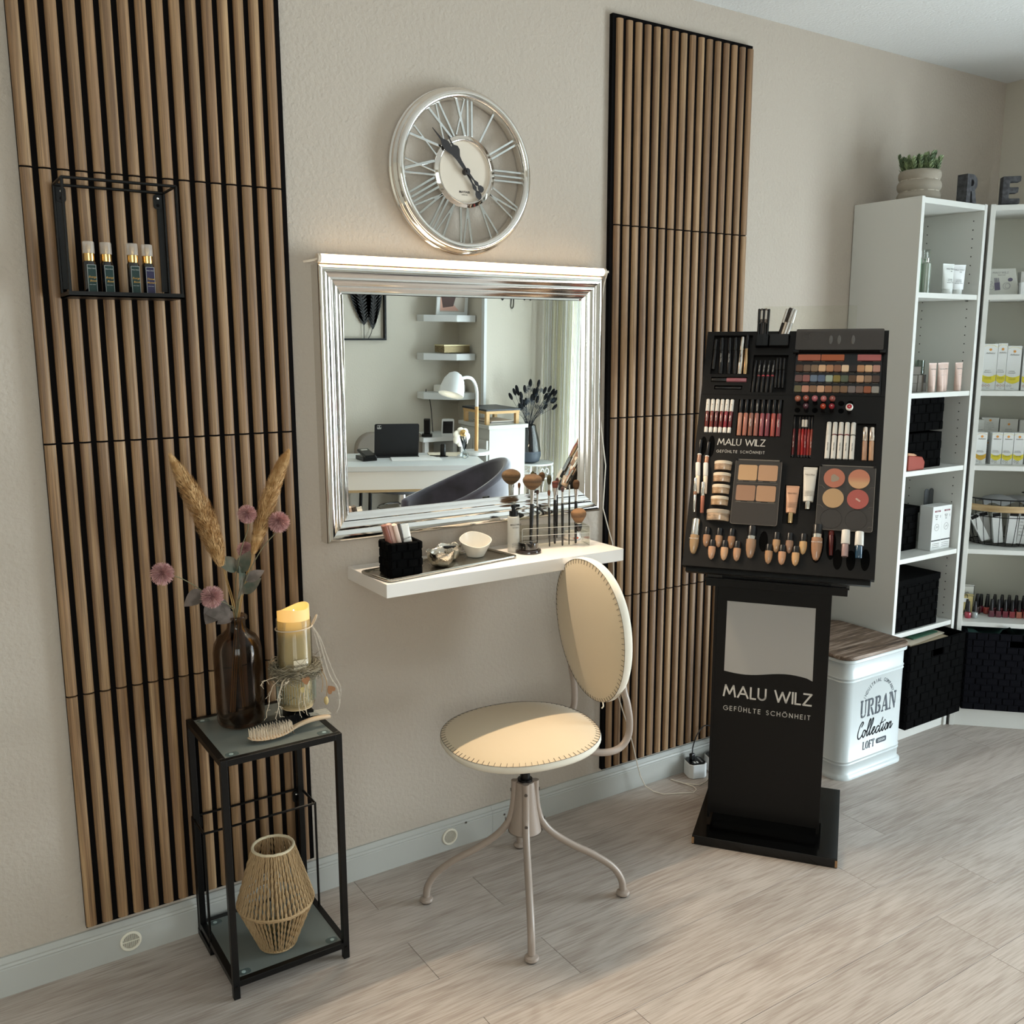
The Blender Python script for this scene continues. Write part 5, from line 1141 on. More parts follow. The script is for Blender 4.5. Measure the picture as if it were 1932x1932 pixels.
# compact powder palette
gp = mat('smoke_tray', '#39332e', .28, alpha=.93, coat=.4); gpe = mat('smoke_edge', '#6f6860', .2)
t = thing('powder_palette', 'smoky tester palette with four square tan powder pans', 'palette', M=tm(-71, -147, TB), group=None)
obj('palette_base', MB().prism(rrect(.132, .196, .006, 4), 0, .010), gp, t); obj('base_rim', MB().tube([(x, y, .010) for x, y in rrect(.132, .196, .006, 4)], .0007, 5, closed=True), gpe, t)
for x0, x1, y0, y1, c in ((-126.8, -73, -64, -111.5, '#b8946f'), (-69.8, -15, -63, -111, '#b08a6c'), (-128, -73.5, -127, -174, '#96735c'), (-70.2, -15.5, -126.5, -174, '#a98467')):
    obj('powder_pan', MB().prism(rrect((x1-x0)/1000, (y0-y1)/1000, .005, 4, ((x0+x1)/2+71)/1000, ((y0+y1)/2+147)/1000), .010, .0125), mat('pan'+c, c, .75, bump=(.3, (900, 900, 900), .0005)), t)
    obj('name_strip', MB().box((x0+73)/1000, (x0+86)/1000, (y1+144.3)/1000, (y1+145.2)/1000, .010, .0106).box((x1+51)/1000, (x1+69)/1000, (y1+144.3)/1000, (y1+145.2)/1000, .010, .0106), labm, t, smooth=0)
obj('window_line', MB().box(-.058, .058, -.0325, -.0315, .010, .0108).box(-.058, .058, .027, .028, .010, .0108), gpe, t, smooth=0)
def hinge_bar(t, w, y): obj('hinge', MB().tube([(-w, y, .008), (w, y, .008)], .0022, 8), gpe, t); [obj('hinge_knob', MB().cyl(.0045, -.003, .003, 12, T((s_*w, y, .009)) @ RY(90)), blackp, t) for s_ in (-1, 1)]
hinge_bar(t, .062, .100)
t = thing('blusher_palette', 'smoky tester palette with four round blusher pans and two empty wells', 'palette', M=tm(176, -151, TB))
obj('palette_base', MB().prism(rrect(.151, .190, .006, 4), 0, .010), gp, t); obj('base_rim', MB().tube([(x, y, .010) for x, y in rrect(.151, .190, .006, 4)], .0007, 5, closed=True), gpe, t)
for x, y, c, c2 in ((142.2, -93, '#b4705a', None), (208.4, -93, '#c07c62', '#cda078'), (142.5, -153, '#b8966f', None), (208.5, -153, '#ad5a52', None)):
    o = obj('blusher_pan', MB().cyl(.0287, .010, .0128, 48), mat('pan'+c, c, .7, bump=(.3, (900, 900, 900), .0005)) if not c2 else mat('pan'+c, c, .7, var=(c2, (5, 16, 5), 0, .42, .58)), t)
    o.location = ((x-176)/1000, (y+151)/1000, 0)
obj('bare_patch', MB().prism([(.011*math.cos(a)*(1+.15*math.cos(3*a)), .011*math.sin(a)*(1+.15*math.cos(3*a+.5))) for a in [2*PI*k/24 for k in range(24)]], .0128, .0131, T((-.033, .057, 0))), mat('pan_metal', '#9a8a78', .5), t, smooth=0)
obj('bare_patch', MB().prism(rrect(.015, .005, .002, 3), .0128, .0131, T((.033, -.004, 0)) @ RZ(-35)), mat('pan_metal2', '#c9a698', .5), t, smooth=0)
for x in (141, 207): obj('empty_well', MB().tube([((x-176)/1000+.0287*math.cos(2*PI*k/40), -.062+.0287*math.sin(2*PI*k/40), .010) for k in range(40)], .0006, 4, closed=True), mat('well_line', '#2b2622', .3), t)
for y in (-120, -178, -236): obj('side_notch', MB().tube([(-.0745, (y+151)/1000+.004, .0103), (-.066, (y+151)/1000+.004, .0103), (-.062, (y+151)/1000, .0103), (-.058, (y+151)/1000-.004, .0103)], .0006, 4).tube([(.0745, (y+151)/1000+.004, .0103), (.066, (y+151)/1000+.004, .0103), (.062, (y+151)/1000, .0103)], .0006, 4), gpe, t)
hinge_bar(t, .072, .096)
# foundation tubes, cap down the slope
for x, y0, y1, yc, w_, c, lab, cm in ((30.2, -118.6, -231.9, -200.6, 37, '#c99a7c', 'peach foundation tube with crimped end and gold cap', M_('#d9b98c', .2, metal=1)), (75, -59.8, -187.6, -164, 38, '#ddd6cb', 'off-white cream tube with silver cap above the peach tube', M_('#d8d2c8', .18, metal=1))):
    t = thing('foundation_tube', lab, 'tube', M=tm(x, y1, 2) @ RX(-90)); L = (y0-yc)/1000
    body = M_(c, .3); n = 20; rows_ = 9; vs = []
    for i in range(rows_):
        f = i/(rows_-1); ww = w_/2000*(.74+.26*f); dd = .0095*(1-f)**.6+.0006
        for k in range(n): a = 2*PI*k/n; vs.append((ww*math.cos(a), dd*math.sin(a), (yc-y1)/1000+f*L*.95))
    b = MB().add(vs, [(i*n+k, i*n+(k+1) % n, (i+1)*n+(k+1) % n, (i+1)*n+k) for i in range(rows_-1) for k in range(n)]+[tuple(range(n-1, -1, -1))]); b.box(-w_/2000, w_/2000, -.0009, .0009, (yc-y1)/1000+L*.93, (yc-y1)/1000+L)
    obj('body', b, body, t); obj('cap', MB().lathe([(.0075, 0), (.0080, .001), (.0085, (yc-y1)/1000)], 24), cm, t)
    M2 = T((0, -.0058, (y0-y1)/1000-.024)) @ RX(84)
    text('lettering', 'MALU WILZ', .0052, M_('#5c4a40', .5), t, M2)
    for k in range(4): text('lettering', 'HYDRO CREAM FOUNDATION', .0022, M_('#6f5a4c', .5), t, T((.002, -.0093, (yc-y1)/1000+.016+.0042*k)) @ RX(82))
# bottom row of bottles, rounded ends pointing down the slope
def drop_bottle(x, yt, yb, yc, r, c, lab, capm, ring=0, z=0, txt=False, group='foundation samples in the tray'):
    t = thing('foundation_bottle', lab, 'bottle', M=tm(x, yb, TB+z) @ RX(-90), group=group); L = (yt-yb)/1000; c0 = (yc-yb)/1000; r = r/1000
    cr = r*.94 if ring or capm is silv else r*.93
    bl = c0-(ring/1000)
    obj('body', MB().lathe([(r*.05, 0), (r*.42, .0028), (r*.66, bl*.17), (r*.9, bl*.42), (r, bl*.68), (r*.98, bl)], 26), mat('fnd'+c, c, .15, coat=1), t)
    if ring: obj('ring', MB().cyl(r*.9, bl, c0, 24), silv, t)
    obj('cap', MB().lathe([(cr, c0), (cr, L-.003), (cr*.86, L), (.0003, L)], 24), capm, t)
    if txt: text('lettering', 'MALU WILZ', r*.36, lw_, t, T((0, -r-.0002, bl*.78)) @ RX(90))
    return t
drop_bottle(-236, -236, -343, -286, 13.8, '#a58560', 'foundation bottle with tall silver cap in the lower left corner', silv, txt=True)
sm = [(-201, -260, -319, -283, '#a3795a'), (-165.5, -260, -318, -283, '#a87f5e'), (-129.5, -260, -319, -283, '#9e7352'), (-182, -298, -356, -318, '#bd9070'), (-146, -297.5, -356, -318, '#c79d78'), (-110, -297, -355.5, -318, '#b88c6c'),
      (-2.5, -262, -321, -284, '#b28a64'), (33.5, -261, -321, -284, '#93705a'), (71, -261, -321, -284, '#c7a070'), (-21, -299.5, -356.5, -319, '#ad8562'), (16, -298.5, -356.5, -319, '#c29270'), (53, -299.5, -356.5, -319, '#cb9e70')]
nm = ['upper row left', 'upper row middle', 'upper row right', 'lower row left', 'lower row middle', 'lower row right']
for i, (x, yt, yb, yc, c) in enumerate(sm):
    drop_bottle(x, yt, yb, yc, 11, c, 'small black-capped foundation sample, '+nm[i % 6]+' of the '+['six left of', 'six right of'][i//6]+' the oval hole', kb, 0, 3 if i % 6 > 2 else 0)
drop_bottle(-73, -248, -344, -278, 14.5, '#9f7c60', 'larger foundation bottle with silver ring left of the empty oval hole', kb, 10, 1)
drop_bottle(107.5, -231.5, -337, -260, 15.5, '#a67a5c', 'larger printed foundation bottle with silver ring under the blusher palette', kb, 11, 2, True)
tubey('brow_wand', 'dark red sample wand plugged in under the blusher palette', 'wand', 144, -245, 147, -318, [('body', 0, .8, 5, 7.5, M_('#4a1410', .25)), ('cap', .8, 1, 7.5, 7.5, M_('#5a1a14', .25))], 2)
for x, c, lab in ((183, '#a78a86', 'white-capped pale mauve nail polish sample'), (219, '#173a52', 'white-capped dark blue nail polish sample')):
    dy = 0 if x < 200 else -2.5
    tubey('nail_polish', lab, 'nail polish', x, -244+dy, x+1, -320+dy, [('bottle', 0, .47, 9.2, 9.6, M_(c, .12, coat=1)), ('cap', .475, 1, 12, 11.4, wh)], 10, n=24, group='nail polish samples in the tray')

# plug sockets and black lead by the skirting
for i, (x, y, rz, lab) in enumerate(((2.345, -.006, 0, 'white socket block with USB ports and a black plug in it'), (2.437, -.012, 0, 'second white socket block half hidden by the display stand'))):
    x, y = ((2.330, -.045), (2.425, -.050))[i]
    t = thing('socket_block', lab, 'socket', (x, y-.01, 0), (0, 0, rad(-20)), 'socket blocks by the skirting')
    oc = [(-.034, -.022), (-.022, -.034), (.022, -.034), (.034, -.022), (.034, .022), (.022, .034), (-.022, .034), (-.034, .022)]
    obj('body', MB().prism([(a*1.0, b) for a, b in oc], .001, .052), white, t, smooth=0, bevel=.002)
    obj('top_face', MB().prism([(a*.9, b*.9) for a, b in oc], .052, .055), blackp, t, smooth=0)
    if i == 0:
        for dx in (-.010, .0): obj('usb_port', MB().box(dx-.003, dx+.003, -.022, -.010, .055, .0556), white, t, smooth=0)
        obj('usb_strip', MB().box(.014, .020, -.02, .02, .055, .0562), mat('grey_strip', '#77797a', .4), t, smooth=0)
    else: obj('well', MB().lathe([(.019, .0552), (.0205, .0552), (.0205, .057), (.019, .057)], 28, closed=True), blackp, t); obj('contact', MB().cyl(.0025, .0552, .0575, 10, T((-.006, .004, 0))), chrome, t)
t = thing('black_lead', 'black plug and lead looping from the front socket block behind the stand', 'cord')
obj('plug', MB().box(2.316, 2.334, -.050, -.036, .055, .078), blackp, t, smooth=0, bevel=.003)
obj('lead', MB().tube(smooth_path([(2.325, -.043, .076), (2.332, -.040, .105), (2.355, -.038, .145), (2.39, -.036, .165), (2.43, -.040, .15), (2.46, -.06, .105), (2.48, -.08, .06)]), .0022, 6), blackp, t)

# ------------------------------------------------------------------ enamel tin with wooden lid
TX, TY = 2.888, -.215
tn = thing('storage_tin', 'white enamel storage tin with wood-look lid and dark print beside the shelf unit', 'tin', (TX, TY, 0))
enam = mat('enamel_white', '#c3caca', .3, coat=.2)
vs = []; zs = [(.006, .006), (.006, .012), (0, .020), (0, .050), (.003, .054), (0, .058), (.003, .066), (0, .070), (0, .355), (.003, .359), (0, .363), (.003, .371), (0, .375), (0, .425), (.002, .432)]
base = rrect(.345, .330, .042, 7)
zs = [(.010, 0), (.010, .010), (.003, .016)]+zs[2:]
for o_, z in zs:
    for x, y in rrect(.345+2*o_, .330+2*o_, .042+o_, 7): vs.append((x, y, z))
n = len(base); k = len(zs)
obj('body', MB().add(vs, [(i*n+j, i*n+(j+1) % n, (i+1)*n+(j+1) % n, (i+1)*n+j) for i in range(k-1) for j in range(n)]+[tuple(range(n-1, -1, -1)), tuple((k-1)*n+j for j in range(n))]), enam, tn, smooth=50)
obj('lid_rim', MB().prism(rrect(.362, .348, .048, 7), .428, .441), enam, tn, bevel=.003)
obj('lid', MB().prism(rrect(.366, .352, .050, 7), .441, .455), wood('driftwood', '#43352b', '#75604f', '#b7a698', (5, 75, 75), .7, .1, .5, (30, 330, 330)), tn, bevel=.004)
pr_ = mat('print_charcoal', '#39414a', .6)
FM = T((.012, -.1656, .0)) @ RX(90)
def at_(x, y): return FM @ T((x, y, 0))
for i, c in enumerate('INDUSTRIAL COMPANY'):
    a = rad(158-136*i/17)
    if c != ' ': text('lettering', c, .019, pr_, tn, at_(.084*math.cos(a), .256+.084*math.sin(a)) @ RZ(math.degrees(a)-90), sx=.8)
# stencil letters
def stencil(parts, M, mb):
    for p in parts: mb.prism(p, 0, .0004, M)
def R_(x0, x1, y0, y1): return [(x0, y0), (x1, y0), (x1, y1), (x0, y1)]
ST = {'U': [R_(0, .26, .9, 1), R_(.05, .21, .22, .9), R_(.44, .66, .9, 1), R_(.5, .57, .2, .9), [(.06, .2), (.1, .06), (.2, 0), (.28, 0), (.28, .1), (.23, .13), (.21, .2)], [(.34, 0), (.45, .03), (.54, .1), (.57, .18), (.5, .18), (.44, .12), (.34, .09)]],
      'R': [R_(0, .26, .9, 1), R_(.05, .21, .1, .9), R_(0, .26, 0, .1), [(.29, .9), (.29, 1), (.42, 1), (.56, .93), (.6, .76), (.56, .6), (.42, .52), (.29, .52), (.29, .6), (.38, .62), (.44, .7), (.44, .84), (.38, .9)][::-1], [(.30, .48), (.44, .48), (.66, .08), (.70, 0), (.52, 0)][::-1]],
      'B': [R_(0, .26, .9, 1), R_(.05, .21, .1, .9), R_(0, .26, 0, .1), [(.29, .9), (.29, 1), (.42, 1), (.54, .93), (.57, .78), (.52, .62), (.42, .55), (.29, .55), (.29, .62), (.38, .66), (.41, .78), (.38, .88)][::-1], [(.29, .4), (.29, .5), (.42, .5), (.56, .42), (.6, .26), (.55, .08), (.42, 0), (.29, 0), (.29, .1), (.38, .12), (.44, .25), (.38, .38)][::-1]],
      'A': [R_(.0, .22, 0, .09), [(.08, .09), (.14, .09), (.36, .84), (.32, .92)], [(.37, 1), (.45, 1), (.68, .09), (.48, .09), (.34, .76)][::-1], R_(.42, .74, 0, .09), R_(.21, .46, .28, .36)],
      'N': [R_(0, .2, .9, 1), R_(.07, .13, .09, .9), R_(0, .2, 0, .09), [(.22, 1), (.3, 1), (.62, .22), (.62, 0), (.55, 0), (.17, .86)][::-1], R_(.5, .72, .9, 1), R_(.6, .66, .28, .9)],
      'L': [R_(0, .26, .9, 1), R_(.05, .21, .1, .9), R_(0, .22, 0, .1), R_(.26, .52, 0, .1), R_(.46, .52, .1, .26)],
      'O': [[(.3, 1), (.14, .94), (.03, .75), (0, .5), (.03, .25), (.14, .06), (.3, 0), (.3, .08), (.21, .2), (.18, .5), (.21, .8), (.3, .92)], [(.36, 0), (.52, .06), (.63, .25), (.66, .5), (.63, .75), (.52, .94), (.36, 1), (.36, .92), (.45, .8), (.48, .5), (.45, .2), (.36, .08)]],
      'F': [R_(0, .26, .9, 1), R_(.05, .21, .1, .9), R_(0, .26, 0, .1), R_(.29, .55, .9, 1), R_(.49, .55, .74, .9), R_(.24, .42, .46, .55)],
      'T': [R_(0, .24, .9, 1), R_(.3, .54, .9, 1), R_(0, .06, .74, .9), R_(.48, .54, .74, .9), R_(.19, .35, .1, .86), R_(.13, .41, 0, .1)]}
m = MB(); x = -.100
for c, w_ in zip('URBAN', (.74, .76, .68, .80, .76)): stencil(ST[c], at_(x, .215) @ Matrix.Diagonal((.0545, .066, 1, 1)), m); x += w_*.0545
x = -.075
for c, w_ in zip('LOFT', (.60, .72, .60, .6)): stencil(ST[c], at_(x, .092) @ Matrix.Diagonal((.027, .030, 1, 1)), m); x += w_*.027
# tag-shaped plate behind DESIGN
pl = rrect(.058, .020, .006, 3)
m.prism(pl, 0, .0003, at_(.030, .108))
obj('print', m, pr_, tn, smooth=0)
text('lettering', 'DESIGN', .013, enam, tn, at_(.030, .1075) @ T((0, 0, .0006)), bold=.0003, sx=.9)
m = MB()
script = [[(.20, .80), (.30, 1.0), (.22, 1.12), (.06, .95), (-.04, .55), (.0, .2), (.14, .02), (.30, .10), (.42, .26)],
 [(.62, .50), (.48, .48), (.44, .22), (.56, .04), (.68, .20), (.66, .44), (.60, .50), (.76, .40), (.88, .5)], [(.80, .30), (.98, .80), (1.0, 1.12), (.90, 1.1), (.84, .6), (.88, .1), (1.0, .12), (1.08, .3)],
 [(1.06, .30), (1.24, .80), (1.26, 1.12), (1.16, 1.1), (1.10, .6), (1.14, .1), (1.26, .12), (1.34, .28)], [(1.34, .28), (1.50, .34), (1.54, .50), (1.42, .50), (1.38, .24), (1.46, .04), (1.62, .14), (1.70, .30)],
 [(1.96, .44), (1.86, .50), (1.74, .34), (1.76, .08), (1.90, .08), (2.04, .3)], [(2.20, .98), (2.08, .4), (2.10, .08), (2.22, .10), (2.32, .3)], [(2.04, .62), (2.36, .66)], [(2.42, .50), (2.36, .12), (2.46, .06), (2.58, .28)], [(2.47, .70), (2.49, .76)],
 [(2.78, .50), (2.66, .48), (2.62, .22), (2.72, .04), (2.84, .20), (2.82, .44), (2.76, .50), (2.90, .42)], [(2.98, .50), (2.92, .06), (3.0, .34), (3.14, .50), (3.18, .36), (3.14, .10), (3.24, .08), (3.36, .3)]]
for l in script:
    P = smooth_path([(x, y, 0) for x, y in l], 4); strokes([[(p.x*.0585+p.y*.012, p.y*.055) for p in P]], .0042, at_(-.108, .138), m)
obj('print', m, pr_, tn, smooth=0)
# ------------------------------------------------------------------ shelf units
shw = mat('shelf_unit_white', '#d3d3cd', .38); shi = mat('shelf_back_white', '#c9c9bc', .5)
def shelf_unit(label, M, w, d, zs, left_only=False):
    """front at y=-d, back at y=0, x from 0"""
    t = thing('shelf_unit', label, 'shelf unit', M=M); b = .0175
    for x in (0, w-b): obj('side_panel', MB().box(x, x+b, -d, 0, 0, 2.02), shw, t, smooth=0, bevel=.0008)
    obj('top_panel', MB().box(b, w-b, -d+.001, 0, 1.998, 2.017), shw, t, smooth=0)
    obj('back_panel', MB().box(b, w-b, -.006, -.001, .05, 2.0), shi, t, smooth=0)
    for z in zs: obj('shelf_board', MB().box(b+.0005, w-b-.0005, -d+.003, -.006, z-.018, z), shw, t, smooth=0)
    obj('kick_board', MB().box(b, w-b, -d+.008, -d+.024, 0, .065), shw, t, smooth=0); obj('bottom_board', MB().box(b, w-b, -d+.001, -.006, .065, .083), shw, t, smooth=0)
    m = MB()
    for x, s_ in ((b, 1), (w-b, -1)):
        for y in (-d+.04, -.05):
            for k in range(58):
                z = .14+k*.032
                if all(abs(z-q) > .014 for q in zs): m.cyl(.0024, 0, .0006, 6, T((x+s_*.0003, y, z)) @ RY(90*s_))
    obj('peg_holes', m, mat('peg_hole', '#15130f', .9), t, smooth=0, kind='stuff')
    for z in zs: 
        for x in (b+.006, w-b-.006): obj('shelf_pin', MB().cyl(.003, -.007, .007, 8, T((x, -d+.04, z-.0205)) @ RY(90)), mat('pin_zinc', '#8a8a86', .3, 1), t)
    return t
ZS = [.440, .728, 1.056, 1.340, 1.695]
U1 = T((3.100, -.003, 0)); shelf_unit('white shelf unit against the wall beside the storage tin', U1, .400, .277, ZS)
cs = math.sqrt(.5)
U2 = T((3.505+.28*cs, -.290+.28*cs, 0)) @ RZ(-45); shelf_unit('white shelf unit set diagonally across the room corner', U2, .400, .28, [.433, .726, 1.054, 1.339, 1.696])
def u1(x, y, z=0, rz=0): return U1 @ T((x-3.1, y+.003, z)) @ RZ(rz)
def u2(x, off, z=0, rz=0): return U2 @ T((x, off-.28, z)) @ RZ(rz)     # x along the front, off behind the front edge
# on top
pt = thing('potted_succulent', 'green spiky succulent in a ringed grey stone pot on top of the shelf unit', 'plant', (3.245, -.165, 2.0195))
stone = mat('stone_grey', '#9c9385', .9, bump=(.4, (160, 160, 160), .002)); 
obj('pot', MB().lathe([(.050, 0), (.066, .004), (.074, .014), (.075, .024), (.070, .034), (.066, .037), (.071, .041), (.076, .052), (.076, .062), (.071, .072), (.067, .076), (.070, .080), (.073, .089), (.073, .099), (.069, .108), (.063, .111), (.058, .110), (.058, .100), (.001, .100)], 44), stone, pt, smooth=80)
gl_ = MB(); 
for z in (.037, .076): gl_.lathe([(.0665, z-.003), (.0685, z), (.0665, z+.003)], 44, cap=False)
obj('pot_groove', gl_, mat('chalk', '#d8cfc0', .9, var=('#9a9184', (60, 60, 60), 3, .45, .6)), pt)
m = MB(); rg = random.Random(9)
for k in range(34):
    a = 2*PI*k*.618; R = .058*math.sqrt(k/34); hgt = .035+.030*rg.random()+(.020 if math.cos(a-.4) > .6 and R > .03 else 0); lean = Vector((math.cos(a), math.sin(a), 0))*R*.35
    base_ = Vector((R*math.cos(a), R*math.sin(a), .100))
    for j in range(30):
        f = j/29; c = base_+lean*f+Vector((0, 0, hgt*f)); b = j*2.4; o = Vector((math.cos(b), math.sin(b), .75+f)).normalized(); L = .026*(1-.4*f)
        s_ = o.cross(Vector((0, 0, 1))).normalized()*.0034; m.add([c-s_, c+s_, c+o*L*.5+s_*1.2, c+o*L, c+o*L*.5-s_*1.2, c+o*L*.4+Vector((0, 0, .0015))], [(0, 1, 2, 5), (5, 2, 3), (0, 5, 4), (5, 3, 4)])
obj('leaves', m, mat('succulent', '#8f9f74', .6, var=('#56684a', (40, 40, 26), 2, .40, .62)), pt, smooth=0, kind='stuff')
lt_ = mat('letter_slate', '#4f5052', .75, var=('#38373a', (60, 60, 60), 3, .4, .6), bump=(.4, (180, 180, 180), .002))
def letter(c, label, M, h, d):
    t = thing('decor_letter', label, 'letter', M=M, group='slate letters on the shelf unit')
    def rs(pts, hole=None):
        return MB().prism(pts, -d/2, d/2, RX(90))
    if c == 'E':
        w = h*.64; pts = [(0, 0), (w, 0), (w, h*.20), (w*.40, h*.20), (w*.40, h*.40), (w*.88, h*.40), (w*.90, h*.60), (w*.40, h*.60), (w*.40, h*.80), (w, h*.80), (w, h), (0, h)]
        obj('letter_body', rs(pts), lt_, t, smooth=0, bevel=.003)
    if c == 'R':
        w = h*.62; m = MB()
        m.prism([(0, 0), (w*.38, 0), (w*.38, h), (0, h)], -d/2, d/2, RX(90))
        n = 12; out = [(w*.5+w*.5*math.cos(a), h*.70+h*.30*math.sin(a)) for a in [PI/2-PI*i/n for i in range(n+1)]]; inn = [(w*.5+w*.16*math.cos(a), h*.70+h*.12*math.sin(a)) for a in [PI/2-PI*i/n for i in range(n+1)]]
        for i in range(n): m.prism([out[i+1], out[i], inn[i], inn[i+1]], -d/2, d/2, RX(90))
        m.prism([(w*.36, h*.82), (w*.5, h*.82), (w*.5, h), (w*.36, h)], -d/2, d/2, RX(90)); m.prism([(w*.36, h*.40), (w*.5, h*.40), (w*.5, h*.58), (w*.36, h*.58)], -d/2, d/2, RX(90))
        m.prism([(w*.62, 0), (w*1.0, 0), (w*.80, h*.46), (w*.46, h*.46)], -d/2, d/2, RX(90))
        obj('letter_body', m, lt_, t, smooth=0)
letter('R', 'dark slate letter R standing on top of the shelf unit', T((3.368, -.255, 2.0195)) @ RZ(-2), .098, .040)
letter('E', 'dark slate letter E standing on top of the corner shelf unit', u2(.035, .030, 2.0205), .098, .040)
# compartment 1: bottles and tubes
t = thing('toner_bottle', 'tall green glass bottle with white cap at the back of the top shelf', 'bottle', (3.222, -.195, 1.6955))
obj('glass', MB().lathe([(.014, 0), (.015, .002), (.015, .125), (.012, .128)], 24), mat('green_glass', '#8fb393', .06, trans=.35, coat=1), t); obj('cap', MB().cyl(.013, .128, .152, 20), white, t)
t = thing('spray_flask', 'clear flask with silver pump and clear cap next to the green bottle', 'bottle', (3.262, -.205, 1.6955))
obj('glass', MB().lathe([(.015, 0), (.017, .002), (.017, .108), (.013, .113)], 24), mat('clear_flask', '#aeb8a8', .06, trans=.4, coat=1), t); obj('pump', MB().lathe([(.009, .113), (.009, .128), (.004, .130), (.004, .142), (.007, .142), (.006, .150)], 18), chrome, t)
obj('clear_cap', MB().cyl(.0125, .118, .158, 20), glassy('clear_cap_glass', '#e8ebe8', .05), t)
cw2 = mat('tube_white', '#dfe2de', .35); gtx = mat('grey_print', '#7b7b78', .6)
for i, (x, y, lab) in enumerate(((3.338, -.245, 'white squeeze tube standing left of the pair on the top shelf'), (3.410, -.238, 'white squeeze tube standing right of the pair on the top shelf'))):
    t = thing('squeeze_tube', lab, 'tube', M=u1(x, y, 1.6955, (-6, -26)[i]))
    squeeze_tube(t, cw2 if i == 0 else mat('tube_bright', '#eef0f0', .3), .086, .060, .030, cw2, .018, .0185)
    text('lettering', 'MALU WILZ', .0075, gtx, t, T((0, -.0088, .089)) @ RX(83)); text('lettering', 'SKIN', .004, gtx, t, T((.006, -.0094, .081)) @ RX(83))
    for k in range(5): text('lettering', ('CLEANSING', 'GENTLE MILK', 'FOR DAILY CARE', '', '200 ML')[k], .0042, gtx, t, T((-.002, -.0132, .052-.0058*k)) @ RX(83))
# compartment 2: small boxes, jar, pink tubes
bxm = mat('taupe_box', '#635c52', .5)
bi = 0
for x, y, z, w, h in ((3.205, -.20, 1.3405, .034, .032), (3.243, -.20, 1.3405, .034, .032), (3.281, -.19, 1.3405, .032, .032), (3.205, -.20, 1.373, .038, .030), (3.246, -.20, 1.373, .036, .030), (3.283, -.185, 1.373, .030, .030), (3.225, -.195, 1.4035, .046, .030)):
    t = tag(obj('product_box', MB().box(-w/2, w/2, -.028, .028, 0, h), bxm if bi != 5 else mat('dark_box', '#3a3733', .5), smooth=0, bevel=.0008), ['taupe product box at the lower left of the small stack', 'taupe product box in the middle of the bottom row of the stack', 'taupe product box at the right of the bottom row behind the pink tubes', 'taupe product box, left one of the middle row in the stack', 'taupe product box, middle one of the second row', 'dark product box at the right of the second row', 'taupe product box lying on top of the small stack'][bi], 'box', 'taupe boxes stacked on the second shelf'); t.location = (x, y, z); bi += 1
t = thing('glass_jar', 'little clear glass on top of the taupe boxes', 'glass', (3.288, -.19, 1.4035)); obj('glass', MB().lathe([(.015, .0), (.018, .002), (.018, .052), (.0168, .052), (.0168, .004), (.001, .003)], 24), glassy('jar_glass', '#dde2de', .05), t)
pk = mat('blush_tube', '#cdb3a6', .35)
for i, (x, y) in enumerate(((3.278, -.250), (3.330, -.252), (3.368, -.238), (3.398, -.222), (3.444, -.250))):
    t = thing('hand_cream_tube', ['blush pink tube, front left of the row on the second shelf', 'blush pink tube, second of the row on the second shelf', 'blush pink tube, third of the row, set further back', 'blush pink tube, fourth and rearmost of the row', 'blush pink tube standing alone at the right on the second shelf'][i], 'tube', M=u1(x, y, 1.3405, -12))
    squeeze_tube(t, pk, .080, .036, .022, pk, .022, .0125)
    text('lettering', 'MALU WILZ', .0050, gtx, t, T((0, -.0065, .083)) @ RX(84)); obj('lettering', MB().box(-.004, .004, -.0078, -.0070, .050, .062), gtx, t, smooth=0)
# compartment 3
for i, z in enumerate((1.0565, 1.1965)):
    t = thing('woven_box', ['black woven box, lower of the two stacked on the third shelf', 'black woven box, upper of the two stacked on the third shelf'][i], 'box', M=u1(3.245+.012, -.136, z), group='stacked woven boxes on the third shelf')
    woven_box(t, .255, .205, .132, .030, strap, lid=False)
t = thing('leather_pouch', 'terracotta folded pouch at the left front of the third shelf', 'pouch', (3.190, -.256, 1.0565))
obj('body', MB().prism([(-.045, 0), (.052, 0), (.056, .028), (.038, .048), (-.045, .058)], -.012, .012, RX(90)), mat('terracotta', '#8a3320', .6), t, smooth=0, bevel=.003)
obj('flap', MB().prism([(-.045, .050), (.010, .054), (-.01, .062), (-.045, .066)], -.010, .010, RX(90)), mat('pouch_tan', '#b88a68', .6), t, smooth=0, bevel=.002)
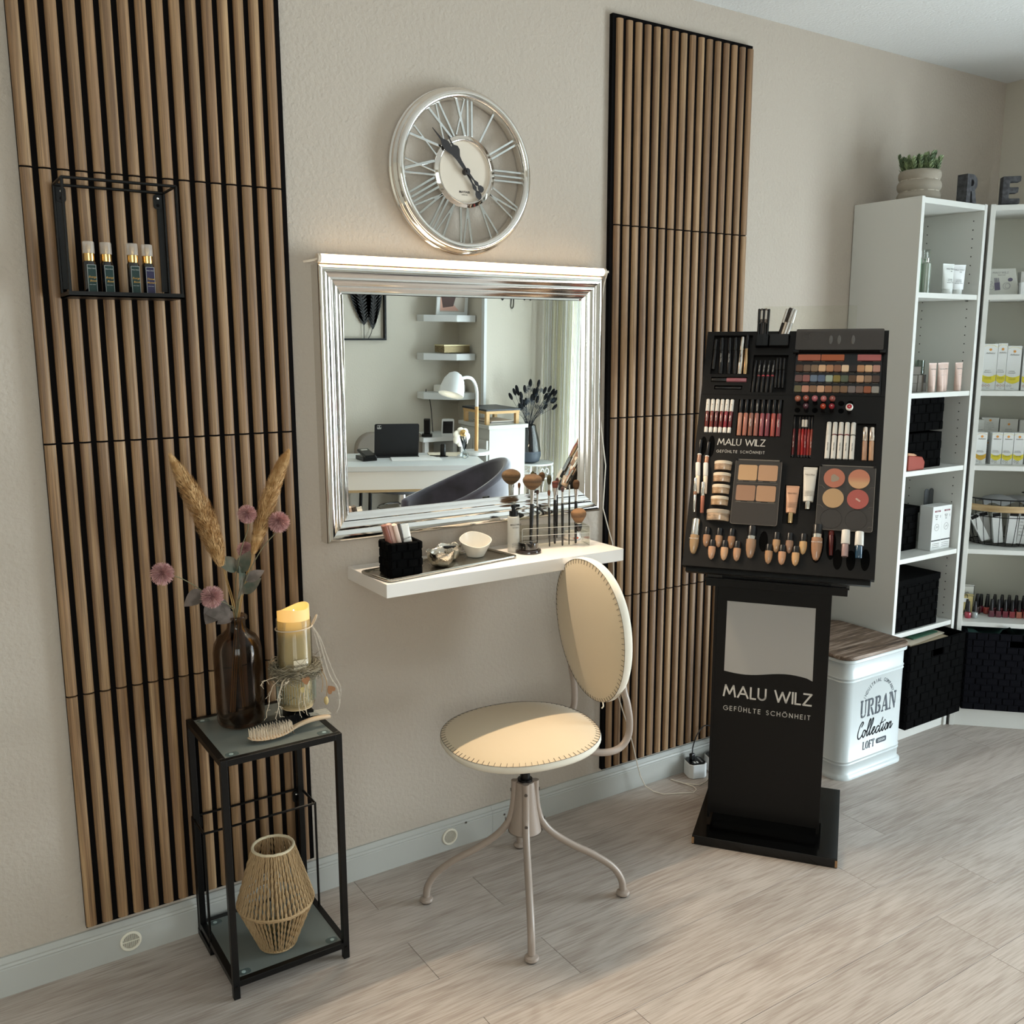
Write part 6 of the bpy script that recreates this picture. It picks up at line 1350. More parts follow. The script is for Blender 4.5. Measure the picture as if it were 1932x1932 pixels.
# compartment 4
t = thing('woven_box', 'black woven box with lid at the left of the fourth shelf', 'box', M=u1(3.236, -.105, .7285), group=None); woven_box(t, .225, .165, .165, .030, strap, lid=True)
sw_ = mat('carton_white', '#d3d4d1', .45); maroon = mat('print_maroon', '#7c3440', .5)
for i, x in enumerate((3.384, 3.4455)):
    t = thing('sun_cream_box', ['white carton with round emblem, left one beside the woven box', 'white carton with round emblem, right one next to the side panel'][i], 'box', M=u1(x-.004, -.250, .7285, -1), group='white cartons on the fourth shelf')
    obj('carton', MB().box(-.030, .030, -.0, .055, 0, .172), sw_, t, smooth=0, bevel=.0006)
    F_ = T((0, -.0003, 0)) @ RX(90)
    obj('print', MB().box(-.018, .018, -.0005, -.0002, .150, .156), maroon, t, smooth=0); text('lettering', 'ultrasun', .006, sw_, t, F_ @ T((0, .153, .0004)))
    for k, (tx, z) in enumerate((('SPF 50+', .136), ('FACE', .130), ('GEL', .122))): text('lettering', tx, .0062, gtx, t, F_ @ T((-.004, z, 0)))
    text('lettering', 'UVA', .005, mat('print_black', '#222222', .6), t, F_ @ T((.019, .132, 0)) @ RZ(90))
    m = MB(); m.lathe([(.0125, 0), (.0138, 0), (.0138, .0003), (.0125, .0003)], 26, F_ @ T((0, .090, 0)), closed=True); strokes([[(-.005, .086), (-.001, .094), (.004, .088), (.006, .094)]], .001, F_, m); obj('emblem', m, gtx, t, smooth=0)
    obj('band', MB().box(-.029, .029, -.0005, -.0002, .036, .041), mat('print_black', '#222222', .6), t, smooth=0)
    for k in range(3): text('lettering', 'SWISS UV SKIN PROTECTION', .0034, gtx, t, F_ @ T((0, .026-.007*k, 0)))
for i, (x, lab) in enumerate(((3.435, 'grey rounded nail file standing behind the left white carton'), (3.466, 'grey rounded nail file standing behind the right white carton'))):
    tag(obj('nail_file', MB().prism(rrect(.027, .225, .013, 6, 0, .1125), 0, .003, u1(x, -.16, .7285) @ RX(90)), mat('file_grey', '#55585a', .8)), lab, 'nail file', 'nail files on the fourth shelf')
# compartment 5
t = thing('woven_box', 'wide black woven box with lid on the lowest shelf of the wall unit', 'box', M=u1(3.258, -.142, .4405)); woven_box(t, .272, .250, .200, .030, strap, lid=True)
# big baskets in the bottom bays
t = thing('woven_basket', 'big black woven basket with papers in the bottom of the wall unit', 'basket', M=u1(3.300, -.195, .0835)); woven_box(t, .352, .300, .325, .034, strap, hole=(.0, .070, .262, .028))
pp = [('#3f6b55', 'green folder lying on the papers in the big basket', .10, .02, .318, .17, .20, 3, 10), ('#b9a88e', 'brown envelope under the green folder in the big basket', -.02, -.02, .300, .30, .24, -4, 4), ('#d8cbb8', 'cream paper sheet sticking up in the big basket', .03, .01, .309, .26, .22, 6, 7)]
for c, lab, dx, dy, z, w, d, rz, rx in pp[:3]:
    o = tag(obj('paper', MB().box(-w/2, w/2, -d/2, d/2, -.002, .002), mat('pap'+c, c, .7), smooth=0), lab, 'paper', 'papers in the big basket'); o.matrix_world = u1(3.295+dx*.3, -.19+dy, .0835+z+.004, rz) @ RX(rx*.3)
t = thing('fabric_roll', 'striped rolled cloth lying in the big basket by the side panel', 'cloth', M=u1(3.415, -.17, .0835+.325))
obj('roll', MB().tube(smooth_path([(-.055, -.05, 0), (-.02, -.02, .012), (.02, .0, .010), (.045, .01, -.004)]), [.018]*18+[.022]*1, 14), mat('striped_cloth', '#b9a294', .8, var=('#4a4038', (260, 40, 40), 1, .48, .52)), t)
t = thing('woven_basket', 'big charcoal woven basket with green cloth in the corner unit', 'basket', M=u2(.225, .12, .0835)); woven_box(t, .385, .30, .315, .027, strapd, hole=(.015, .10, .262, .026))
vs = []; n = 15
for i in range(n+1):
    for j in range(9):
        x = -.182+.364*i/n; y = -.135+.27*j/8; vs.append((x, y, .302+.010*math.sin(i*1.3+j)+.008*math.sin(j*1.9-i*.7)+(.022 if i in (5, 6) and j < 3 else 0)))
tag(obj('green_cloth', MB().add(vs, [(i*9+j, (i+1)*9+j, (i+1)*9+j+1, i*9+j+1) for i in range(n) for j in range(8)]), mat('green_cloth', '#1d3b36', .85), smooth=80), 'dark green cloth filling the charcoal basket', 'cloth').matrix_world = u2(.225, .12, .0835)
# corner unit, shelf 1: palette carton and small boxes
t = thing('gift_set_carton', 'pale grey set carton with slanted side and cosmetics picture on the corner unit', 'box', M=u2(.030, .09, 1.6965))
obj('carton', MB().prism([(-.004, 0), (.104, 0), (.102, .046), (.090, .098), (-.004, .098)], -.02, .02, RX(90)), mat('carton_grey', '#bcbcb3', .5), t, smooth=0, bevel=.0008)
F_ = T((0, -.0204, 0)) @ RX(90); vio = mat('print_violet', '#5a5468', .5); lg = mat('print_silver', '#8c8a8a', .5)
text('lettering', 'MALU WILZ', .0105, lg, t, F_ @ T((.040, .083, 0))); text('lettering', 'BEAUTY SET', .005, lg, t, F_ @ T((.044, .074, 0)))
m = MB().prism([(.024, .018), (.043, .020), (.039, .048), (.020, .046)][::1], .0, .0003, F_); 
for k in range(4): m.prism([(.022+.0045*k, .046), (.0245+.0045*k, .046), (.021+.0045*k, .064), (.019+.0045*k, .064)], 0, .0003, F_)
m.prism([(.075+.0085*math.cos(a), .057+.0068*math.sin(a)) for a in [2*PI*k/20 for k in range(20)]], 0, .0003, F_); obj('picture', m, vio, t, smooth=0)
m = MB()
for cx_, cy_, R in ((.064, .034, .013), (.067, .034, .009), (.012, .028, .008), (.008, .046, .006)): m.lathe([(R-.0012, 0), (R, 0), (R, .0003), (R-.0012, .0003)], 24, F_ @ T((cx_, cy_, 0)), closed=True)
obj('picture', m, lg, t, smooth=0)
for i, (x, off, w, h, c, lab) in enumerate(((.122, .075, .030, .036, '#cfcfc8', 'small pale box lying beside the grey set carton'), (.165, .050, .052, .046, '#edeeee', 'bright white small box on the corner unit top shelf'), (.175, .10, .050, .088, '#cfccc6', 'tall pale box behind the bright white small box'))):
    t = thing('small_carton', lab, 'box', M=u2(x, off, 1.6965)); obj('carton', MB().box(-w/2, w/2, 0, .04, 0, h), mat('crt'+c, c, .5), t, smooth=0, bevel=.0006)
    for k in range(3): text('lettering', ('CREME', 'SERUM 50 ML', 'INTENSIVE')[k], .0042, gtx, t, T((0, -.0003, h*.7-.008*k)) @ RX(90))
# shelves 2 and 3: white cartons with yellow sash
sash = mat('sash_yellow', '#d8c83a', .5); sun = mat('emblem_orange', '#cc8a3c', .5)
def care_box(x, off, z, w, h, lab, c=sash, rz=0, dots=3):
    t = thing('skincare_carton', lab, 'box', M=u2(x, off, z, rz)); obj('carton', MB().box(-w/2, w/2, 0, .045, 0, h), sw_, t, smooth=0, bevel=.0006)
    F_ = T((0, -.0003, 0)) @ RX(90); a = w/2-.0006; n = 10
    top = [(-a+2*a*i/n, h*.335-.006*math.sin(PI*i/n)*1.2) for i in range(n+1)]; bot = [(-a+2*a*i/n, h*.205-.010*math.sin(PI*i/n)+.0) for i in range(n+1)]
    obj('sash', MB().prism(bot+top[::-1], 0, .0003, F_), c, t, smooth=0)
    m = MB(); strokes([[(-a, h*.93), (-a*.4, h*.972), (a*.4, h*.965), (a, h*.92)]], .0008, F_, m); obj('curve_line', m, c, t, smooth=0)
    obj('emblem', MB().cyl(.0048, 0, .0004, 18, F_ @ T((0, h*.875, 0))), sun, t)
    text('lettering', 'Ästhetico' if False else 'Asthetico', .0105 if w > .045 else .0085, gtx, t, F_ @ T((0, h*.80, 0)), shear=.4, sx=.8)
    for k, z_ in enumerate((.43, .39)): text('lettering', ('hydrating', 'cleansing gel')[k], .0052, lg, t, F_ @ T((-a*.2, h*z_, 0)))
    for k, z_ in enumerate((.275, .245)): text('lettering', 'feuchtigkeitspflege', .004, mat('print_olive', '#8b8024', .6), t, F_ @ T((-a*.1, h*z_, .0004)), sx=.85)
    m = MB()
    for k in range(dots): m.lathe([(.0028, 0), (.0040, 0), (.0040, .0003), (.0028, .0003)], 14, F_ @ T((-a+.007+.0105*k, h*.10, 0)), closed=True)
    obj('ring_marks', m, mat('print_rust', '#a8705c', .5) if dots == 3 else lg, t, smooth=0)
    text('lettering', '200 ml', .0038, gtx, t, F_ @ T((0, h*.045, 0)))
ord_ = ['first', 'second', 'third', 'fourth', 'fifth', 'sixth']
for i, (x, w, h) in enumerate(((.060, .052, .176), (.1035, .033, .178), (.146, .050, .168), (.204, .052, .160), (.262, .05, .160))): care_box(x, .08, 1.3395, w, h, 'tall white carton with yellow sash, %s from the unit side on the second shelf' % ord_[i], dots=3 if i != 2 else 2)
for i, (x, off, w, h) in enumerate(((.049, .055, .038, .123), (.105, .058, .038, .123), (.1445, .058, .038, .123), (.184, .058, .038, .123), (.235, .075, .04, .10))): care_box(x, off, 1.0545, w, h, 'small white carton with yellow sash, %s of the front row on the third shelf' % ord_[i], c=mat('sash_amber', '#c99f3a', .5) if i == 0 else sash, dots=2)
gb_ = mat('carton_pale_grey', '#c4c4bd', .5)  # plain pale grey of the back-row cartons
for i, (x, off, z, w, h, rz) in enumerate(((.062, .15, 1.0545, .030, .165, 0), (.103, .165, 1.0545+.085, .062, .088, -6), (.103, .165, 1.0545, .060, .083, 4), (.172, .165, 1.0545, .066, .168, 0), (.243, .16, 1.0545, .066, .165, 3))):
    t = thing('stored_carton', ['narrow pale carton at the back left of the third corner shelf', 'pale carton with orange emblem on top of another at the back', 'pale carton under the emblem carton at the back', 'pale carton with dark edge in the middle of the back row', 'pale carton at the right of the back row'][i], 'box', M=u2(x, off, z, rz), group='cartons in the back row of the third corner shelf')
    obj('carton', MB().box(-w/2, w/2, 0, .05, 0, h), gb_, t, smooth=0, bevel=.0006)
    if i: obj('emblem', MB().cyl(.0045, 0, .0004, 16, T((0, -.0003, h*.88)) @ RX(90)), sun, t)
    for k in range(4 if i else 1): text('lettering', ('hyaluron filler', 'intensive cream', 'for day and night', '50 ml')[k], .0045, gtx, t, T((0, -.0003, h*.76-.008*k)) @ RX(90))
# shelf 4: wire basket
wk = thing('wire_basket', 'round black wire basket with wooden band holding towels and samples', 'basket', M=u2(.180, .165, .7265)); wr = .0016
m = MB()
for z, R in ((.190, .160), (.004, .120), (.12, .1475)): m.tube([(R*math.cos(2*PI*k/60), R*.86*math.sin(2*PI*k/60), z) for k in range(60)], wr if z < .18 else .0026, 6, closed=True)
for k in range(30):
    a = 2*PI*k/30; m.tube([(.160*math.cos(a), .1376*math.sin(a), .190), (.146*math.cos(a), .1256*math.sin(a), .10), (.128*math.cos(a), .110*math.sin(a), .022), (.120*math.cos(a), .1032*math.sin(a), .004)], .0013, 5)
for k in range(-4, 5): y = .024*k; xx = .12*math.sqrt(max(0, 1-(y/.1032)**2)); m.tube([(-xx, y, .004), (xx, y, .004)], .0013, 5)
obj('wire_body', m, black, wk)
vs = []; n = 60
for z, R in ((.142, .1555), (.168, .1595), (.168, .1645), (.142, .1605)):
    for k in range(n): vs.append((R*math.cos(2*PI*k/n), R*.86*math.sin(2*PI*k/n), z))
obj('wood_band', MB().add(vs, [(i*n+k, i*n+(k+1) % n, ((i+1) % 4)*n+(k+1) % n, ((i+1) % 4)*n+k) for i in range(4) for k in range(n)]), mat('beech_band', '#b39a72', .5, var=('#9c8058', (8, 8, 90), 3, .4, .6)), wk)
tw_ = MB(); vs = []
for i in range(13):
    for j in range(9):
        x = -.10+.2*i/12; y = -.06+.14*j/8; vs.append((x, y, .165+.022*math.cos((i-6)/6*1.2)+.010*math.sin(i*1.1+j*.8)-.018*((j-4)/4)**2))
tag(obj('folded_towel', MB().add(vs, [(i*9+j, (i+1)*9+j, (i+1)*9+j+1, i*9+j+1) for i in range(12) for j in range(8)]), mat('towel', '#a9abad', .95), smooth=80, bevel=0), 'pale grey towel folded on top in the wire basket', 'towel').matrix_world = u2(.190, .160, .7265)
for i, (x, y, w, h, rx, ry) in enumerate(((-.075, -.070, .032, .110, 0, -28), (-.030, -.078, .034, .120, 0, -8), (.012, -.086, .036, .125, 0, 2), (.048, -.082, .030, .125, 0, 3), (.086, -.060, .034, .110, 0, 12), (-.055, -.03, .034, .115, 0, -14))):
    t = thing('sample_carton', ['white sample carton tipped over at the left side of the wire basket', 'white sample carton leaning behind the tipped one in the basket', 'upright white sample carton with black top in the wire basket', 'white sample carton with small print in the middle of the wire basket', 'grey white sample carton leaning at the right of the wire basket', 'white sample carton half hidden at the back of the wire basket'][i], 'box', M=u2(.180+x, .165+y, .735+(.012 if i == 0 else .004)) @ RY(ry), group='sample cartons in the wire basket')
    obj('carton', MB().box(-w/2, w/2, 0, .022, 0, h), sw_, t, smooth=0, bevel=.0006); obj('black_top', MB().box(-w/2+.002, w/2-.002, -.0008, .0, h*.88, h), blackp, t, smooth=0)
    if i in (3, 4):
        for k in range(6): text('lettering', 'pflege creme', .0048, gtx, t, T((0, -.0004, h*.8-.013*k)) @ RX(90))
# shelf 5: nail polish
gbm = mat('bottle_cap', '#0d0b0c', .35)
def polish(x, off, z, c, lab, s=1, square=False):
    t = thing('nail_polish', lab, 'nail polish', M=u2(x, off, z), group='nail polish bottles in the corner unit')
    if square: obj('bottle', MB().prism(rrect(.021*s, .021*s, .004, 3), 0, .026*s), mat('pol'+c, c, .1, coat=1), t, smooth=20, bevel=.001)
    else: obj('bottle', MB().lathe([(.011*s, 0), (.0125*s, .002), (.0135*s, .016*s), (.012*s, .024*s), (.006*s, .027*s)], 22), mat('pol'+c, c, .1, coat=1), t)
    obj('cap', MB().lathe([(.0078*s, .027*s), (.0072*s, .045*s), (.0052*s, .070*s), (.004*s, .072*s)], 18), gbm, t)
cols = ['#3a1c1a', '#6e1830', '#5c1228', '#4c1020', '#7a1c34', '#8a2438', '#6b1a22', '#93303a', '#7c2424', '#a04038', '#5a1a26', '#8e3440']
dn = {'#3a1c1a': 'chocolate brown'}
k = 0
pos = [(.103, .135), (.124, .160)]+[(.150+.027*i, .165) for i in range(7)]+[(.142+.027*i, .140) for i in range(7)]
names_b = ['brown', 'raspberry']+['']*20
for i, (x, off) in enumerate(pos):
    lab = ('chocolate brown nail polish standing first on the left of the polish group' if i == 0 else 'raspberry nail polish just right of the chocolate brown one' if i == 1 else 'round nail polish, %s in the rear row' % (ord_+['seventh'])[i-2] if i < 9 else 'round nail polish, %s in the middle row' % (ord_+['seventh'])[i-9])
    polish(x, off, .4335, cols[i % 12], lab, 1.15 if i == 0 else 1.05)
for i, c in enumerate(('#5c1f30', '#5e1c2c', '#6a1428', '#86242e', '#a85a48', '#a04a44')): polish(.148+.0255*i, .098, .4335, c, 'square nail polish with black cap, %s in the front row' % ord_[i], 1.0, True)
polish(.052, .06, .4335, '#97283a', 'bright pink-red nail polish at the left front by the side panel', .95); polish(.078, .065, .4335, '#9aa09e', 'clear grey nail polish beside the pink-red one', .95)
polish(.056, .095, .4335, '#2a2628', 'dark nail polish behind the pink-red one', .95)
for i, (x, off, w, h, c, e, lab) in enumerate(((.060, .155, .068, .112, '#c6c6be', '#34342f', 'pale upright carton with dark edges behind the nail polish'), (.058, .125, .056, .078, '#b9a871', '#211f1c', 'yellowish carton with black ribbon in front of the pale carton'))):
    t = thing('nail_carton', lab, 'box', M=u2(x, off, .4335)); obj('carton', MB().box(-w/2, w/2, 0, .02, 0, h), mat('nc'+c, c, .5), t, smooth=0)
    m = MB(); strokes([[(-w/2+.001, h-.004), (w/2-.001, h-.004), (w/2-.001, .001)]], .002, T((0, -.0003, 0)) @ RX(90), m); obj('edge_line', m, mat('nce'+e, e, .6), t, smooth=0)
    text('lettering', 'nails', .008, ink, t, T((w*.1, -.0004, h*.72)) @ RX(90))
    if i: obj('ribbon', MB().tube(smooth_path([(-.01, -.002, .082), (.002, -.004, .079), (.005, -.003, .066)]), .0012, 5), blackp, t); obj('white_tag', MB().box(-.020, .006, -.002, -.001, .048, .064), white, t, smooth=0)
# ------------------------------------------------------------------ plain acrylic sheet behind the tray
tag(obj('clear_panel', MB().box(-.105, .172, .372, .470, -.022, -.0205), glassy('acrylic_panel', '#fbfbf8', .02), smooth=0), 'clear acrylic panel rising behind the display tray', 'panel').matrix_world = TM
# ------------------------------------------------------------------ the part of the room seen in the mirror
def face_y(name, label, cat, x, y, z, rz=0, group=None): return thing(name, label, cat, (x, y, z), (0, 0, rad(rz)), group)
DR = math.degrees(math.atan2(.334, .849))
dk = thing('desk', 'white desk seen in the mirror with tablet and lamp on it', 'desk', (2.50, -2.86, 0), (0, 0, rad(DR)))
obj('desk_top', MB().box(-.72, .60, -.26, .27, .71, .74), white, dk, smooth=0, bevel=.002); obj('apron', MB().box(-.70, .57, .235, .255, .60, .71), whitem, dk, smooth=0)
obj('apron_trim', MB().box(-.70, .57, .232, .256, .585, .60), mat('oak_edge', '#b89f78', .5), dk, smooth=0); obj('apron', MB().box(-.70, .57, -.25, -.23, .62, .71), whitem, dk, smooth=0)
for sx, sy in ((-.68, .22), (.55, .22), (.55, -.22), (-.68, -.22)): obj('leg', MB().box(sx-.02, sx+.02, sy-.02, sy+.02, 0, .71), white, dk, smooth=0)
DM = T((2.50, -2.86, .741)) @ RZ(DR)
def d_(x, y): return DM @ T((x, y, 0))
DI = T((2.50, -2.86, 0)) @ RZ(DR)
def on_desk(wx, wy, rz=0): return T((wx, wy, .741)) @ RZ(rz)
t = thing('tablet_computer', 'tablet in black folding case standing on the desk, back to the mirror', 'tablet', M=on_desk(2.63, -2.925, DR-2))
obj('back_cover', MB().prism(rrect(.270, .205, .010, 4, 0, .108), 0, .007, T((0, .02, 0)) @ RX(78)), mat('case_black', '#17171a', .6), t); obj('camera_bump', MB().prism(rrect(.026, .024, .006, 4, -.108, .193), -.003, .0, T((0, .02, 0)) @ RX(78)), mat('camera_grey', '#a8a8a6', .3), t)
obj('keyboard_cover', MB().box(-.135, .135, -.12, .05, 0, .007), mat('case_black'), t, smooth=0); obj('fold_line', MB().box(-.134, .134, .029, .033, .07, .0715), mat('case_line', '#2c2c30', .4), t, smooth=0)
for dx in (-.115, -.1): obj('lens', MB().cyl(.005, -.005, -.002, 12, T((0, .02, 0)) @ RX(78) @ T((dx, .197, 0))), blackp, t)
t = thing('card_terminal', 'black card terminal in its dock at the left end of the desk', 'card reader', M=on_desk(2.41, -2.88, DR-20))
obj('dock', MB().box(-.045, .045, -.06, .06, 0, .025), blackp, t, smooth=0, bevel=.004); obj('reader', MB().box(-.036, .036, -.07, .06, .030, .048, RX(-12)), blackp, t, smooth=0, bevel=.006); obj('label', MB().box(-.02, .02, -.05, -.035, .0485, .049, RX(-12)), lett, t, smooth=0)
lp = thing('desk_lamp', 'white desk lamp with wooden stem and dome shade seen in the mirror', 'lamp', M=on_desk(3.125, -2.79, -8))
obj('base', MB().cyl(.085, 0, .022, 36), white, lp, bevel=.003); obj('wood_stem', MB().cyl(.012, .022, .30, 16), mat('stem_wood', '#c79a60', .45), lp)
obj('neck', MB().tube(smooth_path([(0, 0, .30), (0, 0, .38), (-.012, 0, .435), (-.05, .01, .475), (-.10, .02, .485), (-.15, .03, .480)]), .0105, 12), white, lp)
sh_ = obj('shade', MB().lathe([(.078, -.075), (.074, -.03), (.062, .02), (.040, .055), (.015, .070), (.0005, .072), (.0005, .068), (.038, .051), (.060, .017), (.071, -.032), (.0755, -.075)], 32), white, lp, smooth=70); sh_.location = (-.215, .04, .455); sh_.rotation_euler = (rad(8), rad(22), 0)
bb = obj('bulb', MB().sphere(.028, (0, 0, -.03), 16, 10), mat('bulb_glow', '#ffffff', .5, emit='#fff0d0', es=9), lp); bb.location = sh_.location; bb.rotation_euler = sh_.rotation_euler
t = thing('mini_vase', 'small clear bud vase with black stems on the desk', 'vase', M=on_desk(2.965, -2.665)); obj('glass', MB().lathe([(.012, 0), (.026, .010), (.027, .028), (.010, .044), (.009, .062), (.012, .064)], 24), glassy('bud_glass', '#e6eaea', .05), t)
m = MB(); [leaf(m, (0, 0, .05), (dx, 0, 1), (0, 1, 0), .09, .009) for dx in (-.25, .02, .25)]; obj('black_leaf', m, blackp, t)
t = thing('flower_ornament', 'white and gold flower ornament beside the lamp on the desk', 'ornament', M=on_desk(2.975, -2.72))
m = MB()
for k in range(7): a = 2*PI*k/7; m.sphere(.026, (.036*math.cos(a), 0, .125+.036*math.sin(a)), 12, 8, (1, .35, 1))
obj('petals', m, mat('petal_white', '#f2ead8', .5), t); obj('gold_heart', MB().sphere(.022, (.005, .012, .150), 10, 7), gold, t); obj('foot', MB().cyl(.025, 0, .012, 20).cyl(.006, .01, .10, 10), white, t)
t = thing('charging_stand', 'black upright phone charger on the desk near the lamp', 'charger', M=on_desk(2.89, -2.80)); obj('post', MB().lathe([(.016, 0), (.018, .01), (.017, .07), (.012, .078)], 18), blackp, t); obj('foot', MB().box(-.06, .02, -.03, .03, 0, .004), blackp, t, smooth=0)
tag(obj('orange_pen', MB().cyl(.005, 0, .10, 10, on_desk(2.78, -2.93) @ T((0, 0, .009)) @ RZ(DR+150) @ RY(90)), mat('orange_pen', '#d8622a', .4)), 'orange pen lying on papers on the desk', 'pen')
for i, (x, y, w, d, c) in enumerate(((2.70, -2.80, .30, .20, '#f2f1ee'), (2.94, -2.86, .21, .16, '#e8dcc6'))): tag(obj('paper', MB().box(-w/2, w/2, -d/2, d/2, 0, .003), mat('paper'+c, c, .7), smooth=0), ['white paper sheets in the middle of the desk', 'cream paper near the lamp foot on the desk'][i], 'paper').matrix_world = on_desk(x, y, DR)
# cabinet with riser
cabw = mat('cabinet_white', '#bcbcb6', .5)
cb = thing('cabinet', 'white cabinet with panelled doors behind the desk', 'cabinet', (3.44, -3.10, 0)); obj('body', MB().box(-.14, .14, -.185, .185, 0, .875), cabw, cb, smooth=0); obj('top', MB().box(-.155, .155, -.195, .20, .875, .90), cabw, cb, smooth=0, bevel=.002)
for k in range(2):
    y = -.092+.184*k; dd = obj('door', MB().box(-.150, -.140, y-.086, y+.086, .08, .80), cabw, cb, smooth=0, bevel=.001); obj('door_frame', MB().box(-.158, -.150, y-.086, y-.066, .08, .80).box(-.158, -.150, y+.066, y+.086, .08, .80).box(-.158, -.150, y-.066, y+.066, .08, .11).box(-.158, -.150, y-.066, y+.066, .77, .80), cabw, dd, smooth=0)
rs_ = thing('bamboo_riser', 'bamboo riser with dark top standing on the white cabinet', 'riser', (3.42, -3.09, .9005)); bam = mat('bamboo', '#c6a06a', .5)
for sx in (-1, 1):
    for sy in (-1, 1): obj('leg', MB().box(sx*.115-.012, sx*.115+.012, sy*.135-.012, sy*.135+.012, 0, .085), bam, rs_, smooth=0)
obj('board', MB().box(-.13, .13, -.15, .15, .070, .088), bam, rs_, smooth=0)
t = tag(obj('writing_pad', MB().box(-.135, .135, -.155, .155, .0, .012), mat('pad_dark', '#23262c', .4), smooth=0, bevel=.002), 'dark flat pad lying on the bamboo riser', 'pad'); t.location = (3.42, -3.09, .9895)
for k, c in enumerate(('#c9c4ba', '#8b8580', '#d8d2c8')): tag(obj('magazine', MB().box(-.09, .09, -.11, .11, 0, .006), mat('mag'+c, c, .5), smooth=0), ['lowest magazine under the bamboo riser', 'middle magazine under the bamboo riser', 'top magazine under the bamboo riser'][k], 'magazine', 'magazines under the riser').location = (3.42+.006*k, -3.07, .9008+.007*k)
# low table with phone left of the cabinet
lo = thing('side_board', 'low white board holding the phone between desk and cabinet', 'shelf', (3.18, -3.42, 0)); obj('board', MB().box(-.16, .13, -.2, .12, .76, .79), white, lo, smooth=0); obj('support', MB().box(-.14, -.11, -.18, .10, 0, .76).box(.08, .11, -.18, .10, 0, .76), white, lo, smooth=0)
t = thing('telephone', 'black cordless phone beside a small white screen near the cabinet', 'telephone', (3.08, -3.36, .7905), (0, 0, rad(30))); obj('cradle', MB().box(-.035, .035, -.03, .04, 0, .02), blackp, t, smooth=0, bevel=.004); obj('handset', MB().box(-.022, .022, 0, .022, .015, .13, RX(-12)), blackp, t, smooth=0, bevel=.006)
t = thing('small_display', 'small white framed display beside the phone', 'display', (3.22, -3.33, .7905), (rad(-10), 0, rad(20))); obj('frame', MB().prism(rrect(.085, .12, .01, 4, 0, .06), -.006, .006, RX(90)), white, t); obj('screen', MB().box(-.034, .034, .0062, .0068, .02, .105), blackp, t, smooth=0)
tag(obj('black_cable', MB().tube(smooth_path([(3.20, -3.60, 1.09), (3.205, -3.61, 1.05), (3.23, -3.61, 1.03), (3.24, -3.60, .95), (3.22, -3.55, .88), (3.2, -3.5, .80)]), .003, 6), blackp), 'thin black cable hanging from the corner shelf', 'cord')
# corner shelves
for i, z in enumerate((1.60, 1.34, 1.07)):
    tag(obj('corner_shelf', MB().prism([(3.155, -3.65), (3.478, -3.65), (3.478, -3.40), (3.33, -3.40), (3.155, -3.55)], z-.045, z), white, smooth=0, bevel=.001), ['uppermost white corner shelf in the mirror, with the photo frame', 'middle white corner shelf in the mirror, with the glitter box', 'lowest white corner shelf in the mirror, behind the lamp'][i], 'shelf')
t = thing('photo_frame', 'white photo frame with portrait on the uppermost corner shelf', 'picture', (3.345, -3.50, 1.6005), (rad(8), 0, rad(188)))
obj('frame', MB().box(-.115, .115, -.008, .008, 0, .30), white, t, smooth=0, bevel=.003); pf = obj('photo', MB().box(-.090, .090, -.0100, -.008, .022, .275), mat('photo_ground', '#b9b0a4', .4), t, smooth=0)
obj('photo_shape', MB().prism([(-.05, .03), (.09, .03), (.09, .12), (.05, .12), (.0, .08)], .0100, .0105, RX(90)), mat('photo_pink', '#c99a88', .4), t, smooth=0)
obj('photo_shape', MB().prism([(.03, .07), (.03, .27), (-.0, .27), (-.04, .24), (-.05, .15), (-.03, .06)][::-1] if False else [(-.005, .06), (.07, .05), (.085, .12), (.085, .26), (.01, .27), (-.01, .2), (-.02, .12)], .0103, .0108, RX(90)), mat('photo_hair', '#4a3028', .5), t, smooth=0)
t = thing('glitter_box', 'gold glitter box lying on the middle corner shelf', 'box', (3.352, -3.50, 1.3405), (0, 0, rad(-4))); obj('box', MB().box(-.105, .105, -.06, .06, .006, .052), mat('glitter_gold', '#a28f68', .35, .6, var=('#4e4432', (300, 300, 300), 1, .45, .55)), t, smooth=0, bevel=.002); obj('box_lid', MB().box(-.107, .107, -.062, .062, .052, .060), mat('lid_pale_gold', '#c9bb95', .35, .4), t, smooth=0)
tag(obj('white_books', MB().box(3.26, 3.46, -3.60, -3.50, 1.0705, 1.12), whitem, smooth=0, bevel=.002), 'white box lying on the lowest corner shelf', 'box')
# leaf picture
lfp = thing('leaf_picture', 'black framed metal picture of two feather leaves on the wall in the mirror', 'picture', (2.705, -3.648, 1.69)); 
m = MB()
for x0, x1, z0, z1 in ((-.205, .205, -.265, -.253), (-.205, .205, .253, .265), (-.205, -.193, -.253, .253), (.193, .205, -.253, .253)): m.box(x0, x1, 0, .028, z0, z1)
obj('frame', m, black, lfp, smooth=0)
def feather(cx, top, bot, w, lean, stem):
    m = MB(); n = 17
    for s_ in (-1, 1):
        for i in range(n):
            f = i/n; z = bot+(top-bot)*f; x = cx+lean*f; ww = w*math.sin(PI*(.12+.80*f))**.7; dz = (top-bot)/n
            m.prism([(x, z), (x+s_*ww*.5, z+dz*1.6), (x+s_*ww, z+dz*2.4), (x+s_*ww*.95, z+dz*1.3), (x+s_*ww*.4, z-.3*dz), (x, z-dz*1.0)][::s_], -.018, -.014, RX(90))
    m.tube([(cx, .016, bot), (cx+lean, .016, top)], .003, 5); m.tube(smooth_path([(cx, .016, bot), (cx+stem*.4, .016, bot-.05), (cx+stem, .016, -.255)]), .0025, 5)
    obj('leaf', m, mat('leaf_black', '#1d1a19', .5), lfp, smooth=0)
feather(.045, .23, -.145, .078, -.06, .0); feather(.110, .23, -.170, .060, .030, -.035)
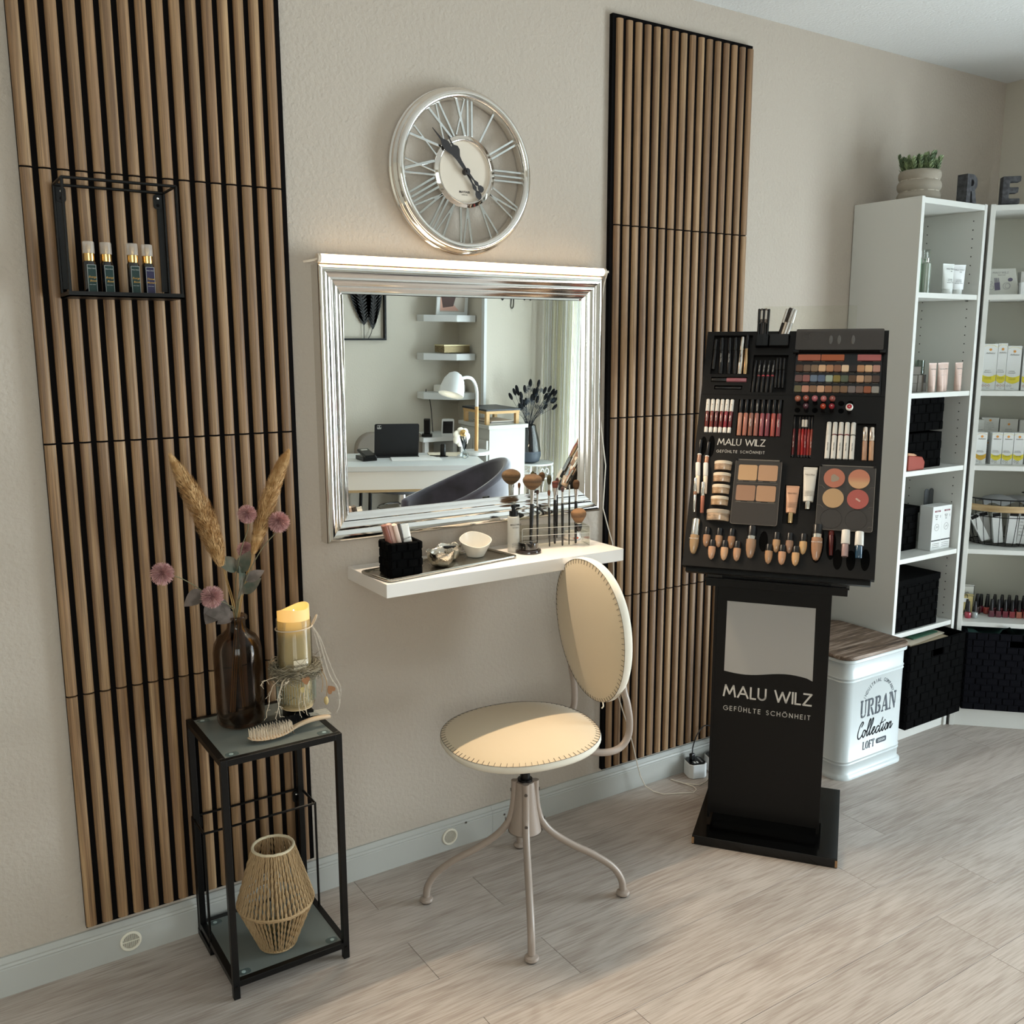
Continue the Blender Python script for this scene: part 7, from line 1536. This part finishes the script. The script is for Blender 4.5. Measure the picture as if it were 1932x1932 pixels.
# wall lettering
m = MB(); P = smooth_path([(3.62, 1.745, 0), (3.63, 1.705, 0), (3.66, 1.75, 0), (3.70, 1.735, 0), (3.70, 1.66, 0), (3.72, 1.665, 0), (3.73, 1.76, 0), (3.80, 1.74, 0), (3.81, 1.71, 0), (3.84, 1.75, 0), (3.86, 1.71, 0), (3.88, 1.76, 0)], 5)
strokes([[(-p.x, p.y) for p in P]], .006, T((0, -3.298, 0)) @ RX(90) @ RY(180), m) if False else m.tube([(p.x, -3.296, p.y) for p in P], .003, 5)
tag(obj('wall_script', m, blackp), 'black handwriting decal high on the wall in the mirror', 'wall lettering')
# metal stool table with vase
sl_ = thing('plant_stool', 'white metal stool with scroll work carrying the dark vase', 'stool', (3.80, -3.12, 0)); wm = mat('stool_white', '#cfd1cf', .4)
obj('top', MB().cyl(.135, .588, .600, 36), wm, sl_, bevel=.002); m = MB(); m.tube([(.13*math.cos(2*PI*k/40), .13*math.sin(2*PI*k/40), .50) for k in range(40)], .006, 6, closed=True)
for k in range(6):
    a = 2*PI*(k+.5)/6; q = Vector((-math.sin(a), math.cos(a), 0)); c = Vector((.13*math.cos(a), .13*math.sin(a), .545))
    for s_ in (-1, 1): m.tube([c+q*s_*(.022-.018*math.cos(u*.9)*(1-u/9))+Vector((0, 0, .030*math.sin(u*.9)*(1-u/10))) for u in [i*.5 for i in range(15)]], .0035, 5)
obj('scroll_work', m, wm, sl_)
for k in range(4): a = PI/4+k*PI/2; obj('leg', MB().tube(smooth_path([(.125*math.cos(a), .125*math.sin(a), .588), (.125*math.cos(a), .125*math.sin(a), .40), (.10*math.cos(a), .10*math.sin(a), .2), (.15*math.cos(a), .15*math.sin(a), 0)]), .007, 8), wm, sl_)
dv = thing('black_vase', 'glossy black vase with matt grey foot and dark dried stems', 'vase', (3.752, -3.12, .6005)); obj('lower_glaze', MB().lathe([(.050, 0), (.075, .012), (.086, .05), (.085, .082)], 36), mat('slate_glaze', '#39424c', .6), dv); obj('upper_glaze', MB().lathe([(.085, .082), (.074, .15), (.056, .215), (.046, .262), (.043, .262), (.05, .2), (.001, .15)], 36), mat('black_glaze', '#0c0d10', .05, coat=1), dv)
dsm = mat('dark_stem', '#2a2f36', .8); rg = random.Random(21)
m = MB(); h_ = MB(); b_ = MB()
for k in range(52):
    a = rg.uniform(-1, 1); e = Vector((a*.17+.03, rg.uniform(-.05, .05), .262+rg.uniform(.14, .33)*(1-.3*abs(a)))); m.tube(smooth_path([(a*.02, 0, .22), (a*.05, 0, .30), e]), .0012, 4)
    d = (e-Vector((0, 0, .2))).normalized()
    if k % 5 < 3: h_.sphere(.012, (0, 0, 0), 8, 6, M=T(e) @ d.to_track_quat('Z', 'Y').to_matrix().to_4x4() @ Matrix.Diagonal((1, 1, 2.3, 1)))
    else: puff(b_, e-d*.04, .019, 160, k)
obj('stems', m, dsm, dv, kind='stuff'); obj('seed_heads', h_, mat('seed_black', '#101115', .9), dv, kind='stuff'); obj('thistle_heads', b_, mat('thistle_blue', '#4a5562', .9), dv, smooth=0, kind='stuff')
# velvet armchair
ac = thing('velvet_armchair', 'dark violet-grey velvet armchair in front of the desk, seen in the mirror', 'armchair', (2.56, -2.09, 0)); vel = mat('velvet', '#37343f', .8, sheen=.8, var=('#4d4a58', (6, 6, 6), 3, .4, .6))
n = 40; vs = []; rows_ = [(1.0, 0), (1.0, 1), (.86, 1), (.86, 0)]
def topz(a): f = max(0, math.cos(a/2)); return .60+.24*f**3
for i in range(n+1):
    a = rad(-150+300*i/n)
    for r, z in rows_: vs.append((.315*r*math.cos(a), .285*r*math.sin(a), .40 if z == 0 else topz(a)))
fs = [(i*4+j, (i+1)*4+j, (i+1)*4+(j+1) % 4, i*4+(j+1) % 4) for i in range(n) for j in range(4)]+[(0, 1, 2, 3), (n*4+3, n*4+2, n*4+1, n*4)]
bk = obj('back_shell', MB().add(vs, fs), vel, ac, smooth=70, bevel=.02, bseg=3); bk.rotation_euler = (0, 0, rad(18))
obj('seat', MB().prism(rrect(.50, .46, .1, 6, -.03, 0), .38, .48), vel, ac, bevel=.02)
for sx in (-.2, .2):
    for sy in (-.18, .18): obj('leg', MB().tube([(sx, sy, .40), (sx*1.15, sy*1.15, 0)], [.018, .011], 10), blackp, ac)
# desk chair beyond
oc_ = thing('work_stool', 'grey round swivel stool under the desk with metal foot ring', 'stool', (2.80, -3.18, 0)); obj('seat', MB().cyl(.185, .475, .525, 36), mat('stool_grey', '#55575a', .6), oc_, bevel=.012); obj('column', MB().cyl(.025, .06, .475, 16), chrome, oc_)
obj('foot_ring', MB().tube([(.16*math.cos(2*PI*k/40), .16*math.sin(2*PI*k/40), .36) for k in range(40)], .008, 8, closed=True), chrome, oc_)
for k in range(5): a = 2*PI*k/5; obj('leg', MB().tube([(0, 0, .07), (.24*math.cos(a), .24*math.sin(a), .02)], .014, 8), mat('foot_black', '#141414', .4), oc_)
ob = thing('back_chair', 'taupe rounded chair back showing behind the desk in the mirror', 'chair', (2.84, -3.42, 0), (0, 0, rad(10)))
obj('back', MB().prism(rrect(.50, .26, .11, 6, 0, .70), -.03, .03, RX(90)), mat('taupe_fabric', '#8e857b', .85), ob, bevel=.015); obj('seat', MB().prism(rrect(.46, .30, .1, 6, 0, .0), .44, .50), mat('taupe_fabric'), ob, bevel=.015)
for sx in (-.18, .18):
    for sy in (-.12, .12): obj('leg', MB().tube([(sx, sy, .45), (sx*1.1, sy*1.1, 0)], .012, 8), blackp, ob)
